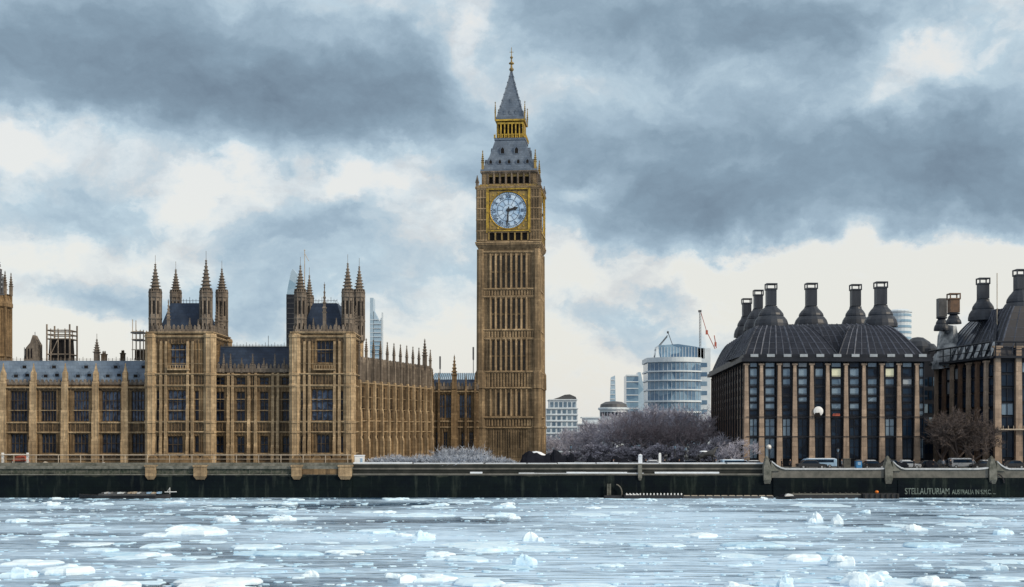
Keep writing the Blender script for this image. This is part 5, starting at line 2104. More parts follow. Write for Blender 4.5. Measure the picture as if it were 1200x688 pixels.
    for dx in (-.35, .35):
        m.tube((X7(820.5) + dx, D7 + 22, GZ), (X7(820.5) + dx, D7 + 22, Z7(364)), .14, n=4)
    for i in range(40):
        z = GZ + 15 + i * 1.4
        if z < Z7(365):
            m.tube((X7(820.5) - .35, D7 + 22, z), (X7(820.5) + .35, D7 + 22, z + 1.4), .06, n=3)
    m.box(X7(820.5) - .9, X7(820.5) + .6, D7 + 21.5, D7 + 22.5, Z7(366), Z7(363.5))
    m.build('mast', M['steel_dark'], t)
    m = MB()
    m.tube((X7(821), D7 + 22, Z7(365)), (X7(828), D7 + 22, Z7(388)), .16, n=4)
    m.tube((X7(828), D7 + 22, Z7(388)), (X7(838), D7 + 22, Z7(409)), .18, n=4)
    m.tube((X7(837), D7 + 22, Z7(393)), (X7(839.5), D7 + 22, Z7(408)), .22, n=4)
    m.box(X7(827), X7(829.5), D7 + 21.6, D7 + 22.4, Z7(392), Z7(387))
    m.box(X7(837.3), X7(839.6), D7 + 21.6, D7 + 22.4, Z7(406), Z7(401))
    m.build('jib', M['crane_red'], t)
    # dark blade tower between the two pavilion towers
    D8 = 500
    X8 = lambda p: PX(p, D8)
    Z8 = lambda p: PZ(p, D8)
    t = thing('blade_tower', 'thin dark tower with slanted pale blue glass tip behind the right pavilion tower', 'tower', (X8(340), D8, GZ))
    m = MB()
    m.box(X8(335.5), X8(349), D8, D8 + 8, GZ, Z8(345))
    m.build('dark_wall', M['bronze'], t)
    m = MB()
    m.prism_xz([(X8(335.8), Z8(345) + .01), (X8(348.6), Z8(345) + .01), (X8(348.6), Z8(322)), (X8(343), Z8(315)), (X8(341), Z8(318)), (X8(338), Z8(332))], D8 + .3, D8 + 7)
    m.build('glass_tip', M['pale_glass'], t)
    m = MB()
    for i in range(18):
        z = Z8(346) - 1.2 - i * 2.0
        m.box(X8(335.5) - .05, X8(349), D8 - .12, D8 + .05, z, z + .18)
    m.build('floor_band', M['steel_dark'], t)
    # faint stepped glass tower right of the pavilion
    D9 = 900
    X9 = lambda p: PX(p, D9)
    Z9 = lambda p: PZ(p, D9)
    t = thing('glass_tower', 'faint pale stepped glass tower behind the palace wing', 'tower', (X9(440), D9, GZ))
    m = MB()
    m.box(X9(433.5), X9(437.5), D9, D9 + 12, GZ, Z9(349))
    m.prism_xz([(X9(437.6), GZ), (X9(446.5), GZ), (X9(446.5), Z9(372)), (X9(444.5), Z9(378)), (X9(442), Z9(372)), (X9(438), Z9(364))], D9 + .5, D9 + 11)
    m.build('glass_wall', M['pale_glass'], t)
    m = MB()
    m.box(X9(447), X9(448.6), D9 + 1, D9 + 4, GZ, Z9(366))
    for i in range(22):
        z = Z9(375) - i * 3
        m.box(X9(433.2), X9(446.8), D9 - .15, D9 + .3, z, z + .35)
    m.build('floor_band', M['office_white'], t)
    # pale glass roof behind the link hall
    D10 = 340
    X10 = lambda p: PX(p, D10)
    Z10 = lambda p: PZ(p, D10)
    t = thing('glazed_building', 'pale blue glazed roof building behind the low Gothic hall', 'building', (X10(533), D10, GZ))
    m = MB()
    m.box(X10(506), X10(566), D10, D10 + 14, GZ, Z10(447))
    m.build('wall', M['office_white'], t)
    m = MB()
    m.frustum((X10(505), X10(567), D10 - .4, D10 + 14), (X10(509), X10(563), D10 + 4, D10 + 10), Z10(447) + .003, Z10(436.5))
    m.build('glazed_roof', M['pale_glass'], t)
    m = MB()
    for i in range(26):
        x0_, x1_ = X10(505) + (X10(567) - X10(505)) * i / 25, X10(509) + (X10(563) - X10(509)) * i / 25
        m.tube((x0_, D10 - .5, Z10(447) + .05), (x1_, D10 + 3.95, Z10(436.5) + .05), .08, n=4)
    m.build('glazing_bar', M['steel_dark'], t)
    for px_, ya, yb, nm, lab in ((514.5, 437, 416, 'flagpole', 'thin dark pole on the glazed roof left of the hall pinnacle'), (554, 437, 405, 'flagpole', 'thin dark mast on the glazed roof beside the clock tower')):
        m = MB()
        m.lathe(X10(px_), D10 + 5, [(.45, Z10(438.5)), (.45, Z10(437.5)), (.12, Z10(437)), (.10, Z10(yb + 16)), (.24, Z10(yb + 15)), (.24, Z10(yb + .5)), (0, Z10(yb))], 8)
        tag(m.build(nm, M['steel_dark']), lab, 'pole')
    # pale rounded building behind the right of the chimneyed offices
    D11 = 420
    X11 = lambda p: PX(p, D11)
    Z11 = lambda p: PZ(p, D11)
    t = thing('pale_tower', 'pale banded tower top behind the rightmost chimney of the chimneyed offices', 'tower', (X11(1059), D11, GZ))
    m = MB()
    m.lathe(X11(1059), D11 + 4, [(3.6, GZ), (3.6, Z11(366)), (3.9, Z11(365)), (3.9, Z11(363.5)), (2.5, Z11(361.5)), (0, Z11(361))], 20)
    m.build('wall', M['office_white'], t)
    m = MB()
    for i in range(8):
        z = Z11(370) - i * 1.9
        m.lathe(X11(1059), D11 + 4, [(3.7, z), (3.7, z + .8)], 20)
    m.build('window_band', M['pale_glass'], t)
    # dark domed plant between the two office blocks
    D12 = 285
    t = thing('domed_building', 'dark building with rounded roof in the gap between the two chimneyed offices', 'building', (PX(1090, D12), D12, GZ))
    m = MB()
    m.box(PX(1076, D12), PX(1104, D12), D12, D12 + 12, GZ, PZ(412, D12))
    m.build('wall', M['bronze'], t)
    m = MB()
    m.lathe(PX(1084, D12), D12 + 5, [(3.4, PZ(412, D12) + .003), (3.4, PZ(405, D12)), (2.6, PZ(399, D12)), (1.2, PZ(394, D12)), (0, PZ(393, D12))], 14)
    m.lathe(PX(1093, D12), D12 + 4, [(2.6, PZ(412, D12) + .004), (2.6, PZ(408, D12)), (1.6, PZ(402, D12)), (0, PZ(400, D12))], 14)
    m.build('roof', M['chimney'], t)
    for i in range(5):
        for j in range(6):
            w = MB()
            x = PX(1078, D12) + i * 1.0
            w.box(x, x + .7, D12 - .1, D12 + .05, GZ + 2 + j * 3, GZ + 4 + j * 3)
            w.build('window', M['glass_teal' if (i + j) % 4 == 0 else 'glass_navy'], t)


far_buildings()


# ------------------------------------------------------------------ things on and behind the palace roof
def roof_things():
    # big stone tower at the left edge
    D = 330
    X = lambda p: PX(p, D)
    Z = lambda p: PZ(p, D)
    t = thing('stone_tower', 'tall stone Gothic tower cut by the left edge of the picture', 'tower', (X(-10), D, GZ))
    m = MB()
    m.lathe(X(-12), D, [(5.0, GZ), (5.0, Z(420)), (5.5, Z(418)), (5.2, Z(416)), (5.0, Z(362)), (5.6, Z(360)), (5.6, Z(356)), (5.0, Z(350)), (4.8, Z(346)), (5.3, Z(345)), (3.2, Z(343))], 8)
    for k_ in range(8):
        a = math.pi / 8 + k_ * math.pi / 4
        m.tube((X(-12) + 5.1 * math.cos(a), D + 5.1 * math.sin(a), GZ), (X(-12) + 5.1 * math.cos(a), D + 5.1 * math.sin(a), Z(345)), .35, n=5)
        for s in (-.5, 0, .5):
            b = k_ * math.pi / 4
            px, py = X(-12) + 4.72 * math.cos(b) - s * 2.4 * math.sin(b), D + 4.72 * math.sin(b) + s * 2.4 * math.cos(b)
            m.tube((px, py, Z(414)), (px, py, Z(364)), .18, n=4)
    m.build('shaft', M['stone'], t)
    for k_ in range(8):
        a = math.pi / 8 + k_ * math.pi / 4
        c = MB()
        pinnacle(c, X(-12) + 5.1 * math.cos(a), D + 5.1 * math.sin(a), Z(346), Z(318), 1.0)
        c.build('pinnacle', M['stone_grey'], t)
    c = MB()
    c.lathe(X(-12), D, spire_prof(3.6, Z(343), Z(262), 12), 8)
    c.build('spire', M['stone_grey'], t)
    c = MB()
    c.lathe(X(2.2), D - 3.5, [(1.1, Z(345)), (1.0, Z(322)), (1.2, Z(321))], 8)
    c.lathe(X(2.2), D - 3.5, spire_prof(1.0, Z(321), Z(287), 7), 8)
    c.build('corner_turret', M['stone_grey'], t)
    c = MB()
    c.tube((X(8), D - 4, Z(346)), (X(8.5), D - 4, Z(318)), .22, n=5)
    c.tube((X(10.5), D - 4, Z(346)), (X(10.5), D - 4, Z(326)), .2, n=5)
    c.box(X(7), X(12), D - 4.4, D - 3.8, Z(348), Z(346.5))
    c.build('railing', M['steel_dark'], t)
    # roof furniture
    D = 250
    X = lambda p: PX(p, D)
    Z = lambda p: PZ(p, D)
    t = thing('roof_lantern', 'slanted pale stone ventilator on the left end of the palace roof', 'roof ventilator', (X(39), D, Z(422)))
    m = MB()
    m.prism_xz([(X(31), Z(423)), (X(47), Z(423)), (X(47), Z(404)), (X(44), Z(399)), (X(41), Z(393)), (X(38), Z(402)), (X(33), Z(408))], D - 1.2, D + 1.2)
    m.build('stone_body', M['stone_grey'], t)
    m = MB()
    for p in (32, 35.5, 39):
        m.box(X(p), X(p + 1.6), D - 1.26, D - 1.1, Z(421), Z(409))
    m.tube((X(41), D, Z(394)), (X(41), D, Z(389)), .06)
    m.tube((X(28.5), D, Z(423)), (X(28.5), D, Z(407)), .06)
    m.build('louvre', M['void'], t)
    t = thing('roof_cage', 'dark scaffolded ventilation cage standing on the palace roof', 'roof ventilator', (X(73), D, Z(422)))
    m = MB()
    m.frustum((X(60.5), X(84), D - 1.8, D + 1.8), (X(61.5), X(83), D - 1.6, D + 1.6), Z(423), Z(398))
    m.build('dark_core', M['void'], t)
    m = MB()
    for p in (59.5, 64, 72.5, 80.5, 86):
        for dy in (-2.1, 2.1):
            m.tube((X(p), D + dy, Z(424)), (X(p), D + dy, Z(381 if p in (59.5, 86) else 386)), .17 if p in (59.5, 86) else .10, n=4)
    for py in (388, 393, 398, 416):
        for dy in (-2.1, 2.1):
            m.tube((X(59), D + dy, Z(py)), (X(86.5), D + dy, Z(py)), .12, n=4)
        for p in (59.5, 86):
            m.tube((X(p), D - 2.2, Z(py)), (X(p), D + 2.2, Z(py)), .12, n=4)
    m.tube((X(64), D - 2.1, Z(416)), (X(72.5), D - 2.1, Z(398)), .08, n=4)
    m.build('cage_frame', M['stone_grey'], t)
    m = MB()
    pinnacle(m, X(113.5), D, Z(424), Z(396), 1.3)
    m.tube((X(113.5), D, Z(397)), (X(113.5), D, Z(391)), .05)
    tag(m.build('roof_pinnacle', M['stone_grey']), 'small crocketed stone pinnacle on the blue roof left of the first pavilion', 'pinnacle')
    for px_, w, h, lab in ((122, 5, 416, 'squat dark stone chimney on the blue roof beside the crocketed pinnacle'), (144, 4, 415, 'small pointed dark chimney on the blue roof nearest the left pavilion')):
        m = MB()
        m.box(X(px_ - w / 2), X(px_ + w / 2), D - .6, D + .6, Z(424), Z(h))
        m.box(X(px_ - w / 2) - .1, X(px_ + w / 2) + .1, D - .7, D + .7, Z(h) + .003, Z(h - 1.2))
        for i in (-1, 1):
            m.lathe(X(px_ + i * w * .22), D, [(.18, Z(h - 1.2)), (.14, Z(h - 4)), (.0, Z(h - 5))], 8)
        tag(m.build('chimney', M['stone_dark']), lab, 'chimney')
    t = thing('scaffold', 'pale scaffold frame with dark boards against the left pavilion tower', 'scaffold', (X(167), D - 2, Z(424)))
    m = MB()
    for p in (161, 165.5, 170, 173.5):
        for dy in (-3.2, -1):
            m.tube((X(p), D + dy, Z(423)), (X(p), D + dy, Z(388 if p != 161 else 376)), .09, n=5)
    for py in (390, 399, 411):
        m.tube((X(160), D - 3.2, Z(py)), (X(174), D - 3.2, Z(py)), .09, n=5)
    m.build('poles', M['rail'], t)
    m = MB()
    m.box(X(159), X(174), D - 3.4, D - .9, Z(392), Z(390.5))
    m.box(X(161), X(174), D - 3.4, D - .9, Z(400.5), Z(399.3))
    m.build('boards', M['steel_dark'], t)
    m = MB()
    m.box(X(163), X(166), D - 2.9, D - 1.2, Z(423), Z(411))
    m.box(X(169), X(172.5), D - 2.9, D - 1.2, Z(423), Z(410))
    m.build('hoarding', M['stone_dark'], t)
    # flagpole on the right pavilion
    m = MB()
    xx, yy = PX(357, 245), 245
    m.lathe(xx, yy, [(.12, PZ(355, 245)), (.07, PZ(294, 245)), (.16, PZ(293.5, 245)), (0, PZ(292, 245))], 6)
    m.tube((xx, yy, PZ(297, 245)), (PX(362, 245), 245, PZ(306, 245)), .05, n=4)
    tag(m.build('flagpole', M['rail']), 'thin pale flagpole with stay on the right pavilion tower', 'flagpole')


roof_things()


# ------------------------------------------------------------------ trees and shrubs
def twig_tree(seed, h, spread, maxd=6, thick=.22, trunk_frac=.13):
    r = random.Random(seed)
    tr = MB()
    cr = MB()

    def twig(p, d, L, w):
        s = d.cross(Vector((r.uniform(-1, 1), r.uniform(-1, 1), r.uniform(-1, 1))))
        if s.length < 1e-3:
            s = Vector((1, 0, 0))
        s = s.normalized() * w
        q = p + d * L
        cr.poly([p - s, p + s, q + s * .4, q - s * .4])

    def grow(p, d, L, rad, depth):
        q = p + d * L
        if depth >= 4:
            twig(p, d, L, max(rad, .026))
            for i in range(2):
                nd = (d + Vector((r.uniform(-1, 1), r.uniform(-1, 1), r.uniform(-.5, 1))) * .8).normalized()
                twig(p + d * L * r.random(), nd, L * r.uniform(.5, .9), .018)
        else:
            (tr if depth < 2 else cr).tube(p, q, rad, rad * .72, 5 if depth < 2 else 3, cap=False)
        if depth >= maxd:
            return
        n = (4 if depth == 0 else 3 if depth < 4 else r.choice((2, 3)))
        for i in range(n):
            ax = Vector((r.uniform(-1, 1), r.uniform(-1, 1), r.uniform(-.45, .8))).normalized()
            nd = (d * (.7 if depth else .5) + ax * spread).normalized()
            nd.z += .10
            grow(p + d * L * r.uniform(.45, 1.0), nd.normalized(), L * (r.uniform(1.1, 1.5) if depth == 0 else r.uniform(.62, .86)), max(.024, rad * .60), depth + 1)
    grow(Vector((0, 0, 0)), Vector((r.uniform(-.05, .05), r.uniform(-.05, .05), 1)).normalized(), h * trunk_frac, thick, 0)
    return tr, cr


def make_tree(name, label, cat, group, seed, h, mat, spread=.75, maxd=6, thick=.2):
    tr, cr = twig_tree(seed, h, spread, maxd, thick)
    zmax = max(v[2] for v in cr.v)
    s = h / zmax
    for mb in (tr, cr):
        mb.v = [(v[0] * s, v[1] * s, v[2] * s) for v in mb.v]
    root = thing(name, label, cat, (0, 0, 0), group)
    tr.build('trunk', M[mat], root)
    cr.build('crown', M[mat], root)
    return root


def trees():
    grp = 'bare trees behind the embankment'
    protos = [make_tree('bare_tree', 'x', 'tree', grp, s, h, m, sp) for s, h, m, sp in ((11, 12.0, 'twig', .78), (22, 11.0, 'twig', .85), (33, 13, 'twig_brown', .75), (44, 10, 'twig', .9))]
    protos.append(make_tree('bare_tree', 'x', 'tree', grp, 55, 12.0, 'twig_dark', .8, 7))
    used = [False] * 5
    spots = [  # px, distance, height, proto, label
        (654, 305, 6.0, 1, 'low bare tree immediately right of the clock tower base'),
        (671, 322, 7.4, 0, 'bare grey tree below the white domed building'),
        (689, 308, 7.2, 3, 'bare grey tree below the low pale terrace building'),
        (705, 326, 9.5, 0, 'bare grey tree left of the round dark roofed building'),
        (718, 310, 12.0, 1, 'bare grey tree in front of the round dark roofed building'),
        (733, 322, 13.0, 0, 'bare grey tree below the blue glass block'),
        (746, 306, 13.2, 2, 'taller brownish bare tree below the leaning pale flank'),
        (760, 318, 14.0, 1, 'bare grey tree at the left foot of the rounded office'),
        (773, 304, 13.0, 2, 'brownish bare tree in front of the rounded office, left one'),
        (787, 316, 13.6, 0, 'bare grey tree in front of the middle of the rounded office'),
        (800, 302, 12.6, 2, 'brownish bare tree in front of the rounded office, right one'),
        (814, 314, 13.2, 1, 'bare grey tree below the tower crane mast'),
        (828, 300, 12.0, 2, 'brownish bare tree against the left corner of the chimneyed offices'),
        (681, 345, 7.4, 1, 'distant bare tree between the white building and low terrace'),
        (757, 345, 15.0, 0, 'distant bare tree rising between blue glass block and rounded office'),
        (795, 345, 14.5, 1, 'distant bare tree close under the rounded office windows'),
        (841, 262, 7.0, 3, 'small pinkish bare tree left of the chimneyed offices flank'),
        (861, 247, 6.0, 1, 'low bare bush tree before the chimneyed offices left corner'),
        (1104, 249, 10.5, 4, 'brown bare tree in the gap between both chimneyed offices, left one'),
        (1122, 243, 12.0, 4, 'dense brown bare tree in the gap between both chimneyed offices, middle one'),
        (1141, 241, 10.0, 4, 'brown bare tree before the right edge office, right one of the gap'),
    ]
    for i in range(14):
        px = 648 + i * 13.6
        spots.append((px, 334 + 6 * (i % 3), 6.6 + 7.4 * min(1, i / 8) + (i % 2) * .8, (0, 1, 3)[i % 3],
                      '%s tree from the clock tower in the back row of bare grey trees' % ('first', 'second', 'third', 'fourth', 'fifth', 'sixth', 'seventh', 'eighth', 'ninth', 'tenth', 'eleventh', 'twelfth', 'thirteenth', 'fourteenth')[i]))
    hts = (12.0, 11.0, 13.0, 10.0, 12.0)
    r = random.Random(2)
    for (px, d, h, pi, lab) in spots:
        if not used[pi]:
            o = protos[pi]
            used[pi] = True
        else:
            o = copy_tree(protos[pi])
        o.location = (PX(px, d), d, GZ)
        o.rotation_euler.z = r.uniform(0, 6.28)
        s = h / hts[pi]
        o.scale = (s * 1.12, s * 1.12, s)
        o['label'] = lab
        o['group'] = grp
    names = ('first', 'second', 'third', 'fourth', 'fifth', 'sixth', 'seventh', 'eighth', 'ninth', 'tenth', 'eleventh', 'twelfth', 'thirteenth', 'fourteenth', 'fifteenth', 'sixteenth')
    ug = 'low bare bushes under the trees'
    bp = twig_tree(77, 3.2, .95, 7, .12, .05)
    root = thing('bare_bush', 'x', 'bush', (0, 0, 0), ug)
    zm = max(v[2] for v in bp[1].v)
    both = MB()
    for mb in bp:
        o_ = len(both.v)
        both.v += [(v[0] * 3.2 / zm * 1.25, v[1] * 3.2 / zm * 1.25, max(.02, v[2] * 3.2 / zm)) for v in mb.v]
        both.f += [tuple(i + o_ for i in f) for f in mb.f]
    both.build('branches', M['twig'], root)
    for i in range(16):
        o = root if i == 0 else copy_tree(root)
        px, d = 652 + i * 12.2, 292 + (i % 3) * 3
        o.location = (PX(px, d), d, GZ)
        o.rotation_euler.z = r.uniform(0, 6.28)
        s_ = r.uniform(.9, 1.4) * (.6 if i < 4 else 1)
        o.scale = (s_, s_, s_)
        o['label'] = '%s low bare bush from the clock tower under the bare grey trees' % names[i]
    # frosted shrubs along the terrace in front of wing, hall and clock tower
    def shrub(seed, w, h, n, mat):
        rr = random.Random(seed)
        m = MB()
        for i in range(n):
            a = rr.uniform(0, 6.28)
            b = Vector((math.cos(a) * rr.uniform(0, w * .5), math.sin(a) * rr.uniform(0, w * .35), 0))
            p = b
            d = Vector((rr.gauss(0, .5) + b.x * .3, rr.gauss(0, .5), 1)).normalized()
            for sgm in range(4):
                L = h * rr.uniform(.16, .34)
                q = p + d * L
                s = d.cross(Vector((rr.uniform(-1, 1), rr.uniform(-1, 1), .2))).normalized() * (.055 - .009 * sgm)
                m.poly([p - s, p + s, q + s * .6, q - s * .6])
                for e in range(2):
                    t2 = (d + Vector((rr.gauss(0, .8), rr.gauss(0, .8), rr.gauss(0, .5)))).normalized()
                    q2 = p + d * L * rr.random() + t2 * L * .7
                    s2 = t2.cross(Vector((rr.uniform(-1, 1), rr.uniform(-1, 1), .2))).normalized() * .035
                    pm = p + d * L * .5
                    m.poly([pm - s2, pm + s2, q2])
                p = q
                d = (d + Vector((rr.gauss(0, .35), rr.gauss(0, .35), rr.gauss(0, .2)))).normalized()
        return m
    g2 = 'frosted shrubs along the terrace'
    pro = []
    for i, (w, h, n, mat) in enumerate(((3.6, 2.2, 330, 'frost'), (4.2, 2.6, 400, 'frost'), (3.2, 1.7, 300, 'frost'), (5.0, 3.8, 420, 'frost'))):
        t = thing('frosted_shrub', 'x', 'shrub', (0, 0, GZ), g2)
        mm = shrub(100 + i, w, h, n, mat)
        mm.v = [(v[0], v[1], v[2] + GZ) for v in mm.v]
        o = mm.build('branches', M[mat], t)
        c = MB()
        rr = random.Random(i)
        for q in range(200):
            x, y, z = rr.gauss(0, w * .24), rr.gauss(0, w * .18), GZ + abs(rr.gauss(0, h * .30))
            a, b = rr.uniform(0, 6.28), rr.uniform(-.8, .8)
            u = Vector((math.cos(a), math.sin(a), b)) * .18
            v = Vector((-math.sin(a), math.cos(a), rr.uniform(-.8, .8))) * .14
            p = Vector((x, y, z))
            c.poly([p - u - v, p + u - v, p + u + v, p - u + v])
        c.build('dark_leaves', M['leaf_dark'], t)
        pro.append(t)
    us = [False] * 4
    sp = [(444, 0, 'frosted shrub at the left end of the row, beside the white site cabin'),
          (455, 2, 'second frosted shrub from the white site cabin'), (465, 1, 'third frosted shrub from the white site cabin'),
          (476, 0, 'frosted shrub under the middle of the palace wing'), (487, 2, 'frosted shrub under the far third of the palace wing'),
          (498, 1, 'frosted shrub under the tall end pinnacle of the palace wing'), (509, 0, 'frosted shrub under the left end of the Gothic hall'),
          (520, 1, 'low frosted shrub under the left windows of the Gothic hall'), (531, 0, 'low frosted shrub under the central pinnacle of the Gothic hall'),
          (542, 1, 'low frosted shrub under the right windows of the Gothic hall'), (553, 0, 'frosted shrub just left of the clock tower corner'),
          (564, 1, 'frosted shrub at the left corner of the clock tower'), (575, 2, 'low frosted shrub below the left half of the clock tower'),
          (586, 0, 'frosted shrub below the middle of the clock tower'), (597, 2, 'frosted shrub beside the black tarpaulin heap'),
          (528, 3, 'tall wispy frosted shrub rising before the Gothic hall'), (553, 3, 'tall wispy frosted shrub rising between Gothic hall and clock tower')]
    for (px, pi, lab) in sp:
        d = 235.2 if pi != 3 else 240.5
        if us[pi]:
            o = copy_tree(pro[pi])
        else:
            o = pro[pi]
            us[pi] = True
        o.location = (PX(px, d), d + r.uniform(-.6, .6), GZ)
        o.rotation_euler.z = r.uniform(0, 6.28)
        o['label'] = lab


trees()


# ------------------------------------------------------------------ small things on the embankment
def blob(mb, cx, cy, cz, rx, ry, rz, seed=0, n=10, m=7, rough=.15):
    r = random.Random(seed)
    rings = []
    for j in range(1, m):
        a = math.pi * j / m
        rings.append([mb.pt((cx + rx * (1 + r.uniform(-rough, rough)) * math.sin(a) * math.cos(2 * math.pi * i / n), cy + ry * (1 + r.uniform(-rough, rough)) * math.sin(a) * math.sin(2 * math.pi * i / n), cz - rz * math.cos(a) * (1 + r.uniform(-rough, rough) * .5))) for i in range(n)])
    b = mb.pt((cx, cy, cz - rz))
    t = mb.pt((cx, cy, cz + rz))
    for i in range(n):
        mb.face((b, rings[0][(i + 1) % n], rings[0][i]))
        mb.face((t, rings[-1][i], rings[-1][(i + 1) % n]))
    for A, B in zip(rings, rings[1:]):
        for i in range(n):
            mb.face((A[i], A[(i + 1) % n], B[(i + 1) % n], B[i]))


def skin_person(name, joints, edges, radii, mats, label, loc, rz, group='people on the embankment'):
    me = bpy.data.meshes.new(name)
    me.from_pydata(joints, edges, [])
    o = bpy.data.objects.new(name, me)
    COL.objects.link(o)
    sk = o.modifiers.new('skin', 'SKIN')
    for i, rr in enumerate(radii):
        me.skin_vertices[0].data[i].radius = rr
    me.skin_vertices[0].data[0].use_root = True
    sb = o.modifiers.new('sub', 'SUBSURF')
    sb.levels = 1
    sb.render_levels = 1
    bpy.context.view_layer.update()
    m2 = bpy.data.meshes.new_from_object(o.evaluated_get(bpy.context.evaluated_depsgraph_get()))
    bpy.data.objects.remove(o)
    bpy.data.meshes.remove(me)
    m2.name = name
    m2.materials.clear()
    for m in mats:
        m2.materials.append(m)
    for p in m2.polygons:
        p.use_smooth = True
        z = p.center.z
        p.material_index = 1 if z > 1.47 else (2 if z < .82 else 0)
        x = abs(p.center.x)
        if .70 < z < .86 and x > .22:
            p.material_index = 1
    b = bpy.data.objects.new(name, m2)
    COL.objects.link(b)
    b.location = loc
    b.rotation_euler = (0, 0, rz)
    tag(b, label, 'person', group)
    return b


def person(label, px, d, rz, coat, hair='black', stride=.18, z=None):
    z = GZ + .12 if z is None else z
    J = [(0, 0, .95), (0, 0, 1.18), (0, 0, 1.40), (0, .01, 1.50), (0, .0, 1.60), (0, -.01, 1.70),
         (.10, 0, .90), (.10, -stride * .6, .50), (.11, -stride * .4, .08), (.11, -stride * .4 - .15, .04),
         (-.10, 0, .90), (-.10, stride * .4, .50), (-.11, stride, .08), (-.11, stride - .15, .04),
         (.20, 0, 1.38), (.27, .04, 1.12), (.27, -.06, .86), (.27, -.08, .76),
         (-.20, 0, 1.38), (-.27, -.02, 1.12), (-.26, -.10, .86), (-.26, -.12, .76)]
    E = [(0, 1), (1, 2), (2, 3), (3, 4), (4, 5), (0, 6), (6, 7), (7, 8), (8, 9), (0, 10), (10, 11), (11, 12), (12, 13), (2, 14), (14, 15), (15, 16), (16, 17), (2, 18), (18, 19), (19, 20), (20, 21)]
    R = [(.17, .13), (.17, .13), (.17, .12), (.06, .06), (.10, .11), (.085, .10), (.10, .10), (.075, .075), (.055, .055), (.05, .04), (.10, .10), (.075, .075), (.055, .055), (.05, .04),
         (.075, .075), (.055, .055), (.042, .042), (.04, .03), (.075, .075), (.055, .055), (.042, .042), (.04, .03)]
    o = skin_person('person', J, E, R, [M[coat], M['skin'], M['coat_dark']], label, (PX(px, d), d, z), rz)
    hb = MB()
    blob(hb, 0, .02, 1.70, .112, .125, .10, 3, 10, 6, .05)
    h = hb.build('hair', M[hair])
    h.location = (0, 0, 0)
    # hair mesh was built around its own origin: rebuild as a child in body space
    me = h.data
    me.transform(Matrix.Translation((0, .02, 1.60)))
    h.parent = o
    return o


def car(label, x, y, rz, paint, L=4.6, H=1.5, W=1.85, group='vehicles on the embankment road', snow=False, van=False):
    t = thing('car', label, 'car', (x, y, GZ + .01), group)
    s = L / 4.6
    if van:
        prof = [(-2.3, .35), (2.25, .35), (2.3, .8), (2.05, 1.0), (1.55, H * .98), (1.3, H), (-2.2, H), (-2.3, H * .95)]
        glass = [(1.95, 1.05), (1.5, H * .93), (-1.9, H * .93), (-1.9, 1.05)]
    else:
        prof = [(-2.28, .35), (2.25, .35), (2.3, .7), (2.1, .85), (1.15, .95), (.55, H * .97), (-.1, H), (-1.2, H * .97), (-1.85, 1.0), (-2.3, .92)]
        glass = [(1.0, .98), (.5, H * .91), (-1.15, H * .91), (-1.7, 1.0)]
    prof = [(a * s, b) for a, b in prof]
    glass = [(a * s, b) for a, b in glass]

    def mbx():
        return MB(Matrix.Translation((x, y, GZ + .01)))
    b = mbx()
    n = len(prof)
    ys = [(-W / 2, .93), (-W / 2 + .12, 1.0), (W / 2 - .12, 1.0), (W / 2, .93)]
    rings = []
    for yy, f in ys:
        rings.append([b.pt((p[0] * (f if f < 1 else 1), yy, .35 + (p[1] - .35) * f)) for p in prof])
    for A, B in zip(rings, rings[1:]):
        for i in range(n):
            b.face((A[i], A[(i + 1) % n], B[(i + 1) % n], B[i]))
    b.face(rings[0][::-1])
    b.face(rings[-1])
    b.build('body', M[paint], t)
    for ga, gb in ((-W / 2 - .006, -W / 2 + .2), (W / 2 - .2, W / 2 + .006)):
        g = mbx()
        g.prism_xz(glass, ga, gb)
        g.build('side_window', M['glass_navy'], t)
    for sx in (-1, 1):
        for sy in (-1, 1):
            w = mbx()
            w.M = w.M @ Matrix.Translation((sx * 1.4 * s, sy * (W / 2 - .1), .33)) @ Matrix.Rotation(math.pi / 2, 4, 'X')
            w.lathe(0, 0, [(.2, -.12), (.33, -.1), (.33, .1), (.2, .12)], 14)
            wh = w.build('wheel', M['rubber'], t)
            w2 = mbx()
            w2.M = w2.M @ Matrix.Translation((sx * 1.4 * s, sy * (W / 2 - .1), .33)) @ Matrix.Rotation(math.pi / 2, 4, 'X')
            w2.lathe(0, 0, [(.19, -.13), (.19, .13)], 10)
            w2.build('rim', M['car_silver'], wh)
    for sy in (-1, 1):
        h = mbx()
        h.box(2.2 * s, 2.29 * s, sy * .65 - .18, sy * .65 + .18, .62, .75)
        h.build('headlight', M['lamp_glass'], t)
    if snow:
        q = mbx()
        q.box(-1.3 * s if not van else -2.1 * s, .3 * s if not van else 1.2 * s, -W / 2 + .15, W / 2 - .15, H + .003, H + .09)
        q.build('roof_snow', M['snow'], t)
    t.rotation_euler.z = rz
    return t


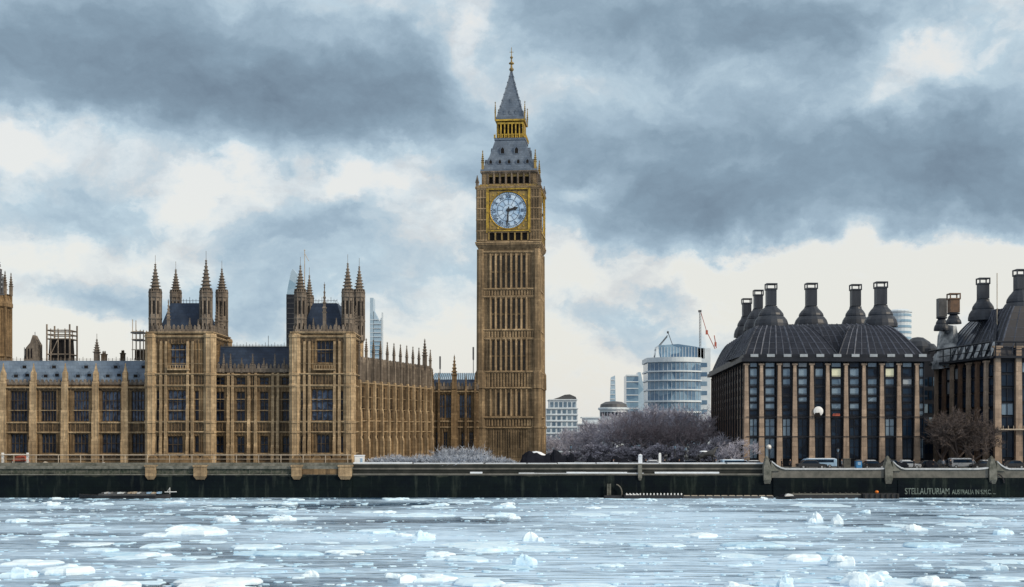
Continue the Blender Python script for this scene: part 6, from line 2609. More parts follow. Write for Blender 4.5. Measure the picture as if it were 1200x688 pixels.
def small_things():
    Y = 233.0
    X = lambda p, d=Y: PX(p, d)
    Z = lambda p, d=Y: PZ(p, d)
    # site cabin, posts and awning on the terrace
    t = thing('site_cabin', 'small white site cabin at the foot of the right pavilion tower', 'cabin', (X(421), 233.5, GZ))
    m = MB()
    m.box(X(415.5), X(426), 233, 235, GZ, Z(534.5))
    m.build('body', M['white'], t)
    m = MB()
    m.box(X(415), X(426.5), 232.9, 235.1, Z(534.5) + .003, Z(533.4))
    m.build('roof', M['snow'], t)
    m = MB()
    m.box(X(422.5), X(424.8), 232.93, 233.02, GZ + .3, Z(537))
    m.build('door', M['pale_blue'], t)
    t = thing('gate_frame', 'white tubular frame on the terrace at the far left', 'frame', (X(17), 232.8, GZ))
    m = MB()
    for p in (3.8, 33):
        m.box(X(p) - .18, X(p) + .18, 232.6, 232.95, GZ, Z(530.5))
    m.build('post', M['white'], t)
    m = MB()
    m.box(X(3.8) + .181, X(33) - .181, 232.7, 232.85, Z(533.2), Z(532.2))
    m.build('cross_bar', M['white'], t)
    t = thing('awning', 'faded red awning over a dark stall on the left of the terrace', 'awning', (X(20), 234.5, GZ))
    m = MB()
    m.prism_xz([(X(13), Z(540.5)), (X(29), Z(540.5)), (X(27), Z(535.5)), (X(21), Z(534)), (X(15.5), Z(536))], 233.4, 235.6)
    m.build('canopy', M['red'], t)
    m = MB()
    m.box(X(12), X(28), 233.6, 235.4, GZ, Z(541))
    m.build('counter', M['steel_dark'], t)
    m = MB()
    for p in (13.5, 28.3):
        m.tube((X(p), 233.5, GZ), (X(p), 233.5, Z(540)), .06)
    m.build('pole', M['white'], t)
    # terrace railing / scaffold rail
    t = thing('terrace_railing', 'long pale railing along the palace terrace above the river wall', 'railing', (X(200), 232.3, GZ))
    m = MB()
    for py, r_ in ((533.2, .09), (538, .05)):
        m.tube((X(-200), 232.3, Z(py)), (X(412), 232.3, Z(py)), r_, n=5)
    m.build('rail', M['rail'], t)
    for i in range(24):
        p = -190 + i * 26
        m = MB()
        m.tube((X(p), 232.3, GZ), (X(p), 232.3, Z(532.6)), .075, n=5)
        m.build('post', M['rail'], t)
    # crates and terrace furniture bumps
    r = random.Random(12)
    lab = ['pale canvas bundle by the second window of the left palace range', 'low stone trough under the third window bay of the left palace range', 'stack of pale boards under the fourth window bay of the left palace range', 'small white bin on the terrace under the fifth window bay']
    for i, (p, w, h) in enumerate(((52, 9, 5), (68, 6, 4.5), (104, 8, 6), (120, 4, 6))):
        m = MB()
        a, b = X(p - w / 2), X(p + w / 2)
        if i == 0:
            blob(m, (a + b) / 2, 233.6, GZ + .7, (b - a) / 2, .6, .75, 3)
        elif i == 1:
            m.frustum((a + .15, b - .15, 233.3, 234.1), (a, b, 233.2, 234.2), GZ, GZ + 1.0)
            m.box(a - .05, b + .05, 233.15, 234.25, GZ + 1.003, GZ + 1.15)
        elif i == 2:
            for q in range(7):
                o_ = r.uniform(-.12, .12)
                m.box(a + o_, b + o_, 233.3 + abs(o_), 234.2, GZ + q * .19, GZ + q * .19 + .17)
        else:
            m.lathe((a + b) / 2, 233.6, [(.26, GZ), (.32, GZ + 1.0), (.36, GZ + 1.02), (.36, GZ + 1.1), (.2, GZ + 1.25), (0, GZ + 1.28)], 12)
        tag(m.build(('canvas_bundle', 'stone_trough', 'board_stack', 'litter_bin')[i], M[('rail', 'stone_pale', 'stone_pale', 'white')[i]]), lab[i], ('bundle', 'trough', 'board stack', 'bin')[i])
    # black tarpaulin heaps in front of the clock tower
    def tarp(name, label, pts, y0, y1, seed):
        rr = random.Random(seed)
        m = MB()
        N = 7
        rows = []
        for j in range(N + 1):
            v = j / N
            k_ = math.sin(math.pi * (0.12 + .88 * v) * .62) if v < .6 else math.sin(math.pi * (0.12 + .88 * .6) * .62) * (1 - (v - .6) * 1.6)
            row = []
            for (p, q) in pts:
                z = GZ + (Z(q) - GZ) * max(.06, k_) * (1 + rr.uniform(-.04, .04))
                row.append(m.pt((X(p) + rr.uniform(-.12, .12), y0 + (y1 - y0) * v, z)))
            rows.append(row)
        for A, B in zip(rows, rows[1:]):
            for i in range(len(pts) - 1):
                m.face((A[i], A[i + 1], B[i + 1], B[i]))
        # skirt to the ground
        def g(i):
            return m.pt((m.v[i][0], m.v[i][1], GZ))
        base = [g(i) for i in rows[0]]
        for i in range(len(pts) - 1):
            m.face((base[i], base[i + 1], rows[0][i + 1], rows[0][i]))
        for side in (0, -1):
            col = [row[side] for row in rows]
            bs = [g(i) for i in col]
            for i in range(len(col) - 1):
                m.face((bs[i], bs[i + 1], col[i + 1], col[i]))
        return tag(m.build(name, M['tarp']), label, 'tarpaulin heap', 'black covered heaps on the embankment')

    def dens(pts, n=3):
        out = []
        for (a, b) in zip(pts, pts[1:]):
            for i in range(n):
                u = i / n
                u2 = u * u * (3 - 2 * u)
                out.append((a[0] + (b[0] - a[0]) * u, a[1] + (b[1] - a[1]) * u2))
        out.append(pts[-1])
        return out
    tarp('tarpaulin_heap', 'long black tarpaulin heap with one peak in front of the clock tower', dens([(610, 538), (613, 531), (620, 526.5), (629, 530), (637, 533), (644, 531), (646, 534)]), 232.9, 236, 1)
    tarp('tarpaulin_heap', 'tall peaked black tarpaulin heap just right of the clock tower', dens([(645.5, 534), (647, 529), (650, 525), (656, 528.5), (661, 532.5), (665, 533)]), 233.0, 236, 2)
    tarp('tarpaulin_heap', 'small upright black tarpaulin bundle at the right end of the heaps', dens([(666, 534), (668, 531.5), (671, 529.5), (673, 532)]), 233.0, 235, 3)
    tarp('tarpaulin_heap', 'low black covered mound with a small knob left of the bare tree trunk', dens([(688, 538), (690, 534), (693, 531.5), (695, 535), (700, 538), (706, 539)]), 233.0, 235, 4)
    tarp('tarpaulin_heap', 'flat black covered mound left of the snow capped post', dens([(716, 539), (717.5, 534.5), (724, 534), (731, 537), (738, 539.5)]), 233.0, 235, 5)
    tarp('tarpaulin_heap', 'low dark covered stack under the iron lamp post', dens([(785, 542), (788, 537), (795, 536), (802, 538.5), (804, 541)]), 233.2, 235, 6)
    # snow drift behind the heap
    m = MB()
    blob(m, X(629), 238, GZ + .9, 2.4, 1.4, 2.35, 8, 14, 8, .05)
    tag(m.build('snow_drift', M['snow'], smooth=True), 'rounded white snow drift behind the long black tarpaulin heap', 'snow drift')
    # dark bronze sculpture with snow
    t = thing('statue', 'dark rearing bronze statue dusted with snow left of the chimneyed offices', 'statue', (X(828, 236), 236, GZ))
    me_j = [(0, 0, 1.9), (.9, 0, 2.1), (-1.0, 0, 1.75), (1.5, 0, 2.6), (1.75, 0, 3.1), (2.15, 0, 2.95), (-1.3, .25, 1.0), (-1.1, .25, .2), (-1.35, -.25, 1.0), (-1.2, -.25, .2), (1.1, .25, 1.3), (1.3, .25, .25), (1.3, -.25, 1.5), (1.9, -.25, 1.2), (-1.5, 0, 1.7), (-2.0, 0, 1.0)]
    me_e = [(0, 1), (0, 2), (1, 3), (3, 4), (4, 5), (2, 6), (6, 7), (2, 8), (8, 9), (1, 10), (10, 11), (1, 12), (12, 13), (2, 14), (14, 15)]
    me_r = [.5, .52, .5, .34, .24, .13, .2, .12, .2, .12, .17, .1, .16, .1, .14, .08]
    me = bpy.data.meshes.new('tmp')
    me.from_pydata(me_j, me_e, [])
    o = bpy.data.objects.new('tmp', me)
    COL.objects.link(o)
    o.modifiers.new('skin', 'SKIN')
    for i, rr in enumerate(me_r):
        me.skin_vertices[0].data[i].radius = (rr, rr)
    me.skin_vertices[0].data[0].use_root = True
    sb = o.modifiers.new('sub', 'SUBSURF')
    sb.levels = 2
    bpy.context.view_layer.update()
    m2 = bpy.data.meshes.new_from_object(o.evaluated_get(bpy.context.evaluated_depsgraph_get()))
    bpy.data.objects.remove(o)
    m2.materials.clear()
    m2.materials.append(M['statue'])
    m2.transform(Matrix.Translation((0, 0, .85)))
    b = bpy.data.objects.new('horse_figure', m2)
    COL.objects.link(b)
    b.parent = t
    m = MB()
    m.box(X(828, 236) - 1.9, X(828, 236) + 1.9, 235.3, 236.7, GZ, GZ + .9)
    m.build('pedestal', M['granite'], t)
    m = MB()
    blob(m, X(828, 236) - .5, 236, GZ + 3.2, .8, .35, .16, 2)
    m.build('snow_dusting', M['snow'], t)
    # posts
    for px, top, w, mat, lab in ((750.5, 532, .35, 'snow', 'snow capped stone post on the river wall left of the white post'), (773.5, 530.5, .22, 'white', 'slender white post on the river wall below the bare trees')):
        m = MB()
        m.box(X(px, 231) - w, X(px, 231) + w, 230.9 + .2, 231.5, PZ(543.5, 231), PZ(top + 2, 231))
        m.lathe(X(px, 231), 231.3, [(w * 1.4, PZ(top + 2, 231) + .003), (w * 1.4, PZ(top + 1.4, 231)), (0, PZ(top, 231))], 4)
        tag(m.build('post', M[mat]), lab, 'post')
    m = MB()
    x = X(750, 230)
    m.box(x - .35, x + .35, 229.9 - .1, 230.9, PZ(560, 230), PZ(545, 230))
    m.frustum((x - .2, x + .2, 229.95, 230.6), (x - .35, x + .35, 229.8, 230.6), PZ(563, 230), PZ(560, 230) - .003)
    tag(m.build('wall_buttress', M['granite']), 'grey stone buttress on the river wall under the snow capped post', 'buttress')
    # lamp posts
    for i, (px, d, top, lab) in enumerate(((791, 236, 521, 'dark iron lamp post among the covered mounds before the bare trees'), (982, 235, 525, 'short dark lamp post before the middle of the chimneyed offices'), (669, 237, 521, 'thin dark lamp post beside the small black bundle'), (803.5, 238, 523, 'second dark lamp post right of the covered mounds'))):
        t = thing('lamp_post', lab, 'lamp post', (X(px, d), d, GZ), 'lamp posts on the embankment')
        m = MB()
        x = X(px, d)
        zt = PZ(top, d)
        m.lathe(x, d, [(.24, GZ), (.24, GZ + .4), (.12, GZ + .6), (.09, zt - .9), (.16, zt - .85), (.08, zt - .75)], 8)
        m.box(x - .4, x + .4, d - .03, d + .03, zt - 1.0, zt - .93)
        m.build('column', M['black'], t)
        m = MB()
        m.lathe(x, d, [(.12, zt - .75), (.24, zt - .3), (.24, zt - .26)], 6)
        m.build('lantern', M['glass_teal'], t)
        m = MB()
        m.lathe(x, d, [(.27, zt - .255), (.12, zt - .06), (.03, zt - .04), (0, zt + .06)], 6)
        m.build('cap', M['black'], t)
    # vehicles
    car('long black car parked before the left half of the chimneyed offices', X(951, 236.9), 236.9, 0, 'car_black', 5.6, 1.62)
    car('pale blue van with snowy roof behind the long black car', X(958, 241.5), 241.8, math.pi, 'pale_blue', 7.0, 1.75, 2.1, van=True, snow=True)
    car('pale blue van parked nearest the flank of the chimneyed offices', X(862, 238.5), 238.5, 0, 'pale_blue', 5.4, 1.6, 2.0, van=True, snow=True)
    car('black car with snowy roof between pale blue van and the first lamp pier', X(886, 236.8), 236.8, 0, 'car_black', 4.5, 1.45, snow=True)
    car('silver car parked right of the second lamp pier', X(1064, 237.0), 237.0, 0, 'car_silver', 4.5, 1.5, snow=True)
    car('black car below the right end of the chimneyed offices', X(1085, 237.4), 237.4, math.pi, 'car_black', 4.6, 1.55)
    car('silver van with snowy roof before the brown trees of the gap', X(1128, 239.5), 239.5, 0, 'car_silver', 5.0, 1.8, 1.9, van=True, snow=True)
    for px, d, col_, ln, hh_, lab in ((700, 237.2, 'car_black', 4.6, 1.5, 'black car parked under the low terrace building and bare bushes'),
                                      (735, 237.0, 'car_black', 4.4, 1.45, 'black car parked left of the snow capped post'),
                                      (762, 237.4, 'car_silver', 4.5, 1.5, 'silver car between the snow capped post and the white post'),
                                      (811, 237.6, 'car_black', 5.0, 1.6, 'black car parked left of the rearing bronze statue'),
                                      (846, 240.6, 'car_black', 4.6, 1.5, 'black car right of the rearing bronze statue on the far lane'),
                                      (1023, 237.2, 'car_black', 4.6, 1.5, 'black car between the blue kiosk and the second lamp pier'),
                                      (1045, 240.8, 'car_black', 4.7, 1.6, 'black car on the far lane behind the second lamp pier'),
                                      (1106, 240.8, 'car_black', 4.7, 1.6, 'black car on the far lane below the left brown tree'),
                                      (1152, 237.4, 'car_black', 4.6, 1.5, 'black car parked just left of the third lamp pier'),
                                      (1186, 237.4, 'car_black', 4.6, 1.55, 'black car parked at the right edge beyond the third lamp pier')):
        car(lab, X(px, d), d, 0 if int(px) % 2 else math.pi, col_, ln, hh_, snow=(int(px) % 3 == 0))
    # bright blue kiosk
    t = thing('kiosk', 'small bright blue kiosk before the chimneyed offices', 'kiosk', (X(1007, 236), 236, GZ))
    m = MB()
    m.box(X(1003.5, 236), X(1010, 236), 235.9, 237.2, GZ + .12, PZ(540.2, 236))
    m.build('body', M['blue_paint'], t)
    m = MB()
    m.frustum((X(1002.8, 236), X(1010.7, 236), 235.8, 237.3), (X(1005, 236), X(1008.5, 236), 236.2, 236.9), PZ(540.2, 236) + .003, PZ(538.8, 236))
    m.build('roof', M['steel_dark'], t)
    m = MB()
    m.box(X(1005, 236), X(1008.6, 236), 235.86, 235.95, PZ(545, 236), PZ(541.5, 236))
    m.build('hatch', M['pale_blue'], t)
    m = MB()
    m.box(X(989, 236), X(996.5, 236), 235.9, 236.7, GZ, PZ(538, 236))
    for i in range(5):
        m.box(X(989.3 + i * 1.5, 236), X(990.3 + i * 1.5, 236), 235.84, 235.899, GZ + .2, PZ(538.6, 236))
    m.box(X(988.6, 236), X(997, 236), 235.8, 236.8, PZ(538, 236) + .003, PZ(537.3, 236))
    tag(m.build('cabinet', M['granite_dark']), 'dark grey ribbed cabinet beside the short lamp post before the offices', 'cabinet')
    # people
    person('person in a dark coat standing behind the parapet near the brown trees', 1114, 232.6, .4, 'coat_dark')
    person('person in a grey coat beside the dark coated one near the brown trees', 1105.5, 232.8, 2.6, 'coat_grey')
    person('person in dark clothes behind the parapet right of the second lamp pier', 1071, 232.7, 1.4, 'coat_dark')
    person('person in a grey coat walking by the ribbed cabinet', 986.5, 233.0, 1.5, 'coat_grey')
    person('person in dark clothes walking below the bare trees beside the white post', 779, 233.2, -1.5, 'coat_dark')
    person('person in dark clothes walking by the first lamp pier', 916, 232.9, 1.6, 'coat_dark')
    for i, (px, d, rz, ct, lab) in enumerate(((719, 233.4, 1.5, 'coat_grey', 'person in a grey coat walking beside the flat black covered mound'),
                                              (757, 233.1, -1.4, 'coat_dark', 'person in dark clothes just right of the snow capped post'),
                                              (796, 233.5, 1.6, 'coat_dark', 'person in dark clothes beside the low dark covered stack'),
                                              (839, 233.2, 1.5, 'coat_grey', 'person in a grey coat right of the rearing bronze statue'),
                                              (873, 233.0, -1.5, 'coat_dark', 'person in dark clothes before the black car with snowy roof'),
                                              (926, 233.3, .3, 'coat_dark', 'person in dark clothes at the rear of the long black car'),
                                              (1015, 233.0, 1.5, 'coat_dark', 'person in dark clothes right of the bright blue kiosk'),
                                              (1094, 232.9, -1.6, 'coat_dark', 'person in dark clothes left of the two people near the brown trees'),
                                              (1140, 233.1, 1.5, 'coat_grey', 'person in a grey coat walking toward the third lamp pier'),
                                              (1176, 233.0, 1.4, 'coat_dark', 'person in dark clothes right of the third lamp pier'))):
        person(lab, px, d, rz, ct)
    tarp('tarpaulin_heap', 'low black covered pile between the dark car and the people near the brown trees', dens([(1086, 546), (1088, 541), (1094, 539), (1099, 542), (1102, 545)]), 233.6, 235, 9)
    tarp('tarpaulin_heap', 'low black covered pile right of the second lamp pier', dens([(1052, 546), (1054, 540.5), (1059, 542), (1064, 540.5), (1067, 545)]), 233.6, 235, 10)
    # round white dish on the office front
    t = thing('round_sign', 'white round sign hanging in a bay of the chimneyed offices', 'sign', (PX(959, 249.3), 249.3, PZ(483, 249.3)))
    m = MB(Matrix.Translation((PX(959, 249.3), 249.35, PZ(482, 249.3))) @ Matrix.Rotation(math.pi / 2, 4, 'X'))
    m.lathe(0, 0, [(.95, 0), (.95, .12), (.5, .25), (0, .28)], 20)
    m.build('disc', M['white'], t)
    m = MB()
    m.prism_xz([(PX(954.5, 249.2), PZ(488.5, 249.2)), (PX(962, 249.2), PZ(488.5, 249.2)), (PX(960, 249.2), PZ(483.5, 249.2)), (PX(955, 249.2), PZ(484, 249.2))], 248.98, 249.05)
    m.build('dark_panel', M['void'], t)
    m = MB()
    m.box(PX(975.5, 249.4), PX(984, 249.4), 249.2, 249.5, PZ(487.5, 249.4), PZ(485.6, 249.4))
    for i in range(5):
        m.box(PX(976 + i * 1.6, 249.4), PX(977.1 + i * 1.6, 249.4), 249.15, 249.2, PZ(485.9, 249.4), PZ(484.6, 249.4))
    tag(m.build('red_sign', M['red']), 'small red sign in the fifth bay of the chimneyed offices', 'sign')
    t = thing('globe_lamp', 'pale globe lamp before the first bay of the chimneyed offices', 'lamp', (PX(901, 247), 247, GZ))
    m = MB()
    blob(m, PX(901, 247), 247, PZ(524, 247), .5, .5, .5, 1, 12, 8, 0)
    m.build('globe', M['lamp_glass'], t, smooth=True)
    m = MB()
    m.tube((PX(901, 247), 247, GZ), (PX(901, 247), 247, PZ(526.5, 247)), .09)
    m.build('column', M['black'], t)


small_things()


# ------------------------------------------------------------------ on the water
def water_things():
    Y = 228.0
    X = lambda p, d=Y: PX(p, d)
    # moored barge under the terrace wall
    t = thing('barge', 'long low black barge with pale cargo moored under the terrace wall', 'barge', (X(150), Y, 0))
    h = MB()
    xa, xb = X(93), X(200)
    N = 14
    rings = []
    for i in range(N + 1):
        u = i / N
        x = xa + (xb - xa) * u
        w = 1.9 * min(1, (u * 6 + .12), ((1 - u) * 6 + .12))
        sheer = .55 + .25 * (2 * u - 1) ** 4
        rings.append([h.pt(p) for p in ((x, Y - w * .75, -.4), (x, Y - w, sheer), (x, Y + w, sheer), (x, Y + w * .75, -.4))])
    for A, B in zip(rings, rings[1:]):
        for i in range(4):
            h.face((A[i], A[(i + 1) % 4], B[(i + 1) % 4], B[i]))
    h.face(rings[0])
    h.face(rings[-1][::-1])
    h.build('hull', M['black'], t)
    c = MB()
    c.box(X(118), X(185), Y - 1.3, Y + 1.3, .5, .85)
    c.build('hatch_cover', M['steel_dark'], t)
    r = random.Random(8)
    x = 121.0
    while x < 186:
        L = r.uniform(2.0, 6)
        m = MB()
        m.box(X(x), X(x + L * .8), Y - 1.2, Y + .2 + r.uniform(0, .6), .853, .853 + r.uniform(.15, .34))
        m.box(X(x) + .08, X(x + L * .8) - .08, Y - 1.1, Y + .1, .99, 1.12)
        m.build('cargo', M[r.choice(['office_white', 'car_silver', 'pale_blue', 'snow_dirty', 'rail', 'steel_dark'])], t)
        x += L + r.uniform(.5, 2.5)
    m = MB()
    m.tube((X(199), Y, .6), (X(199), Y, 1.9), .06)
    m.tube((X(193), Y, 1.1), (X(207), Y, 1.15), .08)
    m.tube((X(199), Y, 1.85), (X(196), Y, 1.2), .04)
    m.build('mooring_gear', M['white'], t)
    # floating pontoon
    t = thing('pontoon', 'dark floating pontoon with a row of white cleats below the bare trees', 'pontoon', (X(760), Y, 0))
    m = MB()
    m.box(X(731), X(799), Y - 1.2, Y + 1.6, -.4, .62)
    m.box(X(731) - .1, X(799) + .1, Y - 1.3, Y - 1.203, .35, .5)
    m.build('float', M['black'], t)
    for i in range(17):
        c = MB()
        p = 733 + i * 4
        c.box(X(p), X(p + (3.2 if i < 4 else 1.4)), Y - 1.1, Y - .8, .623, .80)
        c.lathe(X(p + .7), Y - .95, [(.12, .803), (.16, .9), (0, .98)], 6)
        c.build('cleat', M['white'], t)
    t = thing('pontoon', 'thin low pontoon walkway with pale edge reaching the first lamp pier', 'pontoon', (X(850), Y, 0))
    m = MB()
    m.box(X(800), X(906), Y - .5, Y + 1.4, -.3, .42)
    m.build('float', M['steel_dark'], t)
    m = MB()
    for i in range(12):
        a = 801 + i * 8.8
        m.box(X(a), X(a + 6.8), Y - .62, Y - .2, .423, .56)
    m.build('edge_strip', M['rail'], t)
    t = thing('pontoon', 'long dark pontoon with grey deck right of the first lamp pier', 'pontoon', (X(970), Y, 0))
    m = MB()
    m.box(X(926), X(1008), Y - .8, Y + 1.5, -.4, .6)
    m.build('float', M['black'], t)
    m = MB()
    m.box(X(926.5), X(1007.5), Y - .9, Y + 1.45, .603, .82)
    for i in range(12):
        p = 929 + i * 6.8
        m.lathe(X(p), Y - .5, [(.1, .823), (.12, 1.0), (0, 1.05)], 6)
    m.build('deck', M['granite_dark'], t)
    t = thing('pontoon', 'short black pontoon beside the painted lettering panel', 'pontoon', (X(1030), Y - .5, 0))
    m = MB()
    m.box(X(1009), X(1051), Y - 1.4, Y + 1.2, -.4, .9)
    m.build('float', M['black'], t)
    for i in range(7):
        m = MB()
        m.tube((X(1011 + i * 6.3), Y - 1.5, -.1), (X(1011 + i * 6.3), Y - 1.5, .8), .16, n=8)
        m.build('fender', M['rubber'], t)
    m = MB()
    blob(m, X(1027.5), Y, 1.14, .34, .3, .25, 2, 12, 8, .03)
    m.lathe(X(1027.5), Y, [(.2, .9), (.2, 1.0)], 8)
    tag(m.build('buoy', M['orange'], smooth=True), 'bright orange buoy lying on the short black pontoon', 'buoy')
    # gangway frame with ladder posts
    t = thing('landing_stage', 'pale ladder posts and curved fender at the river wall below the bare trees', 'landing stage', (X(720), 229.4, 0))
    m = MB()
    for p in (712.3, 715):
        m.box(X(p, 229.5) - .14, X(p, 229.5) + .14, 229.35, 229.65, -.3, PZ(567, 229.5))
    for i in range(7):
        m.box(X(712.3, 229.5) + .141, X(715, 229.5) - .141, 229.45, 229.55, .2 + i * .35, .28 + i * .35)
    m.build('ladder', M['granite'], t)
    m = MB()
    for i in range(10):
        a, b = -.5 + 1.9 * i / 10, -.5 + 1.9 * (i + 1) / 10
        m.tube((X(721, 229.5) + 1.2 * math.cos(a), 229.5, .6 + 1.5 * math.sin(a) + .3), (X(721, 229.5) + 1.2 * math.cos(b), 229.5, .6 + 1.5 * math.sin(b) + .3), .12, n=5)
    m.build('curved_fender', M['granite_dark'], t)
    m = MB()
    m.box(X(708), X(729), Y - .6, Y + 1.4, -.3, .5)
    m.build('float', M['black'], t)
    # small boat by the first lamp pier
    t = thing('boat', 'small dark boat with pale cover moored beside the first lamp pier', 'boat', (X(917), Y - 2.5, 0))
    h = MB()
    xa, xb = X(906), X(929)
    rings = []
    yb = Y - 2.5
    for i in range(11):
        u = i / 10
        x = xa + (xb - xa) * u
        w = .95 * min(1, .55 + u * 1.2) * min(1, (1 - u) * 3.2 + .05)
        rings.append([h.pt(p) for p in ((x, yb, -.35), (x, yb - w, .42 + .25 * u * u), (x, yb + w, .42 + .25 * u * u))])
    for A, B in zip(rings, rings[1:]):
        for i in range(3):
            h.face((A[i], A[(i + 1) % 3], B[(i + 1) % 3], B[i]))
    h.face(rings[0])
    h.face(rings[-1][::-1])
    h.build('hull', M['black'], t)
    m = MB()
    m.prism_xz([(X(915.5), .5), (X(926), .55), (X(924.5), .8), (X(921), .95), (X(918), .85)], yb - .55, yb + .55)
    m.build('cabin_cover', M['white'], t)
    m = MB()
    m.prism_xz([(X(909), .47), (X(915.2), .5), (X(915.2), .85), (X(911), .7)], yb - .5, yb + .5)
    m.build('tarpaulin', M['tarp'], t)


water_things()


# ------------------------------------------------------------------ river ice
def floe_mb(r, L, Wd, h, lump, cx, cy):
    """irregular ice cake; lump > 0 piles a broken upper tier on it"""
    m = MB()
    def tier(x0, y0, L_, W_, z0, z1, n, tilt, sh=(1.0, 1.02, .96, .84, .5)):
        n = int(n * 1.7)
        ph = r.uniform(0, 6.28)
        k2, k3, a2, a3 = r.uniform(.05, .2), r.uniform(.04, .12), r.uniform(0, 6.28), r.uniform(0, 6.28)
        base = []
        for i in range(n):
            a = ph + 2 * math.pi * i / n + r.uniform(-.12, .12)
            k = .88 + k2 * math.cos(2 * a + a2) + k3 * math.cos(5 * a + a3) + r.uniform(-.09, .09)
            # squarish cakes with broken edges
            sq = 1.0 / max(abs(math.cos(a)), abs(math.sin(a))) ** .45
            base.append((x0 + L_ / 2 * k * sq * math.cos(a), y0 + W_ / 2 * k * sq * math.sin(a)))
        hh = z1 - max(z0, 0)

        def ring(s, z, j=0.0):
            return [m.pt((x0 + (p[0] - x0) * s, y0 + (p[1] - y0) * s, z + tilt * (p[0] - x0) / L_ + r.uniform(-j, j))) for p in base]
        zb_ = z1 - hh
        rs = [ring(sh[0], z0), ring(sh[1], zb_ + hh * .35, hh * .06), ring(sh[2], zb_ + hh * .76, hh * .12), ring(sh[3], z1, hh * .14), ring(sh[4], z1 + hh * .06, hh * .16)]
        c = m.pt((x0, y0, z1 + r.uniform(-.1, .2) * hh))
        for A, B in zip(rs, rs[1:]):
            for i in range(n):
                m.face((A[i], A[(i + 1) % n], B[(i + 1) % n], B[i]))
        for i in range(n):
            m.face((rs[-1][i], rs[-1][(i + 1) % n], c))
    if lump < 0:      # a single tilted broken lump
        tier(cx, cy, L, Wd, -.25, h, r.randint(7, 10), r.uniform(-.5, .5) * h, (1.05, 1.0, .72, .40, .18))
        tier(cx + L * r.uniform(-.45, .45), cy - Wd * .3, L * .7, Wd * .6, -.25, h * .45, r.randint(7, 10), 0, (1.05, 1.0, .85, .65, .3))
        return m
    tier(cx, cy, L, Wd, -.25, h, r.randint(8, 13), r.uniform(-.12, .12) * h * 2)
    if lump > 0:
        for q in range(r.randint(1, 3)):
            l2 = L * r.uniform(.42, .72)
            tier(cx + r.uniform(-.28, .28) * L, cy + r.uniform(-.2, .2) * Wd, l2, Wd * r.uniform(.35, .6), h * .7, h + lump * r.uniform(.3, .85), r.randint(6, 9), r.uniform(-.6, .6) * lump, (1.05, 1.0, .80, .55, .25) if r.random() < .6 else (1.0, 1.0, .92, .78, .45))
    return m


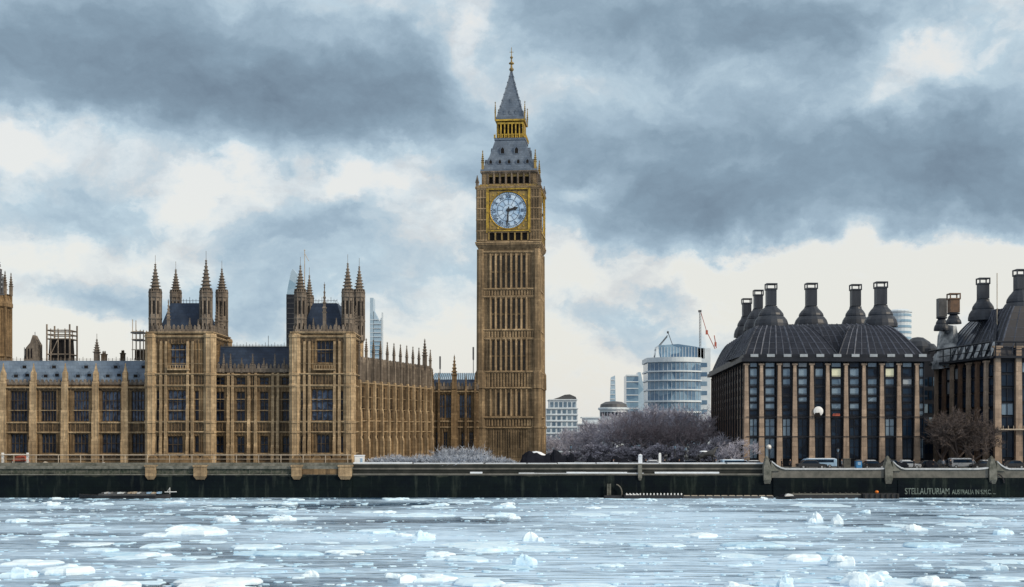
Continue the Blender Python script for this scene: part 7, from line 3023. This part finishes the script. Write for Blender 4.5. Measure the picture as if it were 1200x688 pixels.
def river_ice():
    r = random.Random(77)
    cols = [(-60, 150, 'below the left palace range'), (150, 290, 'below the left pavilion tower'), (290, 430, 'below the right pavilion tower'), (430, 545, 'below the Gothic hall'),
            (545, 655, 'below the clock tower'), (655, 830, 'below the bare trees'), (830, 1010, 'under the left chimneyed offices'), (1010, 1260, 'under the right edge office')]
    rows = [(583, 604, 'far'), (604, 640, 'middle'), (640, 760, 'near')]

    def dist(py):
        return CAMZ * F / (py - 505.0)
    items = []
    hand = [  # px, py(waterline), width px, height px, kind
        (232, 626, 74, 13, 'big'), (266, 611, 34, 9, 'block'), (986, 663, 32, 21, 'block'), (955, 612, 16, 13, 'spire'), (980, 614, 14, 12, 'spire'), (78, 672, 62, 16, 'big'),
        (250, 687, 110, 14, 'big'), (118, 646, 40, 8, 'flat'), (64, 628, 36, 7, 'flat'), (330, 610, 34, 8, 'block'), (497, 633, 26, 14, 'block'), (365, 676, 16, 9, 'spire'), (470, 682, 36, 18, 'block'),
        (615, 662, 28, 18, 'block'), (622, 634, 18, 12, 'spire'), (716, 664, 30, 8, 'flat'), (440, 624, 50, 8, 'flat'), (338, 650, 80, 9, 'flat'), (545, 656, 60, 8, 'flat'), (920, 690, 22, 20, 'block'),
        (1010, 686, 50, 20, 'block'), (1175, 626, 26, 10, 'block'), (1090, 640, 60, 9, 'flat'), (1070, 622, 34, 9, 'block'), (1168, 668, 26, 11, 'block'), (300, 642, 60, 8, 'flat'), (190, 641, 46, 9, 'flat'),
        (880, 640, 70, 9, 'flat'), (940, 656, 60, 10, 'big'), (560, 684, 70, 12, 'flat'), (130, 690, 80, 14, 'big'), (24, 676, 40, 14, 'block'), (1100, 686, 60, 14, 'big'), (780, 640, 50, 6, 'flat'), (680, 690, 90, 9, 'flat')]
    for px, py, wpx, hpx, kind in hand:
        d = dist(py)
        s = d / F
        items.append((PX(px, d), d, wpx * s, hpx * s * .78, kind, px, py))
    for i in range(430):
        py = 585 + 165 * r.random() ** 1.55
        px = r.uniform(-90, 1290)
        d = dist(py)
        L = r.uniform(1.2, 4.8) * (.8 + .5 * r.random())
        if r.random() < .12:
            L *= 1.7
        if 650 < px < 860 and py > 610 and r.random() < .5:
            continue
        k = r.random()
        kind = 'flat' if k < .74 else ('block' if k < .93 else 'big')
        h = {'flat': r.uniform(.08, .26), 'block': r.uniform(.2, .6), 'big': r.uniform(.25, .55)}[kind]
        items.append((PX(px, d), d, L, h, kind, px, py))
        if len(items) >= 290:
            break
    recs = []
    for (x, y, L, h, kind, px, py) in items:
        Wd = L * r.uniform(.55, .95) * (1.25 if kind == 'flat' else 1)
        if kind == 'flat':
            m = floe_mb(r, L, Wd, min(h * .45, .38), 0, x, y)
        elif kind == 'spire':
            m = floe_mb(r, L * 1.15, Wd, h, -1, x, y)
        else:
            m = floe_mb(r, L, Wd, h * .55, h * .5, x, y)
        mat = {'flat': r.choice(['ice', 'ice_blue', 'ice']), 'block': r.choice(['ice_white', 'ice']), 'spire': 'ice_white', 'big': 'ice_white'}[kind]
        o = m.build('ice_floe' if kind in ('flat', 'big') else 'ice_block', M[mat])
        recs.append((o, L * Wd * (1 + h), px, py, kind))
    words = {'flat': 'flat pale ice floe', 'block': 'broken ice block', 'big': 'snowy heaped ice floe', 'spire': 'pointed ice lump'}
    ordn = ['largest', 'second largest', 'third largest', 'fourth largest', 'fifth largest', 'sixth largest', 'seventh largest', 'eighth largest']
    zones = {}
    for rec in recs:
        o, a, px, py, kind = rec
        c = next((cc for cc in cols if cc[0] <= px < cc[1]), cols[0] if px < 0 else cols[-1])
        rw = next((rr for rr in rows if rr[0] <= py < rr[1]), rows[-1])
        zones.setdefault((c[2], rw[2], kind), []).append(rec)
    for (c, rw, kind), lst in zones.items():
        lst.sort(key=lambda q: -q[1])
        for i, (o, a, px, py, kk) in enumerate(lst):
            if len(lst) == 1:
                lab = 'the %s in the %s water %s' % (words[kind], rw, c)
            elif i < len(ordn):
                lab = '%s %s in %s water %s' % (ordn[i], words[kind], rw, c)
            else:
                lab = 'small %s in the %s water %s' % (words[kind], rw, c)
            tag(o, lab, 'ice floe' if kind in ('flat', 'big') else 'ice block', 'ice floating on the river')
    # brash ice: countless small fragments
    m = MB()
    for i in range(3400):
        py = 584 + 190 * r.random() ** 1.7
        d = dist(py)
        px = r.uniform(-160, 1360)
        x = PX(px, d)
        L = r.uniform(.2, 1.1) * (1.0 + .4 * r.random())
        W_ = L * r.uniform(.5, 1.0)
        h = r.uniform(.02, .10)
        n = r.randint(5, 7)
        ph = r.uniform(0, 6.28)
        ks = [r.uniform(.7, 1.1) for _ in range(n)]
        A = [m.pt((x + L / 2 * ks[q] * math.cos(ph + 6.283 * q / n), d + W_ / 2 * ks[q] * math.sin(ph + 6.283 * q / n), -.05)) for q in range(n)]
        B = [m.pt((x + L * .42 * ks[q] * math.cos(ph + 6.283 * q / n), d + W_ * .42 * ks[q] * math.sin(ph + 6.283 * q / n), h * r.uniform(.7, 1.3))) for q in range(n)]
        m.m = r.choice((0, 2, 2, 2))
        for q in range(n):
            m.face((A[q], A[(q + 1) % n], B[(q + 1) % n], B[q]))
        m.face(B)
    tag(m.build('brash_ice', [M['ice'], M['ice_white'], M['ice_blue']]), 'countless small ice fragments drifting between the floes', 'brash ice', kind='stuff')


river_ice()
